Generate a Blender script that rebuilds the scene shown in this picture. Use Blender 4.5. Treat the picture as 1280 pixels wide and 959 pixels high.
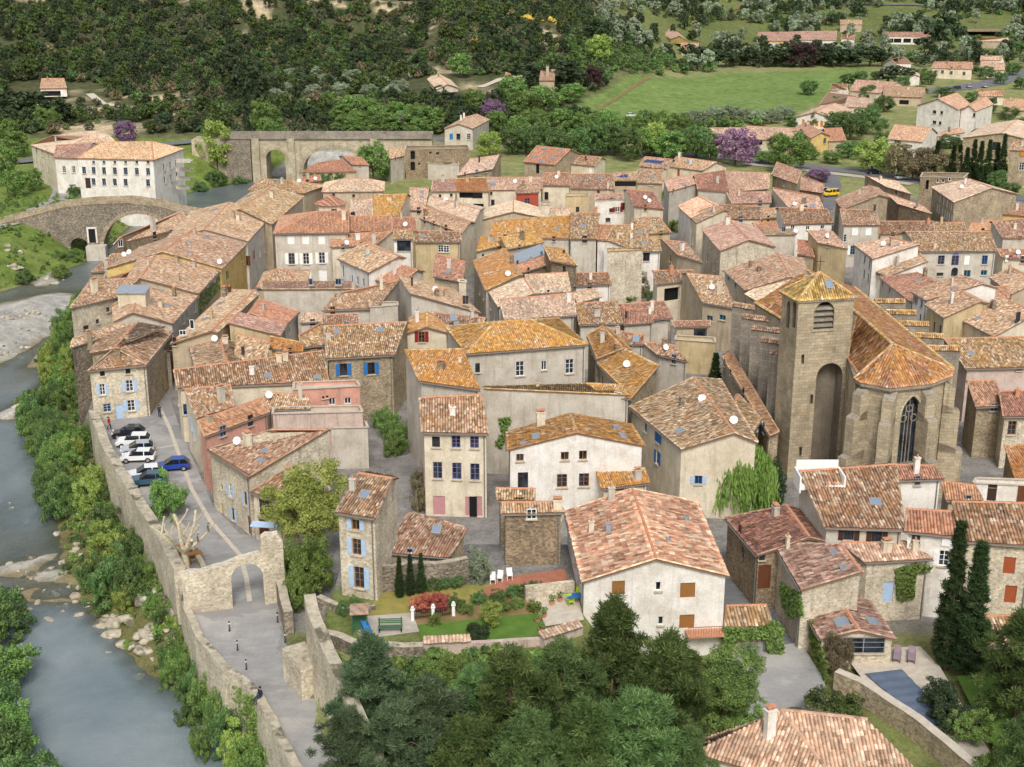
import bpy, bmesh, math, random
import numpy as np
from mathutils import Vector

# ------------------------------------------------------------------ scene, camera, sky, sun
for o in list(bpy.data.objects):
    bpy.data.objects.remove(o)
SC = bpy.context.scene
COL = SC.collection
rad = math.radians
random.seed(11)
RNG = np.random.default_rng(5)

F, CX, CY, PITCH, CAMZ = 1650.0, 640.0, 479.5, rad(17.8), 57.0
cam = bpy.data.cameras.new("camera")
cam.sensor_width = 36.0
cam.lens = F / 1280.0 * 36.0
cam.clip_start = 1.0
cam.clip_end = 6000.0
camo = bpy.data.objects.new("camera", cam)
camo.location = (0, 0, CAMZ)
camo.rotation_euler = (math.pi / 2 - PITCH, 0, 0)
COL.objects.link(camo)
SC.camera = camo

SUN_EL, SUN_AZ = rad(48), rad(176)         # azimuth clockwise from +Y (the view direction)
world = bpy.data.worlds.new("World")
SC.world = world
world.use_nodes = True
wt = world.node_tree
wt.nodes.clear()
wo = wt.nodes.new("ShaderNodeOutputWorld")
wb = wt.nodes.new("ShaderNodeBackground")
ws = wt.nodes.new("ShaderNodeTexSky")
ws.sky_type = 'NISHITA'
ws.sun_disc = False
ws.sun_elevation = SUN_EL
ws.sun_rotation = SUN_AZ
ws.air_density = 1.2
ws.dust_density = 4.0
ws.ozone_density = 0.6
wh = wt.nodes.new("ShaderNodeHueSaturation")
wh.inputs['Saturation'].default_value = 0.55
wt.links.new(ws.outputs[0], wh.inputs['Color'])
wt.links.new(wh.outputs[0], wb.inputs[0])
wb.inputs[1].default_value = 0.125
wt.links.new(wb.outputs[0], wo.inputs[0])

sl = bpy.data.lights.new("sun", 'SUN')
sl.energy = 1.5
sl.angle = rad(18)
sl.color = (1.0, 0.985, 0.96)
slo = bpy.data.objects.new("sun", sl)
sd = Vector((math.sin(SUN_AZ) * math.cos(SUN_EL), math.cos(SUN_AZ) * math.cos(SUN_EL), math.sin(SUN_EL)))
slo.rotation_euler = (-sd).to_track_quat('-Z', 'Y').to_euler()
slo.location = (60, 20, 120)
COL.objects.link(slo)

SC.view_settings.view_transform = 'Standard'
SC.view_settings.look = 'None'
SC.view_settings.gamma = 1.0
SC.view_settings.exposure = 0.38
SC.view_settings.use_curve_mapping = False
SC.cycles.max_bounces = 5
SC.cycles.diffuse_bounces = 3
SC.cycles.glossy_bounces = 2
SC.cycles.transmission_bounces = 2
SC.cycles.transparent_max_bounces = 4
SC.cycles.caustics_reflective = False
SC.cycles.caustics_refractive = False

# ------------------------------------------------------------------ pixels -> places
cP, sP = math.cos(PITCH), math.sin(PITCH)
CAM = Vector((0, 0, CAMZ))
def ray(px, py):
    x, y = (px - CX) / F, (py - CY) / F
    return Vector((x, cP - y * sP, -sP - y * cP))
def P(px, py, z=0.0):
    d = ray(px, py)
    return CAM + d * ((z - CAMZ) / d.z)
def scale_at(p):                     # pixels (of 1280) per metre at a place
    return F / ((p[1]) * cP - (p[2] - CAMZ) * sP)
def pix(p):
    dx, dy, dz = p[0], p[1], p[2] - CAMZ
    dep = dy * cP - dz * sP
    return CX + F * dx / dep, CY - F * (dy * sP + dz * cP) / dep

def sstep(a, b, x):
    t = np.clip((x - a) / (b - a), 0, 1)
    return t * t * (3 - 2 * t)
ZW = -6.6                             # water level
def curve_x(pts):
    pts = sorted([(p.y, p.x) for p in pts])
    ys, xs = [a for a, b in pts], [b for a, b in pts]
    return lambda Y: np.interp(Y, ys, xs)
QUAY = [P(*a) for a in ((392, 1010, 0), (366, 959, 0), (322, 872, 0), (283, 843, 0), (251, 806, 0), (234, 768, 0), (224, 726, 0),
        (205, 690, 0), (178, 648, 0), (138, 582, 0), (120, 528, 0), (110, 505, 0))]
QUAY += [P(93, 446, 6.5), P(90, 392, 6.5), P(117, 342, 6.5), P(142, 303, 6.5), P(222, 262, 4), P(300, 240, 2), P(420, 205, 2), P(520, 190, 4)]
rbank = curve_x(QUAY)
RAMP = [P(385, 733, 8), P(412, 905, 0), P(431, 932, 0), P(454, 985, 0), P(475, 1030, 0)]
RAMP[0].x = -16.6
rampart_x = curve_x(RAMP + [Vector((-16.6, 118, 0))])
LB = [P(75, 1010, ZW), P(60, 959, ZW), P(34, 890, ZW), P(20, 830, ZW), P(-12, 785, ZW), P(-80, 700, ZW), P(-150, 560, ZW), P(-120, 420, ZW),
      P(-40, 380, ZW), P(30, 358, ZW), P(108, 330, ZW), P(150, 300, ZW), P(200, 250, ZW), P(360, 215, ZW), P(460, 196, ZW)]
lbank = curve_x(LB)
BARS = [(5, 420, 60, 50, 2.0), (45, 395, 34, 26, 1.8), (-60, 430, 60, 60, 2.0), (36, 508, 26, 15, 1.4), (5, 520, 30, 8, .9), (62, 440, 12, 36, 1.2), (60, 350, 16, 9, 1.2),
        (25, 745, 34, 12, .65), (75, 752, 40, 9, .75), (60, 722, 70, 10, .5), (130, 765, 26, 8, .8), (188, 790, 26, 22, 1.8), (205, 815, 20, 26, 1.6), (10, 712, 30, 10, .6), (120, 712, 28, 12, .45),
        (8, 640, 12, 30, .6), (50, 700, 18, 8, .6)]
BW = []
for (bx_, by_, rx_, ry_, hh) in BARS:
    c = P(bx_, by_, ZW)
    s_ = scale_at(c)
    yy = abs((P(bx_, by_ - ry_, ZW) - P(bx_, by_ + ry_, ZW)).y) / 2
    BW.append((c.x, c.y, rx_ / s_, yy, hh))
def vnoise(X, Y, sc, seed=0):
    x, y = np.asarray(X, float) / sc + seed * 17.3, np.asarray(Y, float) / sc + seed * 5.1
    xi, yi = np.floor(x), np.floor(y)
    fx, fy = x - xi, y - yi
    fx, fy = fx * fx * (3 - 2 * fx), fy * fy * (3 - 2 * fy)
    h = lambda a, b: np.modf(np.abs(np.sin(a * 127.1 + b * 311.7 + seed * 7.7) * 43758.5453))[0]
    return (h(xi, yi) * (1 - fx) + h(xi + 1, yi) * fx) * (1 - fy) + (h(xi, yi + 1) * (1 - fx) + h(xi + 1, yi + 1) * fx) * fy
def fbm(X, Y, sc, seed=0, o=4):
    r, a, t = 0, 1.0, 0
    for i in range(o):
        r = r + a * vnoise(X, Y, sc / 2 ** i, seed + i); t += a; a *= .5
    return r / t
def hgt(X, Y):
    X, Y = np.asarray(X, float), np.asarray(Y, float)
    ang = X / np.maximum(Y, 1)
    hill = 1 - sstep(.02, .15, ang)
    z = .03 * np.maximum(0, Y - 335)
    z = z + hill * .095 * np.maximum(0, Y - 425)
    z = z + (1 - hill) * .10 * np.maximum(0, Y - 800)
    rough = sstep(430, 560, Y) * hill
    z = z + rough * (fbm(X, Y, 130, 3) - .5) * 34 + rough * (fbm(X, Y, 30, 9) - .5) * 6
    ram = rampart_x(Y)
    gard = sstep(ram - .1, ram + .6, X) * (1 - sstep(115, 117, Y)) * (1 - sstep(6.0, 7.5, X))
    fr = sstep(94.5, 93.2, Y)
    z = z + gard * (4.45 * (1 - fr) + fr * 3.2) + fr * sstep(6, 7.5, X) * 3.2 * (1 - sstep(9, 21, X))
    # river valley
    rb, lb = rbank(Y), lbank(Y)
    inr = sstep(rb + 1.9, rb - .1, X)
    west = sstep(lb + 2, lb - 16, X)
    fade = 1 - sstep(400, 440, Y)
    bed = ZW - .6 - .3 * fbm(X, Y, 9, 4) - .7 * sstep(132, 112, Y)
    rap = sstep(110, 116, Y) * (1 - sstep(134, 150, Y))
    bed = bed + rap * (.42 + .4 * (fbm(X, Y, 4, 31) - .5))
    # bank strip under the quay wall, with soil and boulders
    strip = sstep(10, 1, rb - X) * 2.6 * sstep(95, 120, Y) * (1 - sstep(225, 245, Y))
    bed = bed + strip
    for (bx_, by_, rx_, ry_, hh) in BW:
        d = ((X - bx_) / rx_) ** 2 + ((Y - by_) / ry_) ** 2
        bed = bed + hh * np.exp(-d * 1.3) * (.75 + .5 * fbm(X, Y, 3.5, 8))
    z2 = z * (1 - inr) + bed * inr
    ap_ = np.exp(-((X + 108) / 17) ** 2 - ((Y - 300) / 17) ** 2) * 2.6
    z2 = z2 * (1 - west) + (z + .2 + ap_ + 1.5 * (fbm(X, Y, 30, 2) - .5)) * west
    return z2 * fade + z * (1 - fade)
import bisect
GXS = np.concatenate([np.arange(-1500, -420, 60), np.arange(-420, -150, 6), np.arange(-150, -30, 1.6), np.arange(-30, -6, .8), np.arange(-6, 150, 3), np.arange(150, 420, 6), np.arange(420, 1501, 60)])
GYS = np.concatenate([np.arange(40, 300, 2), np.arange(300, 460, 3), np.arange(460, 840, 5), np.arange(840, 2600, 40)])
GX, GY = np.meshgrid(GXS, GYS)
GZ = hgt(GX, GY)
_zl, _xl, _yl = GZ.tolist(), GXS.tolist(), GYS.tolist()
def hz(x, y):                          # height of the ground sheet, bilinear
    i = min(max(bisect.bisect_right(_xl, x) - 1, 0), len(_xl) - 2); j = min(max(bisect.bisect_right(_yl, y) - 1, 0), len(_yl) - 2)
    a = min(max((x - _xl[i]) / (_xl[i + 1] - _xl[i]), 0), 1); b = min(max((y - _yl[j]) / (_yl[j + 1] - _yl[j]), 0), 1)
    return (_zl[j][i] * (1 - a) + _zl[j][i + 1] * a) * (1 - b) + (_zl[j + 1][i] * (1 - a) + _zl[j + 1][i + 1] * a) * b
def PT(px, py):
    d = ray(px, py)
    t, st = 60.0, 4.0
    while t < 3000:
        q = CAM + d * t
        if q.z < hz(q.x, q.y):
            lo, hi = t - st, t
            for _ in range(14):
                m = (lo + hi) / 2
                q = CAM + d * m
                if q.z < hz(q.x, q.y): hi = m
                else: lo = m
            q = CAM + d * hi
            return Vector((q.x, q.y, hz(q.x, q.y)))
        t += st * (1 if t < 500 else 2); st = 4.0 if t < 500 else 8.0
    return CAM + d * 900

# ------------------------------------------------------------------ mesh helpers
def mesh_fast(name, V, Fq, mats=(), uv=None, tint=None, smooth=False, mi=None):
    me = bpy.data.meshes.new(name)
    V = np.asarray(V, np.float32).reshape(-1, 3)
    Fq = np.asarray(Fq, np.int32)
    k = Fq.shape[1]
    me.vertices.add(len(V)); me.vertices.foreach_set('co', V.ravel())
    me.loops.add(Fq.size); me.loops.foreach_set('vertex_index', Fq.ravel())
    me.polygons.add(len(Fq))
    me.polygons.foreach_set('loop_start', np.arange(0, Fq.size, k, dtype=np.int32))
    if smooth: me.polygons.foreach_set('use_smooth', np.ones(len(Fq), bool))
    if mi is not None: me.polygons.foreach_set('material_index', np.asarray(mi, np.int32))
    me.update(calc_edges=True)
    if uv is not None:
        l = me.uv_layers.new(name='UVMap')
        l.data.foreach_set('uv', np.asarray(uv, np.float32)[Fq.ravel()].ravel())
    if tint is not None:
        a = me.attributes.new('tint', 'FLOAT', 'POINT')
        a.data.foreach_set('value', np.asarray(tint, np.float32))
    for m in mats: me.materials.append(m)
    return me
def link(name, me, parent=None, loc=None, rz=None, m=None):
    o = bpy.data.objects.new(name, me)
    if m is not None and me is not None and len(me.materials) == 0: me.materials.append(m)
    COL.objects.link(o)
    if parent is not None: o.parent = parent
    if loc is not None: o.location = loc
    if rz is not None: o.rotation_euler = (0, 0, rz)
    return o
def tag(o, label=None, cat=None, group=None, kind=None):
    if label: o['label'] = label
    if cat: o['category'] = cat
    if group: o['group'] = group
    if kind: o['kind'] = kind
    return o
def thing(name, label, cat, loc=(0, 0, 0), rz=0, group=None):
    o = link(name, None, loc=loc, rz=rz)
    return tag(o, label, cat, group)
class MB:
    """collects polygons with uv and builds one mesh"""
    def __init__(s): s.v, s.f, s.uv, s.mi = [], [], [], []
    def poly(s, pts, uv=None, mi=0):
        n = len(s.v)
        s.v += [tuple(p) for p in pts]; s.f.append(list(range(n, n + len(pts)))); s.mi.append(mi)
        s.uv.append(uv if uv else [(p[0] + p[1], p[2]) for p in pts])
    def box(s, a, b, mi=0, top=None):
        (x0, y0, z0), (x1, y1, z1) = a, b
        t = top if top else (0, 0)
        q = [(x0, y0, z0), (x1, y0, z0), (x1, y1, z0), (x0, y1, z0), (x0 + t[0], y0 + t[1], z1), (x1 - t[0], y0 + t[1], z1), (x1 - t[0], y1 - t[1], z1), (x0 + t[0], y1 - t[1], z1)]
        for f in ((0, 3, 2, 1), (4, 5, 6, 7), (0, 1, 5, 4), (1, 2, 6, 5), (2, 3, 7, 6), (3, 0, 4, 7)):
            s.poly([q[i] for i in f], mi=mi)
    def obox(s, o, ax, ay, az, mi=0):
        o, ax, ay, az = Vector(o), Vector(ax), Vector(ay), Vector(az)
        q = [o, o + ax, o + ax + ay, o + ay]
        q += [p + az for p in q]
        for f in ((0, 3, 2, 1), (4, 5, 6, 7), (0, 1, 5, 4), (1, 2, 6, 5), (2, 3, 7, 6), (3, 0, 4, 7)):
            s.poly([q[i] for i in f], mi=mi)
    def tube(s, pts, rs, n=7, mi=0, cap=True):
        pts = [Vector(p) for p in pts]
        rings = []
        for i, p in enumerate(pts):
            d = (pts[min(i + 1, len(pts) - 1)] - pts[max(i - 1, 0)]).normalized()
            a = d.orthogonal().normalized() if abs(d.z) > .95 else d.cross(Vector((0, 0, 1))).normalized()
            b = d.cross(a).normalized()
            rings.append([p + (a * math.cos(2 * math.pi * k / n) + b * math.sin(2 * math.pi * k / n)) * rs[i] for k in range(n)])
        for i in range(len(rings) - 1):
            for k in range(n):
                k2 = (k + 1) % n
                s.poly([rings[i][k], rings[i][k2], rings[i + 1][k2], rings[i + 1][k]], mi=mi)
        if cap:
            s.poly(rings[-1], mi=mi); s.poly(rings[0][::-1], mi=mi)
    def lathe(s, c, prof, n=12, mi=0):
        for i in range(len(prof) - 1):
            (r0, z0), (r1, z1) = prof[i], prof[i + 1]
            for k in range(n):
                a0, a1 = 2 * math.pi * k / n, 2 * math.pi * (k + 1) / n
                q = [(c[0] + r0 * math.cos(a0), c[1] + r0 * math.sin(a0), c[2] + z0), (c[0] + r0 * math.cos(a1), c[1] + r0 * math.sin(a1), c[2] + z0),
                     (c[0] + r1 * math.cos(a1), c[1] + r1 * math.sin(a1), c[2] + z1), (c[0] + r1 * math.cos(a0), c[1] + r1 * math.sin(a0), c[2] + z1)]
                s.poly(q, mi=mi)
    def mesh(s, name, mats, smooth=False):
        me = bpy.data.meshes.new(name)
        me.from_pydata(s.v, [], s.f)
        l = me.uv_layers.new(name='UVMap')
        l.data.foreach_set('uv', np.array([c for u in s.uv for c in u], np.float32).ravel())
        me.polygons.foreach_set('material_index', np.array(s.mi, np.int32))
        if smooth: me.polygons.foreach_set('use_smooth', np.ones(len(s.f), bool))
        for m in (mats if isinstance(mats, (list, tuple)) else [mats]): me.materials.append(m)
        me.update()
        return me
    def build(s, name, mats, parent=None, smooth=False, weld=False):
        me = s.mesh(name, mats, smooth)
        if weld:
            bm = bmesh.new(); bm.from_mesh(me)
            bmesh.ops.remove_doubles(bm, verts=bm.verts, dist=.001); bm.to_mesh(me); bm.free()
        return link(name, me, parent)

# ------------------------------------------------------------------ materials
def srgb(r, g, b):
    f = lambda c: (c / 255 / 12.92) if c / 255 <= .04045 else ((c / 255 + .055) / 1.055) ** 2.4
    return (f(r), f(g), f(b), 1)
class NT:
    def __init__(s, name):
        s.m = bpy.data.materials.new(name); s.m.use_nodes = True
        s.t = s.m.node_tree; s.t.nodes.clear()
        s.out = s.n('ShaderNodeOutputMaterial'); s.b = s.n('ShaderNodeBsdfPrincipled')
        s.l(s.b.outputs[0], s.out.inputs[0])
    def n(s, t, **k):
        x = s.t.nodes.new(t)
        for a, v in k.items(): setattr(x, a, v)
        return x
    def l(s, a, b): s.t.links.new(a, b)
    def set(s, node, **k):
        for a, v in k.items():
            i = node.inputs[a.replace('_', ' ')]
            if hasattr(v, 'links') or hasattr(v, 'is_linked'): s.l(v, i)
            else: i.default_value = v
        return node
    def math(s, op, a, b=None, c=None):
        x = s.n('ShaderNodeMath', operation=op)
        for i, v in enumerate((a, b, c)):
            if v is None: continue
            if hasattr(v, 'is_linked'): s.l(v, x.inputs[i])
            else: x.inputs[i].default_value = v
        return x.outputs[0]
    def noise(s, vec, scale, detail=3, rough=.55, dim='3D'):
        x = s.n('ShaderNodeTexNoise', noise_dimensions=dim)
        s.set(x, Scale=scale, Detail=detail, Roughness=rough)
        if vec is not None: s.l(vec, x.inputs['Vector'])
        return x.outputs['Fac']
    def ramp(s, fac, stops, interp='LINEAR'):
        x = s.n('ShaderNodeValToRGB'); r = x.color_ramp; r.interpolation = interp
        while len(r.elements) < len(stops): r.elements.new(.5)
        for e, (p, c) in zip(r.elements, stops):
            e.position = p; e.color = c if len(c) == 4 else (*c, 1)
        s.l(fac, x.inputs[0])
        return x.outputs[0]
    def mix(s, fac, a, b, mode='MIX'):
        x = s.n('ShaderNodeMix', data_type='RGBA', blend_type=mode)
        for i, v in ((0, fac), (6, a), (7, b)):
            if hasattr(v, 'is_linked'): s.l(v, x.inputs[i])
            else: x.inputs[i].default_value = v if i == 0 or len(v) == 4 else (*v, 1)
        return x.outputs[2]
    def bump(s, h, strength=.4, dist=.05):
        x = s.n('ShaderNodeBump'); s.set(x, Strength=strength, Distance=dist); s.l(h, x.inputs['Height'])
        s.l(x.outputs[0], s.b.inputs['Normal'])
    def fin(s, col, rough=.9, spec=.25):
        if hasattr(col, 'is_linked'): s.l(col, s.b.inputs['Base Color'])
        else: s.b.inputs['Base Color'].default_value = col if len(col) == 4 else (*col, 1)
        if hasattr(rough, 'is_linked'): s.l(rough, s.b.inputs['Roughness'])
        else: s.b.inputs['Roughness'].default_value = rough
        s.b.inputs['Specular IOR Level'].default_value = spec
        return s.m
    def pos(s): return s.n('ShaderNodeNewGeometry').outputs['Position']
    def uv(s): return s.n('ShaderNodeUVMap').outputs[0]
    def orand(s): return s.n('ShaderNodeObjectInfo').outputs['Random']
    def attr(s, name='tint'): return s.n('ShaderNodeAttribute', attribute_name=name).outputs['Fac']
    def vmul(s, v, xyz):
        x = s.n('ShaderNodeVectorMath', operation='MULTIPLY'); s.l(v, x.inputs[0]); x.inputs[1].default_value = xyz
        return x.outputs[0]
M = {}
def plain(name, col, rough=.6, spec=.3, metal=0, vary=.12, sc=2.0):
    t = NT(name)
    f = t.noise(t.pos(), sc, 3)
    g = t.ramp(f, [(.3, (1 - vary,) * 3), (.7, (1 + vary * .6,) * 3)])
    t.b.inputs['Metallic'].default_value = metal
    M[name] = t.fin(t.mix(1, col, g, 'MULTIPLY'), rough, spec)
    return M[name]
def tile_mat(name, cols, lichen=.25, lcol=srgb(176, 118, 40), grey=.25, val=.64, ch=.7):
    t = NT(name)
    sp = t.n('ShaderNodeSeparateXYZ'); t.l(t.uv(), sp.inputs[0])
    cb = t.n('ShaderNodeCombineXYZ')
    orn = t.math('MULTIPLY', t.orand(), 91.0)
    t.l(t.math('ADD', t.math('FLOOR', sp.outputs[0]), orn), cb.inputs[0]); t.l(t.math('FLOOR', sp.outputs[1]), cb.inputs[1])
    wn = t.n('ShaderNodeTexWhiteNoise', noise_dimensions='3D'); t.l(cb.outputs[0], wn.inputs['Vector'])
    n = len(cols)
    c = t.ramp(wn.outputs['Value'], [(i / n, k) for i, k in enumerate(cols)], 'CONSTANT')
    p = t.pos()
    big = t.noise(p, .22, 4)
    c = t.mix(1, c, t.ramp(big, [(.3, (.7,) * 3), (.5, (.94,) * 3), (.72, (1.1,) * 3)]), 'MULTIPLY')
    fine = t.noise(p, 9, 3, .7)
    c = t.mix(1, c, t.ramp(fine, [(.3, (.8,) * 3), (.62, (1.1,) * 3)]), 'MULTIPLY')
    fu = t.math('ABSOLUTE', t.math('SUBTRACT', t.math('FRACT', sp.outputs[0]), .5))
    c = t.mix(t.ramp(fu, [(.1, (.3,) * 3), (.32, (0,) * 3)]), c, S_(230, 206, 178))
    c = t.mix(t.ramp(fu, [(.33, (0,) * 3), (.46, (ch,) * 3)]), c, S_(112, 78, 60))  # darker channel tone, deepened in colour to stand in for shade between columns
    gm = t.math('MULTIPLY', t.ramp(t.noise(p, 1.3, 4, .65), [(.5, (0,) * 3), (.68, (1,) * 3)]), grey)
    c = t.mix(gm, c, srgb(118, 104, 90))
    pg = t.math('MULTIPLY', t.ramp(t.noise(p, 2.2, 4, .7), [(.56, (0,) * 3), (.66, (1,) * 3)]), .55)
    c = t.mix(pg, c, srgb(206, 186, 158))
    lm = t.math('MULTIPLY', t.ramp(t.noise(p, .42, 5, .7), [(.62 - lichen * .45, (0,) * 3), (.74 - lichen * .3, (1,) * 3)]),
                t.ramp(t.noise(p, 6, 3, .7), [(.36, (.15,) * 3), (.54, (1,) * 3)]))
    c = t.mix(t.math('MULTIPLY', lm, min(1, .45 + lichen)), c, lcol)
    sc3 = t.n('ShaderNodeSeparateColor'); t.l(wn.outputs['Color'], sc3.inputs[0])
    br = t.math('MULTIPLY', t.math('ADD', val, t.math('MULTIPLY', t.orand(), .26)), t.math('ADD', .72, t.math('MULTIPLY', sc3.outputs[1], .55)))
    hv = t.n('ShaderNodeHueSaturation'); t.l(br, hv.inputs['Value']); t.l(c, hv.inputs['Color']); hv.inputs['Saturation'].default_value = .92; t.l(t.math('ADD', .494, t.math('MULTIPLY', t.orand(), .022)), hv.inputs['Hue'])
    t.bump(fine, .3, .02)
    M[name] = t.fin(hv.outputs[0], .92, .15)
S_ = srgb
def TM(name, cols, *a, **k): tile_mat(name, [S_(*c) for c in cols], *a, **k)
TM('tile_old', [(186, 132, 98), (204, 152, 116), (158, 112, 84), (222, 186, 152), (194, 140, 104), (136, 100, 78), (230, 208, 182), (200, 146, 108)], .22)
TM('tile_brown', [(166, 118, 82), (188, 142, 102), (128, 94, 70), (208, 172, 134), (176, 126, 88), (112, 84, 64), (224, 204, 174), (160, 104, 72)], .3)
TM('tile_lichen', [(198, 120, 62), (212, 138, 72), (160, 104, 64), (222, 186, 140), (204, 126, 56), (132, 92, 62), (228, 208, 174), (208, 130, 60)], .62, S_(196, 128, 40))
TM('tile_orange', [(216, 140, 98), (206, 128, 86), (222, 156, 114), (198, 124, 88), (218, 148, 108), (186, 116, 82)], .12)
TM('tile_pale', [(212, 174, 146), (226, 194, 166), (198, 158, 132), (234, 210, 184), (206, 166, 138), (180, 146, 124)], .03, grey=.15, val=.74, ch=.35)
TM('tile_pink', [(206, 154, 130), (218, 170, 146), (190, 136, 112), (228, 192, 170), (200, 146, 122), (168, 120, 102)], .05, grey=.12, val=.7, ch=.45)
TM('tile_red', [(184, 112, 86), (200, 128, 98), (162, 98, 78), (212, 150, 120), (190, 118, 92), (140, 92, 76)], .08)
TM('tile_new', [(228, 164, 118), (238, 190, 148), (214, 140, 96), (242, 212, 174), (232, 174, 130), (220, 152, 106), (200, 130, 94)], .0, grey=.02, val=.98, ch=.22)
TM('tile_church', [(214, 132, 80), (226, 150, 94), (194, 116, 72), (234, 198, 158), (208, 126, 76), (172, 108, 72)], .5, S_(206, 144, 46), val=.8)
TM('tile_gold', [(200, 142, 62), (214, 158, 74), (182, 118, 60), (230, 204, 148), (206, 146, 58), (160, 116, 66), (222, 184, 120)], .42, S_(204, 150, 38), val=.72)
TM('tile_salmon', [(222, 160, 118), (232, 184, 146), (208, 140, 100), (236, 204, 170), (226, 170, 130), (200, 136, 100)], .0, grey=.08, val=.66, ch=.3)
S_ = srgb

def plaster(name, col, stain=.35, col2=None):
    t = NT(name)
    p = t.pos()
    col = col if len(col) == 4 else (*col, 1)
    col2 = col2 or tuple(min(1, c * 1.0) * k for c, k in zip(col[:3], (.78, .75, .70)))
    c = t.mix(t.ramp(t.noise(p, .55, 4, .65), [(.38, (0,) * 3), (.66, (1,) * 3)]), col, col2)
    st = t.noise(t.vmul(p, (2.2, 2.2, .22)), 1.0, 4, .65)
    c = t.mix(t.math('MULTIPLY', t.ramp(st, [(.52, (0,) * 3), (.72, (1,) * 3)]), stain), c, srgb(104, 94, 82))
    f = t.noise(p, 7, 3, .7)
    c = t.mix(1, c, t.ramp(f, [(.3, (.82,) * 3), (.7, (1.08,) * 3)]), 'MULTIPLY')
    pt = t.ramp(t.noise(p, .35, 5, .7), [(.64, (0,) * 3), (.69, (1,) * 3)])
    c = t.mix(t.math('MULTIPLY', pt, stain), c, srgb(150, 132, 110))
    t.bump(f, .25, .03)
    M[name] = t.fin(c, .92, .15)
plaster('pl_white', S_(238, 233, 224), .22)
plaster('pl_cream', S_(226, 214, 190), .3)
plaster('pl_grey', S_(204, 196, 182), .32)
plaster('pl_ochre', S_(206, 186, 146), .4)
plaster('pl_pink', S_(218, 164, 146), .35)
plaster('pl_red', S_(176, 84, 66), .2)
plaster('pl_yellow', S_(226, 196, 130), .2)
plaster('pl_tan', S_(194, 178, 152), .45)
plaster('pl_rose', S_(208, 188, 176), .5)
plaster('concrete', S_(204, 196, 182), .36)

def stone(name, cols, sc=3.8, mortar=S_(176, 160, 134), mw=.06, asp=1.7):
    t = NT(name)
    uv = t.vmul(t.uv(), (sc, sc * asp, 1))
    ds = t.n('ShaderNodeVectorMath', operation='ADD'); t.l(uv, ds.inputs[0])
    nz = t.n('ShaderNodeTexNoise'); t.set(nz, Scale=1.3, Detail=2.0); t.l(uv, nz.inputs['Vector'])
    t.l(t.vmul(nz.outputs['Color'], (.5, .5, 0)), ds.inputs[1])
    v = t.n('ShaderNodeTexVoronoi', voronoi_dimensions='2D', feature='F1'); t.set(v, Scale=1.0); t.l(ds.outputs[0], v.inputs['Vector'])
    e = t.n('ShaderNodeTexVoronoi', voronoi_dimensions='2D', feature='DISTANCE_TO_EDGE'); t.set(e, Scale=1.0); t.l(ds.outputs[0], e.inputs['Vector'])
    sp = t.n('ShaderNodeSeparateColor'); t.l(v.outputs['Color'], sp.inputs[0])
    n = len(cols)
    c = t.ramp(sp.outputs[0], [(i / n, k) for i, k in enumerate(cols)], 'CONSTANT')
    em = t.ramp(e.outputs['Distance'], [(mw * .4, (0,) * 3), (mw * 1.6, (1,) * 3)])
    c = t.mix(em, mortar, c)
    p = t.pos()
    c = t.mix(1, c, t.ramp(t.noise(p, .4, 5, .65), [(.32, (.7,) * 3), (.66, (1.12,) * 3)]), 'MULTIPLY')
    f = t.noise(p, 8, 3, .7)
    c = t.mix(1, c, t.ramp(f, [(.3, (.8,) * 3), (.7, (1.1,) * 3)]), 'MULTIPLY')
    st = t.noise(t.vmul(p, (1.5, 1.5, .2)), 1.0, 4, .65)
    c = t.mix(t.math('MULTIPLY', t.ramp(st, [(.55, (0,) * 3), (.74, (1,) * 3)]), .45), c, srgb(92, 84, 74))
    hh = t.math('ADD', em, t.math('MULTIPLY', f, .5))
    t.bump(hh, .6, .05)
    M[name] = t.fin(c, .93, .15)
stone('stone', [S_(182, 166, 138), S_(160, 144, 120), S_(196, 180, 150), S_(150, 134, 112), S_(174, 154, 122), S_(188, 174, 150)])
stone('stone_brown', [S_(158, 138, 112), S_(138, 120, 98), S_(174, 154, 124), S_(126, 110, 92), S_(150, 128, 98), S_(166, 150, 128)], mortar=S_(162, 146, 122))
stone('stone_light', [S_(220, 208, 184), S_(204, 190, 164), S_(228, 218, 198), S_(192, 176, 150), S_(214, 198, 168)], mortar=S_(222, 212, 192))
stone('stone_grey', [S_(150, 140, 124), S_(124, 114, 102), S_(170, 158, 140), S_(106, 98, 88), S_(140, 128, 110)], mortar=S_(158, 146, 128))
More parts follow.
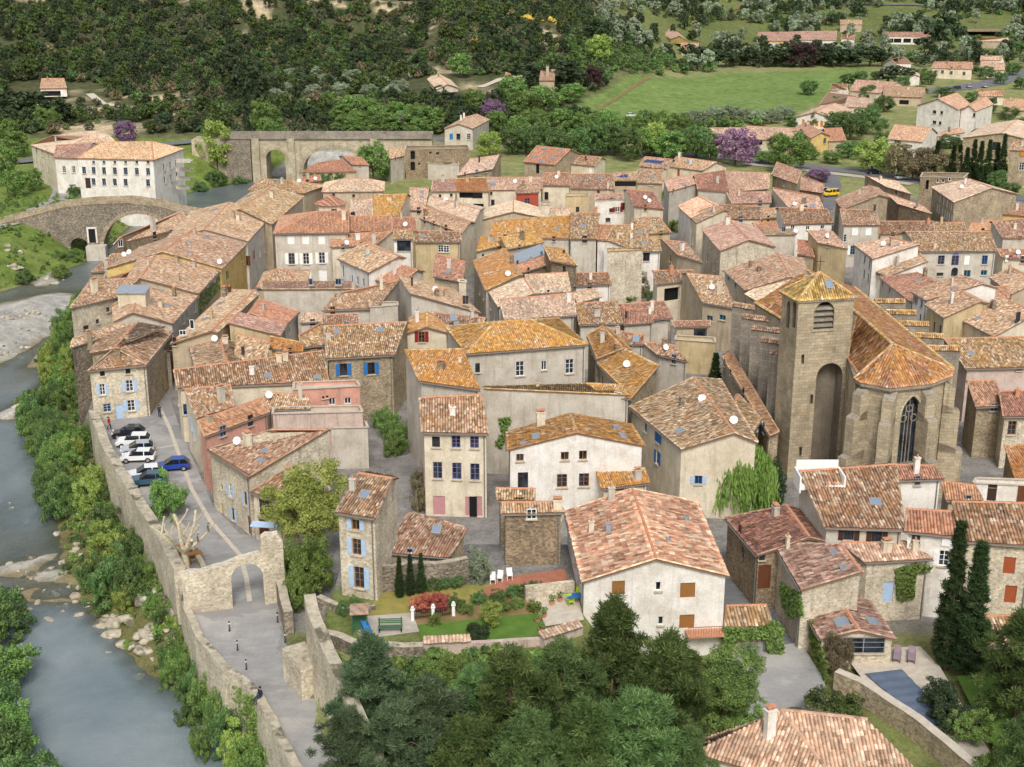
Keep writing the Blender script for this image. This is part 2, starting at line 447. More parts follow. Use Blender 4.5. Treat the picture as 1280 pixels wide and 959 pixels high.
def ashlar(name, cols, w=.75, h=.36, lich=.2):
    t = NT(name)
    uv = t.vmul(t.uv(), (1, 1, 1))
    b = t.n('ShaderNodeTexBrick'); t.l(uv, b.inputs['Vector'])
    b.inputs['Color1'].default_value = cols[0]; b.inputs['Color2'].default_value = cols[1]; b.inputs['Mortar'].default_value = cols[2]
    t.set(b, Scale=1.0); b.inputs['Mortar Size'].default_value = .012; b.inputs['Brick Width'].default_value = w; b.inputs['Row Height'].default_value = h; b.inputs['Bias'].default_value = -.1
    p = t.pos()
    c = t.mix(1, b.outputs['Color'], t.ramp(t.noise(p, .3, 5, .65), [(.3, (.66,) * 3), (.68, (1.15,) * 3)]), 'MULTIPLY')
    f = t.noise(p, 5, 4, .7)
    c = t.mix(1, c, t.ramp(f, [(.3, (.74,) * 3), (.7, (1.12,) * 3)]), 'MULTIPLY')
    st = t.noise(t.vmul(p, (1.6, 1.6, .16)), 1.0, 4, .65)
    c = t.mix(t.math('MULTIPLY', t.ramp(st, [(.53, (0,) * 3), (.72, (1,) * 3)]), .5), c, srgb(88, 82, 74))
    c = t.mix(t.math('MULTIPLY', t.ramp(t.noise(p, .35, 5, .7), [(.58, (0,) * 3), (.72, (1,) * 3)]), lich), c, srgb(190, 150, 92))
    t.bump(t.math('ADD', t.math('MULTIPLY', b.outputs['Fac'], -1.0), f), .5, .05)
    M[name] = t.fin(c, .93, .15)
ashlar('ashlar', [S_(196, 180, 150), S_(170, 156, 132), S_(134, 124, 108)], lich=.35)
ashlar('ashlar_grey', [S_(168, 158, 142), S_(146, 136, 122), S_(114, 106, 96)], lich=.1)
ashlar('ashlar_pale', [S_(208, 196, 168), S_(186, 172, 144), S_(146, 134, 114)], lich=.15)
def leaf(name, a, b, c=None, trans=.0):
    t = NT(name)
    tn = t.attr()
    col = t.ramp(tn, [(0, a), (.6, b), (1, c or b)])
    hv = t.n('ShaderNodeHueSaturation'); t.l(col, hv.inputs['Color'])
    t.l(t.math('ADD', .78, t.math('MULTIPLY', t.orand(), .44)), hv.inputs['Value'])
    t.l(t.math('ADD', .485, t.math('MULTIPLY', t.orand(), .03)), hv.inputs['Hue']); hv.inputs['Saturation'].default_value = .84
    m = t.fin(hv.outputs[0], .75, .2)
    tr = t.n('ShaderNodeBsdfTranslucent'); t.l(hv.outputs[0], tr.inputs[0])
    mx = t.n('ShaderNodeMixShader'); mx.inputs[0].default_value = .3
    t.l(t.b.outputs[0], mx.inputs[1]); t.l(tr.outputs[0], mx.inputs[2]); t.l(mx.outputs[0], t.out.inputs[0])
    M[name] = m
leaf('lf_pine', S_(56, 76, 28), S_(88, 110, 42), S_(128, 144, 66))
leaf('lf_blue', S_(62, 86, 52), S_(92, 116, 72), S_(128, 148, 100))
leaf('lf_green', S_(79, 113, 42), S_(118, 154, 59), S_(159, 189, 81))
leaf('lf_mid', S_(69, 101, 47), S_(101, 135, 62), S_(137, 164, 84))
leaf('lf_spring', S_(120, 142, 40), S_(154, 174, 58), S_(186, 198, 94))
leaf('lf_willow', S_(98, 126, 30), S_(130, 160, 46), S_(160, 184, 72))
leaf('lf_fresh', S_(136, 158, 48), S_(172, 190, 68), S_(200, 210, 104))
leaf('lf_dark', S_(46, 62, 38), S_(68, 86, 50), S_(92, 108, 66))
leaf('lf_cypress', S_(40, 60, 28), S_(62, 86, 38), S_(86, 108, 54))
leaf('lf_olive', S_(118, 132, 101), S_(154, 169, 132), S_(191, 201, 167))
leaf('lf_judas', S_(126, 84, 122), S_(152, 112, 148), S_(178, 144, 172))
leaf('lf_plum', S_(66, 44, 46), S_(88, 60, 58), S_(108, 80, 74))
leaf('lf_brownish', S_(108, 96, 69), S_(142, 128, 88), S_(176, 162, 115))
leaf('lf_ivy', S_(92, 120, 36), S_(122, 150, 52), S_(150, 172, 78))
leaf('lf_scrub', S_(74, 84, 54), S_(100, 110, 72), S_(130, 136, 98))
leaf('lf_broom', S_(213, 176, 30), S_(255, 220, 42), S_(255, 250, 79))
leaf('lf_red', S_(152, 54, 40), S_(196, 81, 54), S_(213, 123, 79))
leaf('lf_grass', S_(101, 132, 47), S_(132, 164, 62), S_(171, 193, 91))
plain('bark', S_(110, 94, 76), .95, .1, vary=.3, sc=6)
plain('bark_pale', S_(190, 178, 152), .9, .1, vary=.3, sc=4)
for nm, c in dict(white=(236, 234, 228), blue=(44, 112, 176), lightblue=(172, 194, 218), greyblue=(124, 140, 160), green=(70, 108, 74), brown=(104, 62, 38), wood=(150, 104, 56), darkwood=(66, 46, 36),
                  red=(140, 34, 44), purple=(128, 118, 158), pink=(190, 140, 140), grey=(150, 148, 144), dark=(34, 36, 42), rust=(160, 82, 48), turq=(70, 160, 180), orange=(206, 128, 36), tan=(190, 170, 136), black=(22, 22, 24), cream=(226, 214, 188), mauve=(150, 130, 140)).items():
    plain('p_' + nm, S_(*c), .65, .3, vary=.1)
t_ = NT('glass'); M['glass'] = t_.fin(t_.ramp(t_.noise(t_.pos(), .9, 2), [(.35, S_(24, 28, 34)), (.7, S_(66, 74, 84))]), .12, .5)
t_ = NT('skyglass'); M['skyglass'] = t_.fin(S_(126, 142, 160), .1, .6)
t_ = NT('carglass'); M['carglass'] = t_.fin(S_(26, 32, 40), .06, .6)
plain('zinc', S_(170, 178, 186), .45, .4, metal=.4)
plain('gutter_metal', S_(118, 116, 112), .6, .3)
plain('metal_dark', S_(70, 72, 76), .5, .4, metal=.3)
plain('terracotta', S_(198, 142, 110), .9, .15, vary=.25, sc=4)
plain('mortar', S_(196, 182, 162), .95, .1, vary=.25, sc=3)
plain('rust_iron', S_(142, 114, 94), .9, .1)
def ground(name, a, b, sc=.8, c=None, rough=.95):
    t = NT(name); p = t.pos()
    k = t.mix(t.ramp(t.noise(p, sc, 5, .65), [(.35, (0,) * 3), (.68, (1,) * 3)]), a, b)
    if c: k = t.mix(t.ramp(t.noise(p, sc * .25, 4, .6), [(.54, (0,) * 3), (.62, (1,) * 3)]), k, c)
    f = t.noise(p, 14, 3, .7)
    k = t.mix(1, k, t.ramp(f, [(.3, (.8,) * 3), (.7, (1.1,) * 3)]), 'MULTIPLY')
    if 'asphalt' in name:
        v = t.n('ShaderNodeTexVoronoi', feature='DISTANCE_TO_EDGE'); t.set(v, Scale=.33); ad = t.n('ShaderNodeVectorMath', operation='ADD'); t.l(p, ad.inputs[0])
        nz = t.n('ShaderNodeTexNoise'); t.set(nz, Scale=.6, Detail=4.0); t.l(p, nz.inputs['Vector']); t.l(t.vmul(nz.outputs['Color'], (3, 3, 0)), ad.inputs[1]); t.l(ad.outputs[0], v.inputs['Vector'])
        k = t.mix(t.ramp(v.outputs['Distance'], [(.0, (.22,) * 3), (.014, (0,) * 3)]), k, S_(96, 94, 92))
        k = t.mix(t.math('MULTIPLY', t.ramp(t.noise(p, .16, 3, .5), [(.55, (0,) * 3), (.57, (1,) * 3)]), .4), k, S_(116, 114, 112))
        k = t.mix(t.math('MULTIPLY', t.ramp(t.noise(t.vmul(p, (.3, 2, 1)), 1.0, 4, .6), [(.55, (0,) * 3), (.75, (1,) * 3)]), .3), k, S_(190, 184, 174))
    t.bump(f, .3, .03)
    M[name] = t.fin(k, rough, .15)
ground('asphalt', S_(164, 162, 158), S_(144, 142, 140), .5, S_(176, 172, 166))
ground('asphalt_dark', S_(120, 120, 122), S_(104, 104, 108), .6)
ground('paving', S_(190, 182, 168), S_(168, 160, 148), 1.2)
ground('lawn', S_(84, 114, 46), S_(100, 130, 58), .7)
ground('gravel_light', S_(206, 196, 180), S_(186, 174, 156), 1.6)
ground('terrace_red', S_(176, 118, 96), S_(160, 104, 84), 1.5)
ground('dry_grass', S_(160, 144, 84), S_(124, 128, 62), .9)
ground('soil', S_(146, 120, 84), S_(112, 104, 66), .7)
ground('rock', S_(196, 186, 164), S_(150, 140, 122), 1.4, S_(104, 100, 84))
ground('pool_cover', S_(104, 116, 132), S_(92, 104, 122), .8)
# ------------------------------------------------------------------ ground, water, roads
def lin(*c): return np.array(srgb(*c)[:3])
def inpoly(X, Y, poly):
    r = np.zeros(X.shape, bool)
    n = len(poly)
    for i in range(n):
        (x0, y0), (x1, y1) = poly[i], poly[(i + 1) % n]
        c = ((y0 > Y) != (y1 > Y)) & (X < (x1 - x0) * (Y - y0) / (y1 - y0 + 1e-9) + x0)
        r ^= c
    return r
def make_ground():
    X, Y = GX, GY
    Z = GZ
    ny, nx = X.shape
    hill = (1 - sstep(.03, .13, X / np.maximum(Y, 1)))
    C = np.zeros((ny, nx, 3))
    n1, n2, n3 = fbm(X, Y, 26, 21), fbm(X, Y, 9, 22), fbm(X, Y, 60, 23)
    suburb = lin(124, 134, 78)[None, None] * (1 - n2[..., None]) + lin(150, 146, 104)[None, None] * n2[..., None]
    C[:] = suburb
    forest = lin(70, 76, 50) * (1 - n2[..., None]) + lin(94, 96, 66) * n2[..., None]
    fw = (sstep(405, 440, Y) * hill)[..., None]
    C = C * (1 - fw) + forest * fw
    bare = (sstep(.55, .63, n1) * sstep(.43, .57, n2 * .6 + n3 * .4))[..., None] * fw
    C = C * (1 - bare) + lin(190, 172, 140) * bare
    far = (sstep(640, 720, Y) * (1 - hill))[..., None]
    C = C * (1 - far) + (lin(92, 104, 58) * (1 - n1[..., None]) + lin(124, 128, 78) * n1[..., None]) * far
    fpoly = [tuple(PT(*a)[:2]) for a in ((700, 142), (745, 118), (800, 96), (900, 92), (1000, 90), (1078, 86), (1092, 92), (1062, 104), (1040, 122), (1000, 138), (980, 152), (900, 152), (800, 150))]
    f = inpoly(X, Y, fpoly)
    C[f] = (lin(104, 128, 66) * (1 - n2[..., None]) + lin(128, 146, 84) * n2[..., None])[f]
    vill = (sstep(335, 325, Y) * sstep(98, 108, Y))[..., None]
    C = C * (1 - vill) + (lin(150, 146, 140) * (1 - n2[..., None] * .3)) * vill
    rb, lb = rbank(Y), lbank(Y)
    riv = (X < rb) & (Y < 425)
    C[riv] = (lin(126, 112, 84) * (1 - n2[..., None]) + lin(160, 148, 120) * n2[..., None])[riv]
    st = riv & (rb - X < 9) & (Y < 235)
    C[st] = (lin(92, 100, 52) * (1 - n2[..., None]) + lin(130, 118, 84) * n2[..., None])[st]
    gr = riv & (Z > ZW + .12) & ~st
    C[gr] = (lin(200, 196, 186) * (1 - n2[..., None] * .45))[gr]
    wb_ = (X < lb - 1) & (Y < 425)
    C[wb_] = (lin(96, 120, 52) * (1 - n2[..., None]) + lin(128, 138, 76) * n2[..., None])[wb_]
    fg = (Y < 106) & (X > rb + 8)
    C[fg] = (lin(104, 120, 60) * (1 - n2[..., None]) + lin(134, 128, 88) * n2[..., None])[fg]
    V = np.stack([X, Y, Z], -1).reshape(-1, 3)
    i = np.arange((ny - 1) * (nx - 1)); r, c = i // (nx - 1), i % (nx - 1)
    q = np.stack([r * nx + c, r * nx + c + 1, (r + 1) * nx + c + 1, (r + 1) * nx + c], 1)
    t = NT('terrain_mat')
    col = t.n('ShaderNodeAttribute', attribute_name='zone').outputs['Color']
    p = t.pos()
    col = t.mix(1, col, t.ramp(t.noise(p, .35, 6, .7), [(.32, (.62,) * 3), (.68, (1.3,) * 3)]), 'MULTIPLY')
    f2 = t.noise(p, 3.2, 4, .75)
    col = t.mix(1, col, t.ramp(f2, [(.3, (.66,) * 3), (.7, (1.28,) * 3)]), 'MULTIPLY')
    t.bump(f2, .6, .25)
    me = mesh_fast('ground', V, q, [t.fin(col, .95, .1)], smooth=True)
    a = me.attributes.new('zone', 'FLOAT_COLOR', 'POINT')
    a.data.foreach_set('color', np.concatenate([C.reshape(-1, 3), np.ones((ny * nx, 1))], 1).astype(np.float32).ravel())
    tag(link('ground', me), kind='structure')
make_ground()

t = NT('water'); p = t.pos()
w1, w2 = t.noise(t.vmul(p, (.9, .5, 1)), 1.0, 4, .6), t.noise(p, .12, 4, .6)
t.bump(t.math('ADD', w1, t.math('MULTIPLY', t.noise(t.vmul(p, (5, 2.4, 1)), 1.0, 3), .7)), .5, .2)
t.fin(t.ramp(w2, [(.3, S_(116, 132, 138)), (.7, S_(148, 158, 160))]), .1, .6)
tr = t.n('ShaderNodeBsdfTransparent'); tr.inputs[0].default_value = S_(206, 210, 196)
mx = t.n('ShaderNodeMixShader'); t.l(t.ramp(t.attr('depth'), [(.05, (.15,) * 3), (.5, (.45,) * 3), (1.5, (.8,) * 3)]), mx.inputs[0])
t.l(tr.outputs[0], mx.inputs[1]); t.l(t.b.outputs[0], mx.inputs[2]); t.l(mx.outputs[0], t.out.inputs[0])
wxs, wys = np.arange(-330, -6, 2.0), np.arange(40, 432, 2.0)
WX, WY = np.meshgrid(wxs, wys); ny_, nx_ = WX.shape
i_ = np.arange((ny_ - 1) * (nx_ - 1)); r_, c_ = i_ // (nx_ - 1), i_ % (nx_ - 1)
me = mesh_fast('river_water', np.stack([WX, WY, np.full_like(WX, ZW)], -1).reshape(-1, 3), np.stack([r_ * nx_ + c_, r_ * nx_ + c_ + 1, (r_ + 1) * nx_ + c_ + 1, (r_ + 1) * nx_ + c_], 1), [t.m])
a_ = me.attributes.new('depth', 'FLOAT', 'POINT'); a_.data.foreach_set('value', np.clip(ZW - hgt(WX, WY), 0, 2).astype(np.float32).ravel())
tag(link('river_water', me), kind='structure')

def sheet(name, pts, m, dz=.03, kind='structure', parent=None):
    """flat sheet; pts are world points"""
    mb = MB(); mb.poly([(q[0], q[1], q[2] + dz) for q in pts], [(q[0], q[1]) for q in pts])
    o = mb.build(name, m, parent)
    if not parent: tag(o, kind=kind)
    return o
def strip(name, pix_pts, w, m, dz=.06, z=None, kind='structure', n=8):
    pts = [PT(*a) if z is None else P(a[0], a[1], z) for a in pix_pts]
    q = []
    for i in range(len(pts) - 1):
        for k in range(n): q.append(pts[i].lerp(pts[i + 1], k / n))
    q.append(pts[-1])
    mb = MB(); L, Rr = [], []
    for i, a in enumerate(q):
        d = (q[min(i + 2, len(q) - 1)] - q[max(i - 2, 0)]); d.z = 0; d.normalize()
        s = Vector((-d.y, d.x, 0)) * w / 2
        for arr, e in ((L, a + s), (Rr, a - s)):
            arr.append(Vector((e.x, e.y, (max(hz(e.x, e.y), a.z - .4) if z is None else z) + dz)))
    for i in range(len(q) - 1): mb.poly([Rr[i], Rr[i + 1], L[i + 1], L[i]])
    return tag(mb.build(name, m), kind=kind)
road_px = [(118, 520), (140, 580), (180, 646), (208, 690), (230, 728), (240, 770), (256, 808), (290, 845), (330, 875), (372, 959), (400, 1015), (480, 1015), (445, 959), (408, 890), (376, 855), (350, 785),
           (338, 715), (338, 672), (300, 668), (266, 632), (246, 585), (228, 545), (213, 500), (222, 455), (232, 425), (222, 420), (208, 450), (196, 500)]
sheet('road', [P(a, b, 0) for a, b in road_px], M['asphalt'], .02)
strip('gutter_line', [(200, 510), (212, 535), (226, 575), (240, 612), (262, 650), (300, 694), (308, 722), (312, 752)], .45, M['gravel_light'], .026, z=0)
strip('gutter_line', [(222, 556), (200, 560), (186, 562)], .35, M['gravel_light'], .027, z=0)
strip('back_road', [(440, 176), (540, 174), (640, 180), (780, 189), (900, 197), (1000, 207), (1080, 216), (1145, 226), (1230, 240), (1300, 252)], 7.0, M['asphalt_dark'], .12)
strip('pavement', [(930, 205), (1000, 212.5), (1080, 222), (1140, 231)], 3.4, M['paving'], .16)
strip('side_road', [(1034, 215), (1040, 232), (1034, 246), (1028, 262)], 5, M['asphalt_dark'], .1)
strip('abbey_road', [(318, 172), (270, 176), (190, 184), (100, 195), (0, 206), (-60, 212)], 6, M['asphalt_dark'], .5)
strip('bridge_approach', [(-30, 292), (20, 276), (58, 262), (76, 250), (80, 238), (72, 225), (60, 216)], 5.5, M['asphalt'], .25, n=10)
strip('hill_lane', [(590, 146), (578, 134), (566, 126), (560, 116)], 4.5, M['asphalt_dark'], .25)
strip('hill_track', [(112, 118), (128, 130), (165, 137), (230, 146), (320, 148)], 3, M['gravel_light'], .3)
strip('hill_track', [(945, 3), (920, 12), (895, 20), (858, 33)], 3.0, M['soil'], .5, n=24)
strip('hill_road', [(1040, 6), (1140, 8), (1220, 12), (1300, 14)], 6, M['asphalt_dark'], .6)
strip('estate_road', [(1150, 116), (1200, 110), (1240, 104), (1290, 90)], 12, M['asphalt_dark'], .15)
strip('field_path', [(742, 143), (770, 124), (812, 99)], 1.4, M['soil'], .15)
strip('hill_track', [(600, 110), (625, 100), (660, 96)], 3, M['gravel_light'], .3)

# ------------------------------------------------------------------ quay walls
def wall_strip(name, pts, z0, z1, th, m, label, cat='wall', capm=None, rough=.25, side=1, parent=None):
    """free-standing wall along world points; top height per point may vary, slightly ragged"""
    q = []
    for i in range(len(pts) - 1):
        a, b = Vector(pts[i]), Vector(pts[i + 1])
        n = max(1, int((b - a).length / 1.5))
        for k in range(n): q.append(a.lerp(b, k / n))
    q.append(Vector(pts[-1]))
    mb = MB(); u = 0; prev = None
    zt = z1 if callable(z1) else (lambda i, n: z1)
    zb = z0 if callable(z0) else (lambda p: z0)
    for i, a in enumerate(q):
        d = q[min(i + 1, len(q) - 1)] - q[max(i - 1, 0)]; d.z = 0; d.normalize()
        s = Vector((-d.y, d.x, 0)) * th / 2
        t1 = zt(i, len(q)) + random.uniform(-rough, rough) * .5
        j = Vector((random.uniform(-.06, .06), random.uniform(-.06, .06), 0)) if rough else Vector()
        cur = (a + s + j, a - s + j, t1, zb(a))
        if prev:
            L = (a - pa).length
            A, B = prev, cur
            u1 = u + L
            up = lambda v, z: (v.x, v.y, z)
            mb.poly([up(A[1], A[3]), up(B[1], B[3]), up(B[1], B[2]), up(A[1], A[2])], [(u, A[3]), (u1, B[3]), (u1, B[2]), (u, A[2])])
            mb.poly([up(B[0], B[3]), up(A[0], A[3]), up(A[0], A[2]), up(B[0], B[2])], [(u1, B[3]), (u, A[3]), (u, A[2]), (u1, B[2])])
            mb.poly([up(A[1], A[2]), up(B[1], B[2]), up(B[0], B[2]), up(A[0], A[2])], [(u, 0), (u1, 0), (u1, th), (u, th)], 1)
            u = u1
        else:
            first = cur
        prev, pa = cur, a
    for c, k in ((first, 1), (prev, -1)):
        pp = [(c[1].x, c[1].y, c[3]), (c[1].x, c[1].y, c[2]), (c[0].x, c[0].y, c[2]), (c[0].x, c[0].y, c[3])]
        mb.poly(pp if k == 1 else pp[::-1], [(0, c[3]), (0, c[2]), (th, c[2]), (th, c[3])])
    o = mb.build(name, [m, capm or m], parent)
    if label: tag(o, label, cat)
    return o
W3 = lambda pts, z=0: [P(a, b, z) for a, b in pts]
wall_strip('quay_wall', W3([(118, 530), (138, 582), (178, 648), (205, 690), (226, 730)]), -7.5, 1.9, 1.1, M['stone_light'], 'long rough stone quay wall between the river bushes and the parked cars', capm=M['rock'])
wall_strip('parapet_wall', W3([(228, 733), (234, 768), (251, 806), (283, 843), (322, 872), (366, 959), (396, 1015)]), -7.5, .75, .7, M['stone_light'], 'low curving parapet wall along the river side of the lower road', capm=M['rock'], rough=.12)
# village bank walls below the riverside houses
wall_strip('bank_wall', [Vector((rbank(y), y, 0)) for y in np.arange(197, 300, 6)], -7.5, -.2, .8, M['stone_grey'], 'stone bank wall under the riverside houses')

# ------------------------------------------------------------------ bridges
def extrude_profile(name, prof, o, u, th, mats, parent=None, uvs=1.0):
    """profile polygon (s, z) along horizontal direction u from origin o, extruded by th away from the camera"""
    u = Vector(u).normalized(); w = Vector((-u.y, u.x, 0))
    if w.y < 0: w = -w
    bm = bmesh.new(); uvl = bm.loops.layers.uv.new('UVMap')
    A = [bm.verts.new(o + u * s + Vector((0, 0, z))) for s, z in prof]
    B = [bm.verts.new(o + u * s + w * th + Vector((0, 0, z))) for s, z in prof]
    f = bm.faces.new(A); g = bm.faces.new(B[::-1])
    n = len(prof)
    for fa, arr in ((f, prof), (g, prof[::-1])):
        for l, (s, z) in zip(fa.loops, arr): l[uvl].uv = (s, z)
    for i in range(n):
        j = (i + 1) % n
        q = bm.faces.new((A[j], A[i], B[i], B[j]))
        d = math.hypot(prof[j][0] - prof[i][0], prof[j][1] - prof[i][1])
        for l, c in zip(q.loops, ((d, 0), (0, 0), (0, th), (d, th))): l[uvl].uv = c
        if len(mats) > 1 and prof[i][1] > 3 and abs(prof[i][0] - prof[j][0]) > .5: pass
    from mathutils.geometry import tessellate_polygon
    for tri in tessellate_polygon([[Vector((s, z, 0)) for s, z in prof]]):
        for arr in (A, B):
            nf = bm.faces.new([arr[i] for i in tri])
            for l, i in zip(nf.loops, tri): l[uvl].uv = prof[i]
    bmesh.ops.delete(bm, geom=[f, g], context='FACES_ONLY')
    bmesh.ops.recalc_face_normals(bm, faces=bm.faces)
    me = bpy.data.meshes.new(name); bm.to_mesh(me); bm.free()
    for m in mats: me.materials.append(m)
    return link(name, me, parent)
def arch_pts(c, half, z0, z1, n=12):
    """from right springing over the crown to left springing, half width, springing z0, crown z1"""
    return [(c + half * math.cos(math.pi * k / n), z0 + (z1 - z0) * math.sin(math.pi * k / n)) for k in range(n + 1)]
def ring(mb, c, half, z0, z1, t, o, u, proud, n=16):
    u = Vector(u).normalized(); w = Vector((u.y, -u.x, 0))
    if w.y > 0: w = -w
    for k in range(n):
        a0, a1 = math.pi * (k + .06) / n, math.pi * (k + .94) / n
        pts = []
        for a, r in ((a0, 0), (a1, 0), (a1, t), (a0, t)):
            pts.append(o + u * (c + (half + r) * math.cos(a)) + Vector((0, 0, z0 + (z1 - z0 + r) * math.sin(a))))
        q = [p + w * proud for p in pts]
        mb.poly(q); 
        for i in range(4): mb.poly([pts[i], pts[(i + 1) % 4], q[(i + 1) % 4], q[i]])
ob = thing('old_bridge', 'old humpbacked stone bridge with a wide arch over the river', 'bridge')
O = Vector((-128, 286.5, 0)); U = Vector((1, .09, 0))
def sx(px, Y=291): return ((px - 640) / 1650 * (Y * cP + 54 * sP) + 128)
deck = [(0, .6), (sx(0), 1.3), (sx(45), 3.2), (sx(85), 5.0), (sx(120), 5.6), (sx(165), 5.7), (sx(200), 4.8), (sx(230), 3.2), (sx(260), 2.2)]
ca, ha = (sx(128) + sx(218)) / 2, (sx(218) - sx(128)) / 2
prof = [(d, z) for d, z in deck] + [(sx(260), -8)] + [(ca + ha, -8)] + arch_pts(ca, ha, -5, 3.3) + [(ca - ha, -8), (sx(109), -8)] + arch_pts(sx(99), 1.9, -3.6, -1.9, 8) + [(sx(89), -8), (0, -8)]
extrude_profile('bridge_body', prof, O, U, 5, [M['stone_grey']], ob)
mb = MB(); ring(mb, ca, ha, -5, 3.3, .8, O, U, .08, 22); mb.build('arch_ring', M['stone'], ob)
for nm, back in (('parapet', 0), ('parapet', 5.0)):
    mb = MB(); u = U.normalized(); w = Vector((-u.y, u.x, 0))
    for i in range(len(deck) - 1):
        a, b = deck[i], deck[i + 1]
        base = lambda d, z: O + u * d + Vector((0, 0, z)) + w * (back - (.1 if back == 0 else .35))
        p0, p1 = base(*a), base(*b)
        tz = Vector((0, 0, .85)); tw = w * .45
        for q in ([p0, p1, p1 + tz, p0 + tz], [p1 + tw, p0 + tw, p0 + tw + tz, p1 + tw + tz], [p0 + tz, p1 + tz, p1 + tz + tw, p0 + tz + tw]):
            mb.poly(q)
    mb.build(nm, M['stone'], ob)
mb = MB(); u = U.normalized()
for i in range(len(deck) - 1):
    a, b = deck[i], deck[i + 1]; w = Vector((-u.y, u.x, 0))
    p0, p1 = O + u * a[0] + Vector((0, 0, a[1] + .02)) + w * .36, O + u * b[0] + Vector((0, 0, b[1] + .02)) + w * .36
    mb.poly([p0, p1, p1 + w * 4.2, p0 + w * 4.2])
mb.build('deck', M['asphalt'], ob)
mb = MB(); nrm = Vector((u.y, -u.x, 0))
c0 = O + u * (sx(116) - .75) + Vector((0, 0, -3.0))
for (dx, dz, w_, h_) in ((-.35, -.1, .35, 3.4), (1.5, -.1, .35, 3.4), (-.35, 3.1, 2.2, .4)):
    mb.obox(c0 + u * dx + Vector((0, 0, dz)) + nrm * .12, u * w_, -nrm * .2, Vector((0, 0, h_)))
mb.build('niche_frame', M['pl_white'], ob)
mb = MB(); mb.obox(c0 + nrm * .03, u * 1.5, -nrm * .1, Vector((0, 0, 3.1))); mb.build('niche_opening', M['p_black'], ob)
mb = MB()
cw = O + u * sx(110) + nrm * .1
mb.obox(cw + Vector((0, 0, -8)), u * 4.2, nrm * 2.6, Vector((0, 0, 4.6))); mb.build('cutwater', M['concrete'], ob)

nb = thing('road_bridge', 'pale stone road bridge with pilasters and round arches behind the village', 'bridge')
O2 = Vector((0, 396, 0)); U2 = Vector((1, 0, 0)); fx = lambda px: (px - 640) * .2385
TOPN = 6.5
prof = [(fx(240), TOPN - .5), (fx(283), TOPN), (fx(540), TOPN - .6), (fx(540), -8), (fx(455), -8)] + arch_pts((fx(378) + fx(455)) / 2, (fx(455) - fx(378)) / 2, -3, 3.6, 14) + [(fx(378), -8), (fx(356), -8)] + \
       arch_pts(fx(344), (fx(356) - fx(332)) / 2, .6, 3.1, 10) + [(fx(332), -8), (fx(240), -8)]
extrude_profile('bridge_body', prof, O2, U2, 8, [M['ashlar_pale']], nb)
mb = MB(); ring(mb, fx(344), (fx(356) - fx(332)) / 2, .6, 3.1, .8, O2, U2, .1, 12); mb.build('arch_ring', M['ashlar'], nb)
mb = MB(); ring(mb, (fx(378) + fx(455)) / 2, (fx(455) - fx(378)) / 2, -3, 3.6, .9, O2, U2, .1, 20); mb.build('arch_ring', M['ashlar'], nb)
for a in (320, 364, 468):
    mb = MB(); mb.box((fx(a) - 1.1, 395.2, -8), (fx(a) + 1.1, 396.2, TOPN - .1)); mb.build('pilaster', M['ashlar_pale'], nb)
mb = MB(); mb.box((fx(276), 395.4, TOPN - .25), (fx(540), 396.6, TOPN + .15)); mb.build('cornice', M['ashlar_grey'], nb)
for y_ in (395.55, 403.5):
    mb = MB(); mb.box((fx(276), y_, TOPN + .15), (fx(540), y_ + .5, TOPN + 1.1)); mb.build('parapet', M['ashlar_grey'], nb)
mb = MB(); mb.box((fx(276), 396.1, TOPN + .0), (fx(540), 403.5, TOPN + .2)); mb.build('deck', M['asphalt_dark'], nb)
mb = MB(); mb.box((fx(283), 394.6, -8), (fx(314), 396.1, TOPN - .6)); mb.build('abutment', M['stone_grey'], nb)
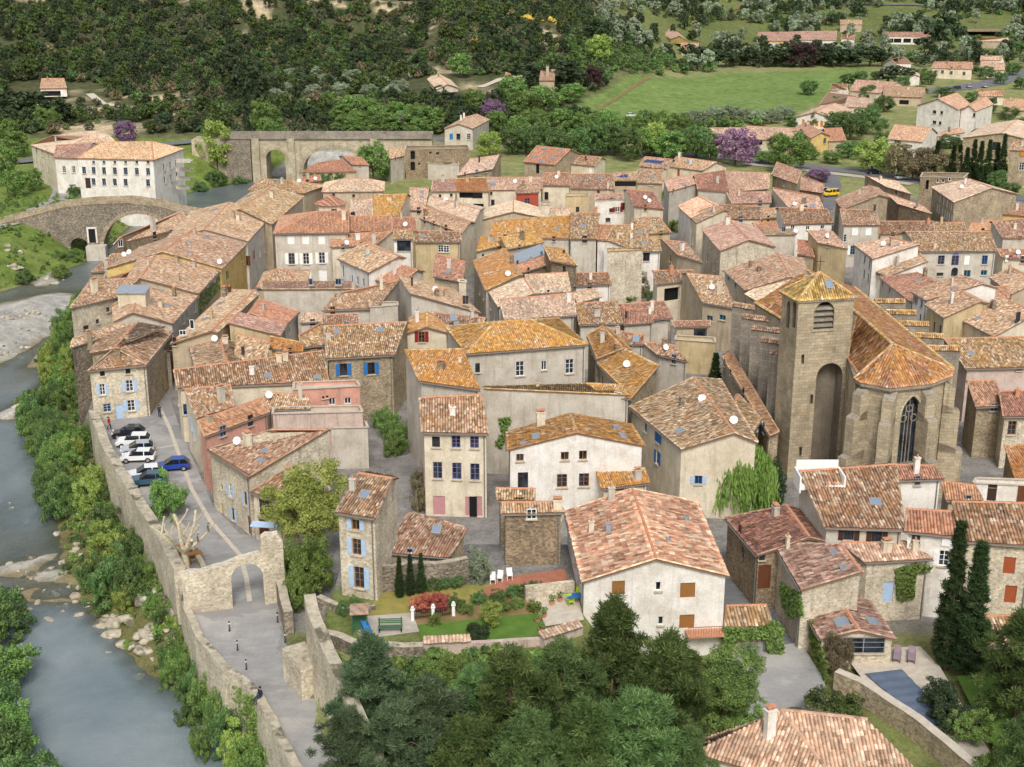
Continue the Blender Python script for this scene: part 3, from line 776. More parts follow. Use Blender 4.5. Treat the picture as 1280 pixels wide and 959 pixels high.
# ------------------------------------------------------------------ house builder
TP, TC = .25, .38                      # tile column pitch, course length
def tile_field(poly, near, rng, pitch=TP, course=TC):
    """half-round tile columns on a planar convex roof face; returns V, F, UV"""
    pts = [Vector(p) for p in poly]
    n = Vector()
    for i in range(len(pts)):
        a, b = pts[i], pts[(i + 1) % len(pts)]
        n += a.cross(b)
    n.normalize()
    if n.z < 0: n = -n
    down = Vector((n.x, n.y, 0))
    if down.length < 1e-3: down = Vector((0, -1, 0))
    v = (down - n * down.dot(n)).normalized()
    u = n.cross(v).normalized()
    o = pts[0]
    q = [((p - o).dot(u), (p - o).dot(v)) for p in pts]
    us = [a for a, b in q]
    u0, u1 = min(us), max(us)
    vmx = max(b for a, b in q)
    def rng_v(x):
        lo, hi = 1e9, -1e9
        for i in range(len(q)):
            (a, b), (c, d) = q[i], q[(i + 1) % len(q)]
            if abs(c - a) < 1e-6:
                if abs(x - a) < 1e-4: lo, hi = min(lo, b, d), max(hi, b, d)
                continue
            s = (x - a) / (c - a)
            if -1e-6 <= s <= 1 + 1e-6:
                y = b + (d - b) * s; lo, hi = min(lo, y), max(hi, y)
        return lo, hi
    zf = None
    if len(pts) == 4:
        qa, qb, qc, qd = pts
        zlo, zhi = min(p.z for p in pts) - .05, max(p.z for p in pts) + .02
        def pl(p, q_, r):
            m = (q_ - p).cross(r - p); return (p, m)
        T1, T2 = pl(qa, qb, qc), pl(qa, qc, qd)
        dg = (qc - qa).xy; sg = dg.x * (qb - qa).y - dg.y * (qb - qa).x
        def zf(p):
            e = (p - qa).xy; t = dg.x * e.y - dg.y * e.x
            p0, m = T1 if (t > 0) == (sg > 0) else T2
            return min(max(p0.z - (m.x * (p.x - p0.x) + m.y * (p.y - p0.y)) / (m.z if abs(m.z) > 1e-6 else 1e-6), zlo), zhi)
    ncol = max(2, int(round((u1 - u0) / pitch))); pw = (u1 - u0) / ncol
    fr = (0.0, .12, .34, .66, .88, 1.0); hs = (.012, .05, .105, .105, .05, .012)
    if not near: fr, hs = (0.0, .2, .5, .8, 1.0), (.012, .07, .11, .07, .012)
    V, UV, FF = [], [], []
    nv_all = None
    for c in range(ncol):
        off = rng.random() * course; dh = rng.normal(0, .008); rid = rng.random() * 7
        du = rng.normal(0, .012)
        um = u0 + (c + .5) * pw
        lo_m, hi_m = rng_v(min(max(um, u0 + 1e-4), u1 - 1e-4))
        if hi_m - lo_m < .12: continue
        if near:
            ks = np.arange(hi_m + .05 - off * .15, lo_m, -course)
            vs, lift = [], []
            for k in ks:
                j = rng.normal(0, .012)
                vs += [k + j, max(k - course + .0, lo_m)]; lift += [.035 + rng.normal(0, .008), .0]
            vs[-1] = lo_m
        else:
            tws = abs((pts[3] - pts[0]).dot((pts[1] - pts[0]).cross(pts[2] - pts[0]).normalized())) if len(pts) == 4 else 0
            vs = list(np.linspace(hi_m + .06, lo_m, 9 if tws > .04 else 2)); lift = [0] * len(vs)
        m = len(fr); base = len(V)
        lim = [rng_v(min(max(u0 + (c + f_) * pw, u0 + 1e-4), u1 - 1e-4)) for f_ in fr]
        for k, (vv, lf) in enumerate(zip(vs, lift)):
            for f_, h_, (l_, h2) in zip(fr, hs, lim):
                x = u0 + (c + f_) * pw
                y = min(max(vv, l_), h2 + .06)
                pz = o + u * (x + du * (0 if f_ in (0, 1) else 1)) + v * y
                if zf: pz.z = zf(pz)
                pz = pz + n * (h_ + lf + dh)
                V.append(pz)
                ty = k // 2 if near else (hi_m - vv) / course
                UV.append((c + min(max(f_, .01), .99), (ty + (.1 if k % 2 == 0 else .9)) if near else ty + rid))
        for k in range(len(vs) - 1):
            for j in range(m - 1):
                a = base + k * m + j
                FF.append((a, a + 1, a + m + 1, a + m))
    return V, FF, UV
def ridge_caps(segs, r=.15):
    mb = MB()
    for a, b in segs:
        a, b = Vector(a), Vector(b)
        d = b - a; L = d.length
        if L < .3: continue
        d.normalize(); s = d.cross(Vector((0, 0, 1))).normalized(); up = s.cross(d)
        n = max(1, int(L / .42))
        for i in range(n):
            p0, p1 = a + d * (L * i / n), a + d * (L * (i + 1) / n + .03)
            rr = r * random.uniform(.92, 1.1)
            pr = []
            for p, k in ((p0, rr), (p1, rr * .88)):
                pr.append([p + s * (k * math.cos(t)) + up * (k * math.sin(t) * .9 + .05) for t in (math.pi, math.pi * .7, math.pi * .3, 0)])
            for j in range(3):
                mb.poly([pr[0][j], pr[0][j + 1], pr[1][j + 1], pr[1][j]], [(i + .5, j * .2), (i + .5, j * .2), (i + .6, j * .2), (i + .6, j * .2)])
            mb.poly(pr[0], [(i + .5, .5)] * 4)
    return mb
_wc = {}
def window_mesh(w, h, fr, kind):
    key = (round(w, 2), round(h, 2), fr, kind)
    if key in _wc: return _wc[key]
    mb = MB(); t = .07
    mb.box((-w / 2, -.05, 0), (-w / 2 + t, .03, h)); mb.box((w / 2 - t, -.05, 0), (w / 2, .03, h))
    mb.box((-w / 2 + t, -.05, 0), (w / 2 - t, .03, t)); mb.box((-w / 2 + t, -.05, h - t), (w / 2 - t, .03, h))
    if w > .6: mb.box((-.035, -.047, t), (.035, .027, h - t))
    if kind == 'w' and h > 1.0:
        for z in (h * .36, h * .68): mb.box((-w / 2 + t, -.044, z), (w / 2 - t, .02, z + .035))
    f = mb.mesh('window', M['p_' + fr])
    g = MB(); g.poly([(-w / 2 + .02, -.01, .02), (w / 2 - .02, -.01, .02), (w / 2 - .02, -.01, h - .02), (-w / 2 + .02, -.01, h - .02)])
    s = MB(); s.box((-w / 2 - .12, -.34, -.12), (w / 2 + .12, .0, -.005))
    _wc[key] = (f, g.mesh('pane', M['glass']), s.mesh('sill', M['mortar']))
    return _wc[key]
_sc = {}
def shutter_mesh(w, h, c):
    key = (round(w, 2), round(h, 2), c)
    if key not in _sc:
        mb = MB(); mb.box((0, -.06, 0), (w, -.015, h))
        for z in (h * .12, h * .48, h * .82): mb.box((.03, -.085, z), (w - .03, -.06, z + .09))
        _sc[key] = mb.mesh('shutter', M['p_' + c])
    return _sc[key]
_dc = {}
def panel_mesh(w, h, c):
    key = (round(w, 2), round(h, 2), c)
    if key not in _dc:
        mb = MB(); mb.box((-w / 2, -.06, 0), (w / 2, .02, h)); 
        n = max(2, int(w / .22))
        for i in range(1, n): mb.box((-w / 2 + i * w / n - .012, -.075, .02), (-w / 2 + i * w / n + .012, -.06, h - .02))
        _dc[key] = mb.mesh('door', M['p_' + c])
    return _dc[key]
def chimney_obj(p, h, w, m, parent, rz=0):
    mb = MB(); mb.box((-w / 2, -w * .35, -1.1), (w / 2, w * .35, h))
    mb.box((-w / 2 - .06, -w * .35 - .06, h), (w / 2 + .06, w * .35 + .06, h + .09))
    o = mb.build('chimney', m, parent); o.location = p; o.rotation_euler = (0, 0, rz)
    c = MB()
    if w > .62:
        for s in (-1, 1): c.box((s * w * .25 - .09, -.1, h + .09), (s * w * .25 + .09, .1, h + .3))
        c.box((-w / 2, -w * .35, h + .3), (w / 2, w * .35, h + .36))
    else: c.tube([(0, 0, h + .09), (0, 0, h + .4)], [.11, .09], 8)
    c.build('chimney_pot', M['terracotta'], o)
    return o
_dish = None
def dish_obj(p, parent, sc=1.0, m=None):
    global _dish
    if _dish is None:
        a = MB(); n = 14
        prof = [(0.001, 0), (.2, .03), (.34, .085), (.45, .16)]
        a.lathe((0, 0, 0), prof, n)
        b = MB(); b.tube([(0, 0, -.55), (0, 0, 0)], [.03, .03], 6)
        c = MB(); c.tube([(0, -.05, -.3), (0, -.42, .05)], [.02, .02], 5); c.box((-.05, -.5, .02), (.05, -.4, .12))
        _dish = (a.mesh('satellite_dish', M['p_white'], True), b.mesh('mast', M['zinc']), c.mesh('feed_arm', M['p_grey']))
    o = link('satellite_dish', _dish[0], parent, loc=p)
    if m: o.material_slots[0].link = 'OBJECT'; o.material_slots[0].material = m
    o.rotation_euler = (rad(62), 0, random.uniform(-.3, .6)); o.scale = (sc,) * 3
    k = link('mast', _dish[1], o); k.rotation_euler = (rad(-62), 0, 0)
    return o
def skylight_obj(p, n, parent, w=.8, h=1.0, m='skyglass'):
    n = Vector(n); d = Vector((n.x, n.y, 0)).normalized(); v = (d - n * d.dot(n)).normalized(); u = n.cross(v)
    mb = MB(); o0 = p - u * w / 2 - v * h / 2 + n * .02
    t = .09
    for (a, b, c, e) in ((0, 0, w, t), (0, h - t, w, t), (0, t, t, h - 2 * t), (w - t, t, t, h - 2 * t)):
        mb.obox(o0 + u * a + v * b, u * c, v * e, n * .17)
    o = mb.build('skylight', M['p_grey'], parent)
    g = MB(); q = [o0 + u * t + v * t, o0 + u * (w - t) + v * t, o0 + u * (w - t) + v * (h - t), o0 + u * t + v * (h - t)]
    g.poly([x + n * .13 for x in q]); g.build('pane', M[m], o)
    return o
HOUSES = []
def plane_hit(px, py, p0, nrm):
    d = ray(px, py); k = d.dot(nrm)
    if abs(k) < 1e-6: return None
    t = (Vector(p0) - CAM).dot(nrm) / k
    return CAM + d * t if t > 0 else None
def in_convex(p, poly, n):
    s = 0
    for i in range(len(poly)):
        a, b = Vector(poly[i]), Vector(poly[(i + 1) % len(poly)])
        c = (b - a).cross(p - a).dot(n)
        if abs(c) < 1e-4: continue
        if s == 0: s = 1 if c > 0 else -1
        elif (c > 0) != (s > 0): return False
    return True
def house(lab, typ, pts, z, wall='stone', roof='tile_old', k=.8, pitch=.30, hips='01', items=(), base=None, rise=None, name='house', cat='house', zone='', edge='tile', inset=.28, group=None, tw=1.0, auto=True):
    rng = np.random.default_rng(len(HOUSES) * 7 + 3)
    if typ in 'GH':
        E0, E1 = P(*pts[0], z), P(*pts[1], z)
        rs = rise or 1.4
        for _ in range(12):
            R0, R1 = P(*pts[2], z + rs), P(*pts[3], z + rs)
            e = Vector((E1.x - E0.x, E1.y - E0.y)).normalized(); nn = Vector((-e.y, e.x))
            mid = (R0 + R1) / 2 - (E0 + E1) / 2
            d = abs(nn.dot(mid.xy))
            if rise: break
            rs = .5 * rs + .5 * max(.35, min(pitch * d, 3.6))
        zr = z + rs
        nn = nn if nn.dot(mid.xy) > 0 else -nn
        nn3 = Vector((nn.x, nn.y, 0)); dd = nn.dot(mid.xy)
        zb = zr - k * rs
        def back(E, R, hip):
            if hip: q = E + nn3 * (dd * (1 + k))
            else: q = R + (R - E) * k
            return Vector((q.x, q.y, zb))
        if typ == 'G': B0, B1 = back(E0, R0, False), back(E1, R1, False)
        else: B0, B1 = back(E0, R0, '0' in hips), back(E1, R1, '1' in hips)
        h0, h1 = typ == 'H' and '0' in hips, typ == 'H' and '1' in hips
        corners = [E0, E1, B1, B0]
        faces = [[E0, E1, R1, R0]]
        if k > .02: faces.append([R0, R1, B1, B0])
        if h1: faces.append([E1, B1, R1])
        if h0: faces.append([B0, E0, R0])
        ridges = [(R0, R1)] if k > .02 else []
        if h0: ridges += [(E0, R0), (B0, R0)]
        if h1: ridges += [(E1, R1), (B1, R1)]
        mids = [None, None if h1 else R1, None, None if h0 else R0]
        if k <= .02: corners = [E0, E1, R1, R0]; mids = [None] * 4
        verges = ([] if h0 else [(E0, R0)] + ([(B0, R0)] if k > .02 else [])) + ([] if h1 else [(E1, R1)] + ([(B1, R1)] if k > .02 else []))
        if k <= .02: verges.append((R0, R1))
    else:                                  # Q: four eave corners, ridge front to back / flat / pyramid
        A, B, C, D = [P(*q, z) for q in pts]
        corners = [A, B, C, D]
        w = ((B - A).length + (C - D).length) / 4
        rs = rise if rise is not None else pitch * w
        up = Vector((0, 0, rs))
        if typ == 'Q':
            R0, R1 = (A + B) / 2 + up, (D + C) / 2 + up
            faces = [[D, A, R0, R1], [B, C, R1, R0]]; ridges = [(R0, R1)]; mids = [R0, None, R1, None]
            verges = [(A, R0), (B, R0), (C, R1), (D, R1)]
        elif typ == 'P':
            c = (A + B + C + D) / 4 + up
            faces = [[A, B, c], [B, C, c], [C, D, c], [D, A, c]]; ridges = [(A, c), (B, c), (C, c), (D, c)]; mids = [None] * 4; verges = []
        else:
            faces = [[A, B, C, D]]; ridges = []; mids = [None] * 4; verges = []
    cen = sum(corners, Vector()) / 4
    z0 = base if base is not None else hz(cen.x, cen.y) - .6
    root = thing(name, lab, cat, (cen.x, cen.y, z0), 0, group)
    off = Vector((cen.x, cen.y, z0))
    # ---- walls
    wc = []
    for c in corners:
        d = c - cen; d.z = 0
        wc.append(c - d.normalized() * min(inset * 1.3, d.length * .3) - Vector((0, 0, .06)))
    wm = []
    for i, m_ in enumerate(mids):
        if m_ is None: wm.append(None)
        else:
            a, b = wc[i], wc[(i + 1) % 4]
            t = max(.1, min(.9, (m_ - corners[i]).xy.length / max(.01, (corners[(i + 1) % 4] - corners[i]).xy.length)))
            q = a.lerp(b, t); wm.append(Vector((q.x, q.y, m_.z - .1)))
    walls = []
    for i in range(4):
        a, b = wc[i], wc[(i + 1) % 4]
        e = b - a; e.z = 0; L = e.length
        if L < .05: continue
        e.normalize(); nr = Vector((e.y, -e.x, 0))
        if nr.dot((a + b) / 2 - cen) < 0: nr = -nr
        walls.append(dict(a=a, b=b, e=e, L=L, n=nr, m=wm[i], holes=[], top=min(a.z, b.z)))
    ops = []
    for it in items:
        if it[0] not in 'wxsdao': continue
        kind, px, py = it[:3]
        best = None
        for w_ in walls:
            if w_['n'].dot(ray(px, py)) > -.02: continue
            h = plane_hit(px, py, w_['a'], w_['n'])
            if h is None: continue
            s = (h - w_['a']).dot(w_['e'])
            if -.3 < s < w_['L'] + .3 and z0 < h.z < max(w_['a'].z, w_['b'].z) + 2:
                dist = (h - CAM).length
                if best is None or dist < best[0]: best = (dist, w_, s, h.z)
        if best: ops.append((it, best[1], best[2], best[3]))
    defs = dict(w=(.95, 1.45), x=(1.0, 1.45), s=(.6, .7), d=(1.1, 2.2), a=(1.3, 2.3), o=(2.2, 1.5))
    mb = MB()
    for it, w_, s, zc in ops:
        kind = it[0]
        ww, hh = defs[kind]
        if len(it) > 3 and it[3]: ww = it[3]
        if len(it) > 4 and it[4]: hh = it[4]
        s = max(ww / 2 + .1, min(w_['L'] - ww / 2 - .1, s))
        zb_ = zc - hh / 2
        hole = not (zb_ + hh > w_['top'] - .02 or s - ww / 2 < .05 or s + ww / 2 > w_['L'] - .05)
        for (c0, c1, d0, d1) in w_['holes']:
            if s - ww / 2 < c1 + .02 and s + ww / 2 > c0 - .02 and zb_ < d1 + .02 and zb_ + hh > d0 - .02: hole = False
        if hole: w_['holes'].append((s - ww / 2, s + ww / 2, zb_, zb_ + hh))
        fr = it[5] if len(it) > 5 and it[5] else 'white'
        sh = it[6] if len(it) > 6 else None
        p = w_['a'] + w_['e'] * s; p.z = zb_
        rz = math.atan2(-w_['n'].x, w_['n'].y) + math.pi
        inn = .16 if hole else -.07
        pos = p - w_['n'] * inn - off
        R = rz
        nm = 'window'
        if kind in 'ws':
            f, g, sl_ = window_mesh(ww, hh, fr, kind)
            o = link('window', f, root, pos, R); link('pane', g, o); so = link('sill', sl_, o)
            if not hole: so.location = (0, .2, 0)
        elif kind in 'xd':
            o = link('door' if kind == 'd' else 'window_shutter', panel_mesh(ww, hh, fr), root, pos, R)
        elif kind == 'a':
            f, g, sl_ = window_mesh(ww, hh, fr, 'w'); o = link('window', f, root, pos, R); link('pane', g, o)
            am = MB()
            for k_ in range(8):
                a0, a1 = math.pi * k_ / 8, math.pi * (k_ + 1) / 8
                q = [(ww / 2 * math.cos(a0), hh + ww / 2 * math.sin(a0)), (ww / 2 * math.cos(a1), hh + ww / 2 * math.sin(a1))]
                am.poly([(0, -.2, hh), (q[0][0], -.2, q[0][1]), (q[1][0], -.2, q[1][1])])
            am.build('arched_top', M['p_' + fr], o)
        else:
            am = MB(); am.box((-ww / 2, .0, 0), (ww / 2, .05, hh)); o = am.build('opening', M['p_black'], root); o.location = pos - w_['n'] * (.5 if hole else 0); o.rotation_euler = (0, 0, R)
        if sh:
            sw = ww * .52
            shm = shutter_mesh(sw, hh, sh)
            pb = w_['n'] * (inn + .0)
            for sgn in (-1, 1):
                q = p + w_['e'] * 0 - off + w_['n'] * .0
                so = link('shutter', shm, root, q, R)
                so.location = q + Vector((math.cos(R), math.sin(R), 0)) * (sgn * (ww / 2 + sw / 2 + .02) - sw / 2)
    for w_ in walls:
        a, b, e, L, top = w_['a'], w_['b'], w_['e'], w_['L'], w_['top']
        uo = random.random() * 20
        def Q(s, zz): return (a.x + e.x * s - off.x, a.y + e.y * s - off.y, zz - off.z)
        xs = sorted({0, L, *[h[0] for h in w_['holes']], *[h[1] for h in w_['holes']]})
        zs = sorted({z0, top, *[h[2] for h in w_['holes']], *[h[3] for h in w_['holes']]})
        flip = e.cross(Vector((0, 0, 1))).dot(w_['n']) < 0
        def add(pp, uu):
            if flip: pp, uu = pp[::-1], uu[::-1]
            mb.poly(pp, uu)
        if not w_['holes']: xs, zs = [0, L], [z0, top]
        for i in range(len(xs) - 1):
            for j in range(len(zs) - 1):
                xm, zm = (xs[i] + xs[i + 1]) / 2, (zs[j] + zs[j + 1]) / 2
                if any(h[0] < xm < h[1] and h[2] < zm < h[3] for h in w_['holes']): continue
                add([Q(xs[i], zs[j]), Q(xs[i + 1], zs[j]), Q(xs[i + 1], zs[j + 1]), Q(xs[i], zs[j + 1])], [(uo + xs[i], zs[j]), (uo + xs[i + 1], zs[j]), (uo + xs[i + 1], zs[j + 1]), (uo + xs[i], zs[j + 1])])
        for (h0_, h1_, h2_, h3_) in w_['holes']:
            inn = Vector((-w_['n'].x, -w_['n'].y, 0)) * .5
            def I(s, zz): q = Q(s, zz); return (q[0] + inn.x, q[1] + inn.y, q[2])
            cs = [(h0_, h2_), (h1_, h2_), (h1_, h3_), (h0_, h3_)]
            for i in range(4):
                c, d = cs[i], cs[(i + 1) % 4]
                mb.poly([Q(*d), Q(*c), I(*c), I(*d)], [(0, 0), (1, 0), (1, .3), (0, .3)])
        up = [Q(0, top)] ; uvu = [(uo, top)]
        tops = [(L, b.z)] + ([((w_['m'] - a).dot(e), w_['m'].z)] if w_['m'] is not None else []) + [(0, a.z)]
        poly = [(0, top), (L, top)] + [t for t in tops if t[1] > top + 1e-3]
        if len(poly) > 2: add([Q(*t) for t in poly], [(uo + t[0], t[1]) for t in poly])
    mb.build('wall', M[wall], root)
    # ---- roof
    cy = cen.y
    if typ != 'F':
        sb = MB()
        for f in faces:
            n = (f[1] - f[0]).cross(f[2] - f[0]).normalized()
            if n.z < 0: f = [f[0]] + f[:0:-1]
            tp = [q - off for q in f]; bt = [q - Vector((0, 0, .16)) for q in tp]
            for a_, b_, c_ in ([(0, 1, 2), (0, 2, 3)] if len(tp) == 4 else [(0, 1, 2)]):
                sb.poly([tp[a_], tp[b_], tp[c_]]); sb.poly([bt[c_], bt[b_], bt[a_]])
            for i in range(len(tp)):
                j = (i + 1) % len(tp); sb.poly([bt[i], bt[j], tp[j], tp[i]])
        rf = sb.build('roof', M['rust_iron'] if edge == 'tile' else M[edge], root)
        V, FF, UV = [], [], []
        mm = roof
        for fi, f in enumerate(faces):
            n = (f[1] - f[0]).cross(f[2] - f[0]).normalized()
            if n.z < 0: n = -n
            if n.dot(cen - CAM) > 0 and n.dot(f[0] - CAM) > 0 and n.dot(f[2] - CAM) > 0: pass
            a, b, c = tile_field([q - off for q in f], cy < 175, rng, TP * tw, TC * tw)
            k0 = len(V); V += a; UV += [(x + fi * 200, y) for x, y in c]; FF += [[i + k0 for i in g] for g in b]
        if FF and roof in M and roof.startswith('tile'):
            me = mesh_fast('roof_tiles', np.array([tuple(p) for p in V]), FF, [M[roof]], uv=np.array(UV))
            tag(link('roof_tiles', me, rf), kind='stuff')
        if roof.startswith('tile'):
            rm = ridge_caps([(a - off, b - off) for a, b in ridges])
            if rm.f: rm.build('ridge_tiles', M['terracotta' if edge == 'tile' and roof not in ('tile_gold', 'tile_lichen') else ('tile_gold' if edge == 'tile' else edge)], rf)
            vm = ridge_caps([(a - off, b - off) for a, b in verges], .11)
            if vm.f: tag(vm.build('verge_tiles', M[roof], rf), kind='stuff')
    else:
        sb = MB(); tp = [q - off for q in wc]; hi = [q + Vector((0, 0, .0)) for q in tp]
        sb.poly([q - Vector((0, 0, .5)) for q in hi] if (hi[1] - hi[0]).cross(hi[2] - hi[0]).z > 0 else [q - Vector((0, 0, .5)) for q in hi][::-1])
        sb.build('flat_roof', M[roof if roof in M else 'concrete'], root)
        cm = MB(); 
        for i in range(4):
            a, b = hi[i], hi[(i + 1) % 4]; d = (b - a).normalized(); s = d.cross(Vector((0, 0, 1))) * .2
            cm.obox(a - s * .8 - Vector((0, 0, .03)), b - a, s * 1.6, Vector((0, 0, .07)))
        cm.build('coping', M[edge] if edge in M else M['mortar'], root)
    if typ in 'GHQ' and cy < 240 and roof.startswith('tile'):
        for a, b in ([(corners[0], corners[1])] if typ in 'GH' else [(corners[3], corners[0]), (corners[1], corners[2])]):
            if abs(a.z - b.z) > .1: continue
            d_ = ((a + b) / 2 - cen); d_.z = 0; d_.normalize(); a1, b1 = a - off + d_ * .1 - Vector((0, 0, .1)), b - off + d_ * .1 - Vector((0, 0, .1))
            gm = MB(); gm.tube([a1, b1], [.07, .07], 6); gm.build('gutter', M['gutter_metal'], root)
            c1 = wc[corners.index(b)] - off + d_ * .07; c1 = c1.lerp(a1, .25 / max(.3, (a1 - c1).length))
            gm = MB(); gm.tube([Vector((c1.x, c1.y, 0)), Vector((c1.x, c1.y, b1.z))], [.06, .06], 6); gm.build('downpipe', M['gutter_metal'], root)
    # ---- things fixed to the roof or walls
    def roof_hit(px, py):
        best = None
        for f in faces:
            n = (f[1] - f[0]).cross(f[2] - f[0]).normalized()
            if n.z < 0: n = -n
            h = plane_hit(px, py, f[0], n)
            if h is None or not in_convex(h, f, n): continue
            dd_ = (h - CAM).length
            if best is None or dd_ < best[0]: best = (dd_, h, n)
        return best
    cnt = dict(c=0, k=0, q=0, p=0)
    for it in items:
        kind = it[0]
        if kind not in 'ckqpt': continue
        hit = roof_hit(it[1], it[2])
        if not hit:
            f = faces[0]; hit = (0, sum(f, Vector()) / len(f), Vector((0, 0, 1)))
        _, h, n = hit
        cnt[kind if kind in cnt else 'c'] += 1
        if kind == 'c':
            hh = it[3] if len(it) > 3 and it[3] else random.uniform(.9, 1.4); mat_ = it[4] if len(it) > 4 else random.choice(['pl_grey', 'pl_tan', 'pl_cream', 'stone_brown'])
            ww = it[5] if len(it) > 5 else random.choice([.5, .7, .8])
            e = (corners[1] - corners[0]); chimney_obj(h - off, hh, ww, M[mat_], root, math.atan2(e.y, e.x))
        elif kind == 'k': skylight_obj(h - off, n, root, *(it[3:5] if len(it) > 4 else (.85, 1.05)))
        elif kind == 'q': dish_obj(h - off + Vector((0, 0, .55)), root, it[3] if len(it) > 3 else 1.0)
        elif kind == 'p':
            d = Vector((n.x, n.y, 0)).normalized(); v = (d - n * d.dot(n)).normalized(); u = n.cross(v)
            if u.x < 0: u = -u
            for i in range(it[3] if len(it) > 3 else 3):
                pm = MB(); o0 = h - off + u * (i * 1.08) + n * .13
                pm.obox(o0, u * 1.0, v * 1.6, n * .05); pm.build('solar_panel', M['solar'], root)
    if auto and not any(i[0] == 'c' for i in items) and typ != 'F' and rng.random() < .75:
        f = faces[0]; t, s = rng.uniform(.2, .8), rng.uniform(.55, .9)
        a = f[0].lerp(f[1], t); b = f[3 if len(f) > 3 else 2].lerp(f[2], t); q = a.lerp(b, s)
        e = (corners[1] - corners[0])
        chimney_obj(q - off, float(rng.uniform(.8, 1.3)), float(rng.choice([.45, .6, .75])), M[str(rng.choice(['pl_grey', 'pl_tan', 'pl_cream', 'stone_brown']))], root, math.atan2(e.y, e.x)); cnt['c'] += 1
    HOUSES.append(dict(o=root, c=cen, z=z, wall=wall, roof=roof, zone=zone, cnt=cnt, lab=lab, typ=typ, items=items, faces=faces, off=off, corners=corners))
    return root
plain('solar', S_(50, 72, 120), .2, .5, vary=.15)
# ------------------------------------------------------------------ the village, house by house (pixels of roof edges; distance from eave height)
def Hs(typ, pts, z, wall, roof, zone, lab='', items=(), **k):
    if zone in ('beyond the green field', 'in the modern housing beside the field', 'on the wooded hillside'):
        hh = k.pop('H', 3.3); mx_, my_ = (pts[0][0] + pts[1][0]) / 2, (pts[0][1] + pts[1][1]) / 2; k['base'] = None; z = 8.0
        for _ in range(30): p_ = P(mx_, my_, z); z = .5 * z + .5 * (hz(p_.x, p_.y + 3) + hh)
    elif typ in 'GH' and not any(i[0] in 'wxsdao' for i in items):
        ra_ = random.Random(int(pts[0][0] * 7 + pts[0][1])); A, B = P(*pts[0], z - 1.5), P(*pts[1], z - 1.5); n_ = max(1, int((B - A).length / 4))
        items = list(items) + [('s', *pix(A.lerp(B, (i + ra_.uniform(.35, .65)) / n_)), ra_.choice([.6, .75, .9]), ra_.choice([.7, 1.0, 1.3]), ra_.choice(['white', 'darkwood', 'greyblue', 'wood'])) for i in range(n_) if ra_.random() < .75]
    return house(lab, typ, pts, z, wall, roof, items=items, zone=zone, **k)
w = lambda x, y, W=None, H=None, fr=None, sh=None: ('w', x, y, W, H, fr, sh)
s = lambda x, y, W=None, H=None, fr='darkwood', sh=None: ('s', x, y, W, H, fr, sh)
x_ = lambda x, y, W=None, H=None, c='white': ('x', x, y, W, H, c)
d = lambda x, y, W=None, H=None, c='darkwood', sh=None: ('d', x, y, W, H, c, sh)
c = lambda x, y, h=None, *r: ('c', x, y, h, *r)
k_ = lambda x, y, *r: ('k', x, y, *r)
q = lambda x, y, *r: ('q', x, y, *r)
o_ = lambda x, y, W=None, H=None: ('o', x, y, W, H)
RV, MS, MV = 'between the river and the old street', 'along the old street', 'in the middle of the village'
# --- riverside row, from the parking back to the old bridge
Hs('H', [(109.7, 464), (183, 457), (142.5, 436), (150, 428)], 7, 'stone_light', 'tile_old', RV, 'stone corner house with a striped hipped roof above the parked cars', k=2.2, hips='1', base=-1,
   items=[s(128, 467), s(160, 464), w(128, 487, .7, 1.5, None, 'lightblue'), w(162, 482.5, .9, 1.5, None, 'lightblue'), w(164, 507, .95, 1.5, None, 'lightblue'), w(134, 510, 1.0, 1.1, 'lightblue'), d(149.5, 515, .9, 2.0, 'lightblue'),
          s(193, 448), w(194.5, 464, .8, 1.4, 'darkwood'), s(206, 452), w(203, 484, .8, 1.6, 'darkwood'), c(148, 434, .9)])
Hs('G', [(183, 456.5), (216.7, 415), (144, 436), (168, 405)], 7, 'stone', 'tile_old', RV, k=.9, base=-1, items=[s(206, 436), w(210, 450, .8, 1.4, 'darkwood')])
Hs('G', [(88, 435), (152, 415), (91, 424), (165, 399)], 7.5, 'stone_grey', 'tile_old', RV, k=0, base=-7, items=[s(150, 420), c(111, 427, 1.3)])
Hs('G', [(87, 386), (149, 371), (112, 352), (176, 347)], 9.5, 'stone_light', 'tile_old', RV, 'tall rubble stone house with ochre-edged roof right above the river bushes', k=.3, base=-7, items=[s(135, 387), w(108, 412, 1, 1.2, 'darkwood'), c(118, 360, 1.2, 'pl_cream', .9), s(122, 402)])
Hs('G', [(216, 404.5), (248.8, 370), (166, 391), (175, 355)], 7.5, 'pl_grey', 'tile_old', RV, 'house with three skylights and a grey street front beside the ivy wall', k=.5, items=[c(201, 384, .9), k_(209, 382), k_(194, 394), k_(200, 364), c(218, 371), w(229, 398, .7, 1.5, 'grey'), w(234, 392, .7, 1.5, 'grey'), w(243, 384, .7, 1.5, 'grey')])
Hs('G', [(248.4, 367), (277.7, 336.4), (175.6, 348), (196, 317)], 8, 'pl_tan', 'tile_old', RV, 'broad roofed house whose street wall is covered in green ivy', k=.3, items=[c(223, 352, 1), c(221, 328, .9), c(243, 335, .9), c(186, 335, 1.2)])
Hs('G', [(278, 336), (310, 303), (203, 315), (241, 287)], 8.5, 'pl_yellow', 'tile_old', RV, k=1, items=[k_(236, 303), k_(236, 315), k_(258, 298), w(284, 344, .7, 1.4, 'green', 'green'), w(291, 335, .7, 1.4, 'mauve'), w(304, 326, .7, 1.5, 'brown'), w(302, 322, .7, 1.4, 'brown'), q(275, 331), c(244, 293)])
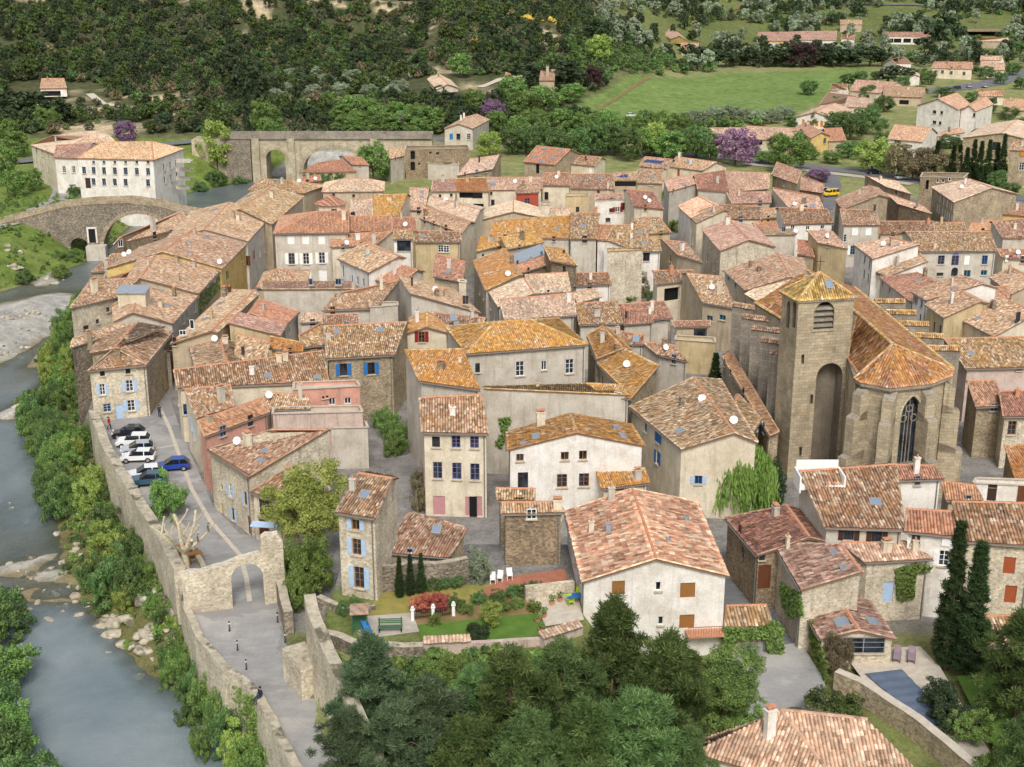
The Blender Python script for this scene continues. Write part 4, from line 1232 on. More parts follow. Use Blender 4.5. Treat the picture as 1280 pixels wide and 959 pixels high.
Hs('G', [(310, 302), (338.4, 271), (255, 287), (287, 253)], 9, 'pl_white', 'tile_old', RV, 'long house with a pink ridge strip and white front on the old street', k=1, items=[c(298, 276, 1.1, 'pl_cream', .9), c(292, 273, 1.2), k_(268, 263, 1.6, 1.6), w(312, 326, .8, 1.8, 'brown', 'brown'), w(317, 319, .8, 1.8, 'brown', 'brown'), w(325, 316, .7, 1.6, 'white'), w(331, 310, .7, 1.6, 'greyblue'), w(337, 303, .7, 1.6, 'white')])
Hs('G', [(340, 281), (380, 246), (300, 262), (340, 233)], 9, 'pl_tan', 'tile_brown', RV, k=.7, items=[c(340, 247, 1.3, 'pl_cream', 1.0), s(331, 259, .9, .9, 'black'), w(348, 278, .7, 1.4, 'grey'), w(354, 272, .7, 1.4, 'grey'), k_(310, 246, 2.4, 1.4)])
Hs('H', [(310, 238), (380, 242), (327, 224), (364, 226)], 7.5, 'pl_tan', 'tile_brown', 'behind the old street near the road bridge', 'hipped brown roofed house with two dishes near the road bridge', k=1, items=[k_(346, 229), q(374, 229), ])
Hs('G', [(374, 229), (402, 226), (378, 222), (400, 219)], 7, 'stone_brown', 'tile_orange', 'behind the old street near the road bridge', k=.5, items=[q(394, 226)])
Hs('G', [(113, 341), (150, 338), (140, 318), (196, 316)], 7, 'stone', 'tile_old', RV, k=.1, base=-7, items=[c(133, 339, 1.6, 'pl_grey', .6), q(155, 322), q(162, 319), c(187, 326, 1.3)])
Hs('G', [(142, 306), (240, 283), (150, 297), (228, 265)], 8, 'stone_brown', 'tile_old', RV, 'long stone house beside the arch of the old bridge', k=.2, base=-7, items=[c(171, 294, 2.6, 'pl_grey', .9), c(193, 276, 1.3), c(210, 273, .9, 'pl_cream')])
Hs('G', [(105, 374), (140, 352), (121, 352), (160, 341)], 8, 'stone', 'tile_lichen', RV, k=.1, base=-7, items=[c(147, 347, 1.2)])
# --- mansion and houses round the square
Hs('H', [(341.5, 292.5), (436, 291), (394, 265), (436, 264)], 11, 'pl_grey', 'tile_orange', MS, 'three-storey grey mansion with white shutters and a round roof turret', hips='0', k=.8, base=-.5,
   items=[x_(363.5, 300, 1.2, 1.5), x_(382, 300, 1.2, 1.5), x_(402, 300, 1.2, 1.5), w(364.6, 323.5, 1.1, 2, 'grey', 'white'), w(382.6, 323.5, 1.1, 2, None, 'white'), w(402.4, 322.5, 1.1, 2, None, 'white'), d(385, 346, 1.2, 2.6, 'white'), d(404, 346.5, 1.4, 2.6, 'white'), c(430, 275, 1.8, 'pl_cream', .7)])
Hs('G', [(433, 290), (490, 289), (436, 271), (489, 270)], 10, 'pl_ochre', 'tile_orange', MV, k=.4, auto=False)
Hs('G', [(490.5, 289), (521, 289), (490, 272), (519, 272)], 10, 'pl_ochre', 'tile_orange', MV, k=.4, items=[q(507, 284)])
Hs('G', [(437, 270.5), (465.5, 270.5), (439, 249.5), (467, 249)], 10, 'pl_tan', 'tile_pale', MV, k=.4, items=[s(441, 269, .8, 1.2)], auto=False)
Hs('G', [(466, 270), (498, 270.5), (467, 244), (509, 243)], 10, 'pl_cream', 'tile_lichen', MV, k=.4, items=[c(487, 251, .7, 'pl_cream', .9)])
Hs('G', [(512, 263), (531, 263), (512, 235), (536, 236)], 8.5, 'pl_cream', 'tile_pink', MV, k=.3, items=[k_(527, 240), k_(527, 247)], auto=False)
Hs('G', [(533, 256), (591, 282), (538, 245), (600, 263)], 9, 'pl_cream', 'tile_pale', MV, k=.8, items=[q(557, 253), s(594, 292, .7, 1.3)])
Hs('G', [(524, 273), (577, 292), (530, 258), (588, 278)], 9, 'pl_cream', 'tile_old', MV, k=.6, items=[c(532, 270, 1.1)])
Hs('G', [(517, 303), (577, 303), (519, 289), (575, 290)], 8.5, 'pl_ochre', 'tile_brown', MV, 'ochre house with a wide low window beside the narrow lane', k=.3, items=[w(551, 311, 1.0, 1.3, 'white'), w(558, 311, 1.0, 1.3, 'white'), k_(528, 296)])
Hs('G', [(491, 299.5), (516.5, 299.5), (492, 288), (515, 288)], 11, 'pl_white', 'tile_brown', MV, 'white roof storey with one very large dark window', k=.8, items=[w(504.7, 306.5, 2.3, 2.0, 'dark')], auto=False)
Hs('G', [(413, 309.5), (470, 306), (415, 294), (490, 290)], 9, 'pl_cream', 'tile_orange', MV, k=.3, items=[k_(445, 297), c(467, 303, 1.6), c(481, 301, 1.1, 'pl_white'), q(433, 307)])
Hs('G', [(422, 323.5), (461, 341), (455, 303), (498.5, 321)], 8.5, 'pl_white', 'tile_old', MV, 'house with white side wall, grey-blue windows and a wide mottled roof', k=.25, items=[w(440, 349, .7, 1.4, 'greyblue'), w(447, 351, .7, 1.4, 'greyblue'), w(454.5, 353.5, .7, 1.4, 'greyblue'), k_(459, 320), w(429, 340, .6, 2.2, 'brown')])
Hs('G', [(461, 348), (497, 357), (493, 330), (522, 338)], 7, 'pl_grey', 'tile_orange', MV, k=.4, items=[c(477, 352, 1.9, 'pl_white', .55), c(521, 340, 2.0, 'pl_white', .5)])
Hs('G', [(541, 346), (578, 352.5), (545, 318), (582, 328)], 8, 'pl_tan', 'tile_red', MV, 'low house beside the narrow lane with a strip of new orange tile', k=.3, items=[k_(560, 340), c(541, 345, 1.5, 'pl_white', .5)])
Hs('F', [(572, 352), (584, 353), (583, 349), (572, 348)], 8.6, 'pl_cream', 'concrete', MV, auto=False, edge='pl_cream')
Hs('G', [(600, 391), (568, 362), (512.5, 367), (497, 344)], 7.5, 'pl_grey', 'tile_old', MV, 'house with tall white gable wall and a long roof sloping towards the lane', k=0, items=[q(533, 372), q(534, 379), c(515, 357, 1.2, 'p_darkwood', .3), c(546, 370, .8), c(557, 372, 1.0)])
Hs('G', [(402, 388.5), (470, 386), (428, 366), (498, 352)], 7, 'pl_grey', 'tile_old', MV, k=.2, items=[c(477, 362, 2.0, 'pl_cream', .5)])
Hs('F', [(460, 384), (500, 381), (499, 376), (461, 377)], 7.5, 'pl_grey', 'concrete', MV, auto=False)
Hs('G', [(408, 449), (493, 444), (405, 408), (508, 403)], 8.5, 'stone', 'tile_brown', MV, 'stone house with bright blue shutters and two skylights', k=.25, items=[k_(421, 415), k_(475.5, 413), w(429.6, 462, .95, 1.6, 'darkwood', 'blue'), w(464, 460.5, .95, 1.6, 'darkwood', 'blue'), c(410.5, 424, .7, 'pl_grey', .6)])
Hs('G', [(403, 406), (450, 405), (402, 395), (447, 392)], 8.8, 'pl_white', 'tile_old', MV, k=.2, auto=False)
Hs('Q', [(507, 417), (560, 416), (556, 398), (512, 397)], 9, 'pl_cream', 'tile_lichen', MV, 'small gabled roof house with dark red shutters', items=[w(527, 421, .9, 1.5, 'wood', 'red'), k_(519, 397), c(548, 392, 1.5, 'pl_white', .5)])
Hs('G', [(548, 418), (600, 411), (541, 391), (607, 398)], 8.5, 'pl_tan', 'tile_old', MV, k=.2, items=[k_(571, 407), k_(566, 397)])
# --- between the street and the centre
Hs('H', [(320.5, 360), (381.5, 359), (345, 337), (358, 337)], 5, 'pl_tan', 'tile_old', MS, 'small hipped roof house in front of the grey mansion', k=1, auto=False)
Hs('G', [(328, 352), (440, 352), (327, 362), (441, 361.5)], 6.8, 'concrete', 'tile_old', MS, 'building with a long blank stained plaster wall', k=0, rise=.6, auto=False)
Hs('G', [(213, 430), (287, 362), (264, 414), (319, 363)], 6.8, 'pl_tan', 'tile_old', MS, k=.15, items=[c(281, 371, 1.4, 'stone_grey', .9), c(265, 400, 1.4, 'pl_ochre', .5), k_(258, 399), k_(276, 380, 1.8, .9), c(287, 366, .9, 'p_brown', .6)])
Hs('G', [(356, 408), (374, 390), (313, 392), (327, 374)], 6.5, 'pl_grey', 'tile_orange', MV, 'red-orange roofed house below the long blank wall', k=.1, items=[s(362, 413, .6, 1.0), s(357, 419, .6, .9)])
Hs('G', [(350, 420), (358, 407), (287, 404), (299, 391)], 6.8, 'pl_ochre', 'tile_pink', MV, 'narrow pink roofed house with a stained ochre wall', k=.05, auto=False)
Hs('Q', [(244, 461.5), (322, 461), (316, 433), (237, 434)], 6.2, 'pl_grey', 'tile_old', MS, 'gabled house with orange verges above the long striped roof', items=[q(268, 428), c(282, 430, .9, 'pl_cream', .8), s(299, 459, .8, .6, 'white')], pitch=.24)
Hs('G', [(293, 452), (331, 455), (296, 418), (338, 428)], 6.5, 'pl_cream', 'tile_old', MV, k=.1, items=[c(304, 444, 1.1, 'metal_dark', .35)])
Hs('G', [(336, 436), (378, 440), (338, 421), (379, 429)], 7, 'pl_yellow', 'tile_lichen', MV, k=.2, auto=False)
Hs('G', [(222, 486), (411, 478), (217, 463), (404, 439)], 7, 'pl_cream', 'tile_brown', MS, 'very long house with a striped tile roof and four skylights', k=.2, tw=1.1, items=[k_(257, 469), k_(335, 470), k_(397, 472), c(349, 453, 1.0, 'pl_cream', .7), c(357, 451, 1.0, 'pl_cream', .7), c(355, 477, .6, 'terracotta', .6), c(224, 466, .8, 'pl_white', .6), w(227, 500, .6, 1.4, 'blue'), w(223, 498, .6, 1.4, 'blue'), w(231, 512, .6, 1.4, 'blue')])
Hs('G', [(376, 435), (404, 432), (374, 420), (402, 404)], 6.5, 'pl_tan', 'tile_brown', MV, k=.2, auto=False)
Hs('G', [(374, 404), (402, 402), (374, 391), (402, 391)], 5.5, 'pl_grey', 'tile_pale', MV, k=0, auto=False)
Hs('G', [(246, 524), (293, 508), (230, 487), (288, 482)], 6.5, 'pl_cream', 'tile_old', MS, k=.1, items=[c(277, 502, 1.8, 'pl_grey', .8), w(240, 530, .7, 1.5, 'grey', 'lightblue'), w(243, 542, .7, 1.5, 'grey', 'lightblue')])
Hs('G', [(335, 513), (388, 511), (330, 491), (384, 495)], 6.5, 'pl_rose', 'tile_old', MV, k=.2, items=[q(336, 499), c(376, 500, 2.0, 'pl_grey', .45)])
Hs('F', [(363, 487), (453, 482), (449, 474), (364, 477)], 7.4, 'pl_pink', 'concrete', MV, 'salmon pink house with two small white-framed windows', items=[s(415, 502, .8, .9, 'white'), s(434.7, 501, .8, .8, 'white'), s(404, 497, .3, .3), s(409, 496, .3, .3)])
Hs('G', [(256, 546.5), (337, 516), (247, 527), (329, 498)], 6.8, 'pl_pink', 'tile_orange', MS, 'house with bright orange roof strip and pale pink side wall', k=.15, items=[c(262, 528, .8)])
Hs('F', [(337, 517), (457, 514), (453, 506), (338, 508)], 6.8, 'pl_rose', 'concrete', MV, 'low building with a long weathered white wall below the pink house', auto=False)
Hs('F', [(410, 535), (463, 534), (460, 525), (412, 526)], 5.2, 'concrete', 'concrete', MV, 'grey roofless walled yard building with streaked concrete walls', auto=False)
Hs('G', [(259, 562), (310, 597), (338, 538), (409, 538)], 6.8, 'stone_light', 'tile_old', MS, 'pale stone house with light blue shutters at the bend of the street', k=.05, base=-.5,
   items=[c(309.5, 557, 1.3, 'pl_cream', .9), q(297, 557), k_(331, 564, .9, .7), k_(326, 577, .9, .7), w(288, 613, .85, 1.5, 'white', 'lightblue'), w(307, 623.5, .85, 1.5, 'brown', 'lightblue'), w(291.5, 643, .8, 1.4, 'darkwood', 'lightblue'), d(312, 657, .9, 2.1, 'brown'), s(277, 609, .5, .6), d(278, 640, .8, 2.0, 'tan')])
Hs('G', [(312, 615), (352, 627), (362, 585), (390, 600)], 5.3, 'pl_cream', 'tile_brown', MS, 'small shop house with a pale awning beside the bright green tree', k=.05, base=-.5, items=[w(326, 634, .8, 1.9, 'white', None), w(333, 636, .8, 1.9, 'darkwood', 'darkwood'), d(330, 662, 1.4, 2.2, 'brown')])
# --- centre front
Hs('G', [(524, 477), (600, 488), (506, 438), (578, 437)], 11, 'pl_grey', 'tile_lichen', MV, 'tall house with an orange-lichened roof and a long blank side wall', k=.1, items=[c(575, 453, .5, 'pl_white', .3), c(605, 482, .6), w(504, 483, .6, 1.4, 'purple')], base=-1)
Hs('G', [(527, 541), (611, 543), (524, 498), (602, 494)], 9.6, 'pl_cream', 'tile_old', MV, 'three-storey house with mauve-framed windows and pink doors', k=.1, base=-.8, tw=1.15,
   items=[w(545, 552.5, .85, 1.2, 'darkwood'), w(570, 552.5, .95, 1.35, 'purple'), w(593, 553, .95, 1.35, 'purple'), w(547, 588, 1.0, 1.9, 'purple'), w(571, 589, 1.0, 1.9, 'purple'), w(593.6, 590, 1.0, 1.9, 'purple'), d(549, 632, 1.3, 2.2, 'pink'), d(585, 633, .6, 2.2, 'pink'), d(591.6, 633, .8, 2.3, 'black'), d(598, 633, .8, 2.3, 'pink'), c(603, 488, .8, 'pl_white', .6)])
Hs('H', [(583, 443), (735, 431.5), (618, 403), (664, 400)], 11, 'concrete', 'tile_lichen', MV, 'large plain house with a big orange hipped roof in the village centre', k=.9, tw=1.1, base=-1, items=[w(650, 461, 1.1, 1.9, 'white'), s(680, 457, .7, 1.2, 'white'), w(712, 458, 1.1, 1.9, 'white'), s(597, 460, .6, 1.2)], auto=False)
Hs('G', [(604, 483.5), (745, 479.5), (604, 486), (786, 494)], 10, 'pl_grey', 'tile_gold', MV, 'house showing a broad grey-beige back wall with mossy coping', k=0, rise=.4, auto=False, items=[w(630, 534, .9, 1.5, 'grey'), c(672, 484, .5, 'pl_grey', .4)], base=-.8)
Hs('G', [(756, 494), (788, 499), (733, 480), (775, 482)], 10, 'pl_grey', 'tile_lichen', MV, k=.1, auto=False)
Hs('Q', [(634, 563), (806.5, 558), (790, 531), (633, 541)], 7.8, 'pl_white', 'tile_lichen', MV, 'wide white house with a low gable and six small windows', pitch=.24, base=-.8, edge='tile',
   items=[s(650, 572, .8, .8, 'wood'), s(706, 570, .85, .9, 'wood'), s(728.7, 569, .85, 1.0, 'wood'), w(653.7, 600.5, 1.1, 1.8, 'darkwood'), w(702.5, 601, 1.1, 1.5, 'wood'), w(730, 600, 1.1, 1.5, 'wood'), s(624, 600, .8, 1.0), k_(670, 546, 1.6, .8), k_(654, 555, .8, .6), k_(770, 535, 1.4, .8), k_(778, 546, 1.4, .8), c(676, 533, 1.6, 'pl_cream', .9)])
Hs('G', [(752, 612), (812, 604), (745, 588), (806, 586)], 4.2, 'pl_cream', 'tile_lichen', MV, k=.1, items=[c(797, 599, 1.0, 'pl_grey', .7)])
Hs('G', [(622, 626), (668, 626), (620, 611), (669, 612)], 9.2, 'stone', 'tile_brown', MV, k=.1, auto=False)
Hs('G', [(627, 643), (706, 641), (626, 629), (698, 628)], 9.6, 'stone_brown', 'tile_old', MV, 'low stone building with a brown rubble wall behind the red terrace', k=.1, base=3, items=[c(697, 636, .8)])
Hs('G', [(734, 420), (745, 449), (753, 408), (779, 436)], 9, 'stone', 'tile_lichen', MV, k=.3, items=[c(752, 406, 1.4, 'pl_grey', .8)])
Hs('G', [(744, 452), (789, 498), (779, 436), (823, 458)], 8.3, 'stone', 'tile_lichen', MV, k=.05, items=[q(777, 437), k_(760, 449), w(741, 466, .7, 1.6, 'darkwood'), w(748, 474, .7, 1.6, 'blue'), w(753, 477, .7, 1.5, 'darkwood'), c(771, 444, 1.2)])
Hs('G', [(822, 444), (860, 452.5), (802, 428), (842, 432)], 7.3, 'pl_grey', 'tile_old', MV, k=.1, items=[q(832, 459)])
Hs('G', [(764, 431), (806, 431), (752, 410), (806, 420)], 7.8, 'pl_grey', 'tile_old', MV, k=.2, items=[k_(795, 424)])
Hs('G', [(851, 562), (786, 509), (918, 541.5), (867, 472)], 7.8, 'pl_cream', 'tile_old', 'beside the willow tree', 'long mottled roof house with blue shutters beside the willow', k=.45, base=-.6,
   items=[c(852, 507, 1.0, 'stone_grey', .6), q(877, 504), k_(850, 540), q(917, 531), w(873, 600, .8, .95, 'blue', 'lightblue'), w(823, 545, .8, 1.5, 'blue', 'blue'), w(822, 572, .8, 1.5, 'blue', 'blue'), w(807, 533, .7, 1.4, 'blue')])
Hs('G', [(941, 541), (952, 524), (916, 506), (924, 494)], 6.5, 'stone_brown', 'tile_brown', 'beside the willow tree', k=.1, auto=False)
Hs('G', [(419, 641), (469, 648.5), (448, 592), (491, 599)], 12.3, 'stone_light', 'tile_brown', 'above the terraced garden', 'tall narrow stone house with light blue shutters above the terraced garden', k=.35, base=4, items=[w(444.4, 656, .75, .95, 'wood', 'lightblue'), w(446, 683.7, .85, 1.5, 'wood', 'lightblue'), w(449, 722, .95, 2.0, 'wood', 'lightblue'), c(441, 613, 1.0, 'pl_grey', .5), k_(456, 619)])
Hs('G', [(476, 690.5), (561, 697), (512, 640), (585, 661)], 6.9, 'stone', 'tile_old', 'above the terraced garden', 'low wing with a sloping rust-brown roof beside the tall narrow stone house', k=.02, base=4, items=[k_(546, 663)], auto=False)
Hs('Q', [(727, 728), (911, 720), (872, 628), (706, 640)], 7.6, 'pl_white', 'tile_new', 'above the terraced garden', 'big cream house with a bright pale orange roof by the terrace', pitch=.29, tw=1.35, base=0,
   items=[x_(859.5, 738, 1.3, 1.4, 'wood'), x_(858.5, 777, 1.3, 1.3, 'wood'), s(823, 733, .5, .8, 'white'), x_(773, 735, 1.1, 1.3, 'wood'), w(768, 776, 1.0, 1.0, 'white'), s(826, 776, .5, .8, 'white'), c(739, 665, 1.0, 'pl_cream', .45), c(747, 722, 1.0, 'zinc', .45), c(764, 625, 1.2, 'pl_grey', .6), k_(858, 650, 1.0, .5), k_(835, 676, .7, .4), d(865, 822, 2.6, 2.2, 'grey'), s(719, 700, .5, 1.0)])
Hs('G', [(906, 648), (946, 694.5), (983, 632), (1012, 672)], 5.6, 'stone_brown', 'tile_red', 'beside the willow tree', 'long stone house with a pinkish red roof and arched cellar door', k=.3, base=-.6, tw=1.15, items=[o_(928, 694, .8, 1.6), d(944, 722, 1.2, 2.4, 'brown'), s(926, 662, .6, .9), s(945, 695, .5, .8)])
Hs('G', [(967, 679), (1001, 737.5), (1050, 681), (1076, 715)], 6.0, 'stone_light', 'tile_pink', 'by the pool garden', 'yellow stone house with pink tile roof and creeper by the pool garden', k=.05, base=-.4, tw=1.15, items=[k_(1042, 692, .9, .5), k_(1054, 711, .9, .5), c(984, 686, 1.2, 'pl_cream', .45), s(995, 752, .7, 1.3, 'greyblue')])
Hs('G', [(1081, 703.5), (1166, 699), (1052, 680), (1132, 678)], 6.0, 'stone_light', 'tile_pink', 'by the pool garden', 'yellow stone wing with a blue-shuttered door and climbing ivy', k=.1, base=-.4, tw=1.15, items=[d(1110, 740, 1.0, 2.0, 'lightblue'), c(1143, 690, 1.1, 'pl_cream', .5), c(1064, 668, 1.0)])
Hs('Q', [(1025, 799), (1120, 799), (1088, 752), (1000, 754)], 3.0, 'stone_light', 'tile_pink', 'by the pool garden', 'glazed garden room with a low pink tile roof and two skylights', pitch=.26, base=-.4, tw=1.15, items=[k_(1038, 752, .9, 1.4), k_(1052, 779, 1.4, 1.1), k_(1090, 778, 1.2, 1.1), w(1079, 806, 3.6, 1.5, 'grey')], auto=False)
Hs('G', [(1031, 659.5), (1131, 663), (1000, 590), (1120, 581)], 8.2, 'pl_grey', 'tile_brown', 'in front of the church', 'house with roof terrace cut into its striped tile roof below the apse', k=.1, base=-.5, tw=1.15, items=[k_(1039, 626, 1.1, 1.0), k_(1094, 628.5, 1.1, 1.0), w(1061, 669, .9, 1.0, 'dark', 'darkwood'), w(1096, 671, .9, 1.0, 'dark', 'darkwood')], auto=False)
Hs('G', [(1131, 665), (1203, 672), (1134, 637), (1206, 641)], 8.2, 'pl_white', 'tile_orange', 'in front of the church', 'white house with rusty red roof between the two striped roofs', k=.1, base=-.5, tw=1.15, items=[x_(1137, 673, .7, 1.0), s(1145, 673, .7, 1.0), x_(1183, 676, .8, 1.0), w(1180, 698, .9, 1.5, 'white', 'white')], auto=False)
Hs('G', [(1204, 677), (1296, 684), (1190, 628), (1296, 630)], 8.2, 'stone_light', 'tile_brown', 'in front of the church', 'stone house with two rust-brown shuttered windows framed in white', k=.1, base=-.5, tw=1.15, items=[x_(1261.6, 707, 1.0, 1.6, 'rust'), x_(1263, 743, 1.0, 1.7, 'rust')], auto=False)
Hs('G', [(1224, 809), (1275, 809), (1228, 771), (1275, 770)], 3.2, 'stone_brown', 'tile_brown', 'behind the cypresses', 'open garden shed with tile roof behind the cypresses', k=.1, items=[o_(1240, 822, 2.4, 1.4)], auto=False, tw=1.15)
Hs('G', [(1183, 626), (1229, 626), (1176, 602), (1219, 608)], 7, 'pl_tan', 'tile_orange', 'in front of the church', k=.05, auto=False)
Hs('G', [(1122, 601), (1180, 599), (1120, 582), (1167, 583)], 9, 'pl_white', 'tile_red', 'in front of the church', 'white walled roof extension with a white chimney under the apse window', k=.2, items=[c(1145, 592, 1.6, 'pl_white', .5)])
Hs('F', [(1213, 603), (1300, 607), (1300, 599), (1216, 596)], 7.5, 'pl_white', 'concrete', 'in front of the church', 'flat white building with two dark doors beside the church apse', items=[d(1240, 616, .9, 1.8, 'darkwood'), d(1277, 617, .8, 1.8, 'brown')], auto=False)
Hs('G', [(905, 785), (966, 783), (908, 758), (958, 757)], 2.8, 'stone_brown', 'tile_brown', 'beside the cream house', 'small garage wrapped in bright green ivy', k=.05, items=[d(938, 815, 2.3, 1.9, 'grey')], auto=False, tw=1.2)
# --- centre back
CB = 'in the back rows of the village'
Hs('G', [(654, 202.5), (693, 206.5), (671, 182.5), (713, 187)], 7, 'stone', 'tile_orange', CB, 'large house with a rusty orange roof and five skylights before the trees', k=.9, items=[k_(681, 186, 1.2, 1.2), k_(700, 187.5, 1.2, 1.2), k_(668, 196, 1.2, 1.2), k_(692, 198, 1.2, 1.2), k_(678, 201, 1.2, 1.2), d(672, 211, 1, 2.4, 'black')], auto=False)
Hs('G', [(712, 205), (743, 208), (722, 194.5), (752, 197)], 6, 'pl_cream', 'tile_brown', CB, k=.7, items=[x_(738, 212, 1, 1.6), c(750, 196, 1.2, 'p_red', .4)])
Hs('G', [(571, 220), (616, 211.5), (588, 199), (624, 194)], 8, 'stone', 'tile_pale', CB, 'stone barn with a pale pink roof beside the road bridge', k=.4, items=[c(599, 203, 1.6, 'p_dark', .3)])
Hs('G', [(539, 240), (570, 239.7), (541, 225), (570, 224)], 7.5, 'pl_cream', 'tile_pink', CB, k=.4, items=[s(550, 245), s(564, 244)])
Hs('G', [(570, 239.5), (612, 240), (570, 224), (606, 222)], 7.5, 'pl_cream', 'tile_lichen', CB, 'house with dark red loggia openings under an ochre-spotted roof', k=.4, items=[o_(584, 244, 3.6, 1.4), o_(597, 244, 2.2, 1.4), o_(598, 257, 2.4, .8)])
Hs('G', [(610, 238), (678, 237), (608, 222), (679, 222)], 7.5, 'pl_cream', 'tile_pink', CB, 'long pink roofed house behind the red house', k=.4, items=[k_(616, 230, 1.4, 1.2), w(616, 254, .8, 1.6, 'dark'), s(614, 242), q(658, 220)])
Hs('G', [(678, 232), (712, 232.5), (679, 216), (712, 216.5)], 8, 'pl_cream', 'tile_red', CB, k=.4, items=[q(715, 222), w(683, 245, .9, 1.8, 'black')])
Hs('G', [(712, 236), (768, 237), (714, 218), (767, 218)], 7.3, 'pl_tan', 'tile_old', CB, k=.4, items=[k_(724, 227, 1, 1), k_(750, 222, 1, 1), s(748, 240), c(760, 236, 1.5, 'pl_cream', .4)])
Hs('G', [(644, 242), (674.5, 241), (645.6, 231), (674, 230)], 8.3, 'pl_red', 'tile_old', CB, 'narrow brick-red house with one blue-framed window', k=.5, items=[w(659, 253, 1.2, 1.7, 'greyblue')])
Hs('F', [(675, 256), (690, 256), (690, 252), (675, 252)], 6, 'pl_cream', 'tile_red', CB, auto=False)
Hs('Q', [(602, 275), (681, 273), (672, 259), (612, 259)], 7, 'pl_tan', 'tile_pale', CB, 'low gabled house with a whitish pale roof', pitch=.26, auto=False)
Hs('G', [(686, 272), (713, 270), (688, 261), (712, 261)], 7, 'pl_cream', 'tile_pale', CB, k=.3)
Hs('F', [(705, 245), (738, 244), (737, 241), (706, 241)], 7.4, 'pl_ochre', 'concrete', CB, 'flat ochre walled roof terrace', items=[s(722, 262, .8, 1.2)], auto=False)
Hs('G', [(613, 297), (713, 299), (617, 276), (714, 270)], 8.3, 'pl_grey', 'tile_lichen', CB, 'long row roof of mixed brown and red tiles', k=.3, items=[k_(697, 287), c(648, 290, .7), k_(672, 274, 3.4, 1.4)])
Hs('G', [(713, 299), (746, 299), (714, 266), (749, 267)], 8.6, 'pl_grey', 'tile_brown', CB, k=.3, items=[k_(728, 283), c(745, 268, 1.2, 'terracotta', .5)])
Hs('G', [(746, 300), (758, 300), (747, 281), (768, 282)], 8.3, 'pl_white', 'tile_orange', CB, k=.2, auto=False)
Hs('G', [(758, 300), (811, 300), (767, 282), (811, 281)], 8.2, 'pl_white', 'tile_brown', CB, k=.3, items=[k_(799, 291), c(790, 286, 1.0, 'pl_white', .4), c(772, 299, 1.1, 'pl_cream', .4), c(789, 300, 1.2, 'pl_white', .4)])
Hs('G', [(797, 315), (827, 314.5), (760, 301), (823, 299)], 7.5, 'pl_white', 'tile_brown', CB, items=[k_(806, 304, 1.2, .9), w(808, 321, 1.2, 1.6, 'darkwood')], k=.2)
Hs('G', [(595, 315), (626, 307), (600, 296), (632, 296)], 7.5, 'pl_cream', 'tile_lichen', CB, k=.2, items=[c(633, 306, 1.2), s(604, 320, .8, .7)])
Hs('G', [(634, 312), (680, 303), (626, 297), (669, 290)], 8, 'pl_tan', 'tile_gold', CB, k=.3, items=[c(632, 309, 1.5)])
Hs('G', [(641, 332), (683, 316), (640, 318), (676, 305)], 7.5, 'pl_grey', 'zinc', CB, 'house topped by a grey-blue glazed metal roof', k=.05, auto=False, edge='zinc')
Hs('G', [(591, 327), (607, 363.5), (629, 311), (649, 344)], 7.8, 'pl_grey', 'tile_lichen', CB, 'mottled roof house lining the narrow lane', k=.1, items=[q(635, 346), c(640, 330, 1.2), w(600, 362, .8, 1.6, 'greyblue'), w(605, 368, .8, 1.6, 'greyblue')])
Hs('G', [(650, 342), (689, 330), (640, 334), (684, 319)], 7.2, 'stone_brown', 'tile_orange', CB, k=.1, auto=False)
Hs('G', [(688, 326), (722, 332.5), (680, 309), (703, 311)], 9, 'stone_brown', 'tile_gold', CB, 'tower-like brown house with a golden lichened roof', k=.1, items=[s(705, 337, .7, 1.1), c(705, 317, .5, 'metal_dark', .3)])
Hs('G', [(611, 365), (623, 384), (655, 348), (667, 367)], 7.4, 'pl_grey', 'tile_pale', CB, k=.05, auto=False, items=[w(618, 395, .8, 1.6, 'greyblue'), w(613, 380, .7, 1.5, 'greyblue')])
Hs('G', [(667, 367.5), (714, 365), (656, 344), (709, 341)], 7.4, 'pl_grey', 'tile_pale', CB, k=.2, auto=False)
Hs('G', [(631, 400.5), (720, 394.5), (624, 375), (717, 367)], 7.8, 'pl_grey', 'tile_pale', CB, 'wide house with an even pale pink roof beside the narrow lane', k=.2, items=[c(711, 377, 1.2, 'pl_white', .6), s(697, 401, 1.0, .9, 'blue')])
Hs('G', [(718, 358), (765, 355.5), (719, 342), (760, 341)], 5.5, 'pl_white', 'tile_brown', CB, k=.1, items=[c(738, 350, 1.1, 'pl_white', .4)])
Hs('G', [(722, 379), (752, 371), (716, 366), (746, 362)], 5.5, 'pl_grey', 'tile_pale', CB, k=.1, auto=False)
Hs('G', [(724, 406.5), (778, 404.5), (719, 380), (772, 377)], 6.8, 'pl_grey', 'tile_brown', CB, k=.1, items=[c(746, 395, 1.0, 'pl_grey', .9)])
Hs('G', [(814, 400), (841, 398), (774, 381), (830, 377)], 6, 'pl_grey', 'tile_red', 'beside the walled courtyard', 'low red-edged roof beside the walled courtyard', k=.05, items=[c(812, 393, 1.1, 'pl_white', .4), c(795, 378, 1.5, 'pl_white', .5)])
Hs('G', [(779, 406), (818, 403), (773, 384), (798, 388)], 6, 'pl_grey', 'tile_red', 'beside the walled courtyard', k=.05, items=[c(783, 397, .9, 'metal_dark', .3)])
Hs('G', [(820, 356), (869, 350), (816, 339), (866, 338)], 7.2, 'pl_cream', 'tile_brown', 'beside the walled courtyard', 'cream house with a deep shaded roof terrace', k=.3, items=[o_(840, 368, 3.0, 2.2), c(839, 340, 1.0, 'terracotta', .6)])
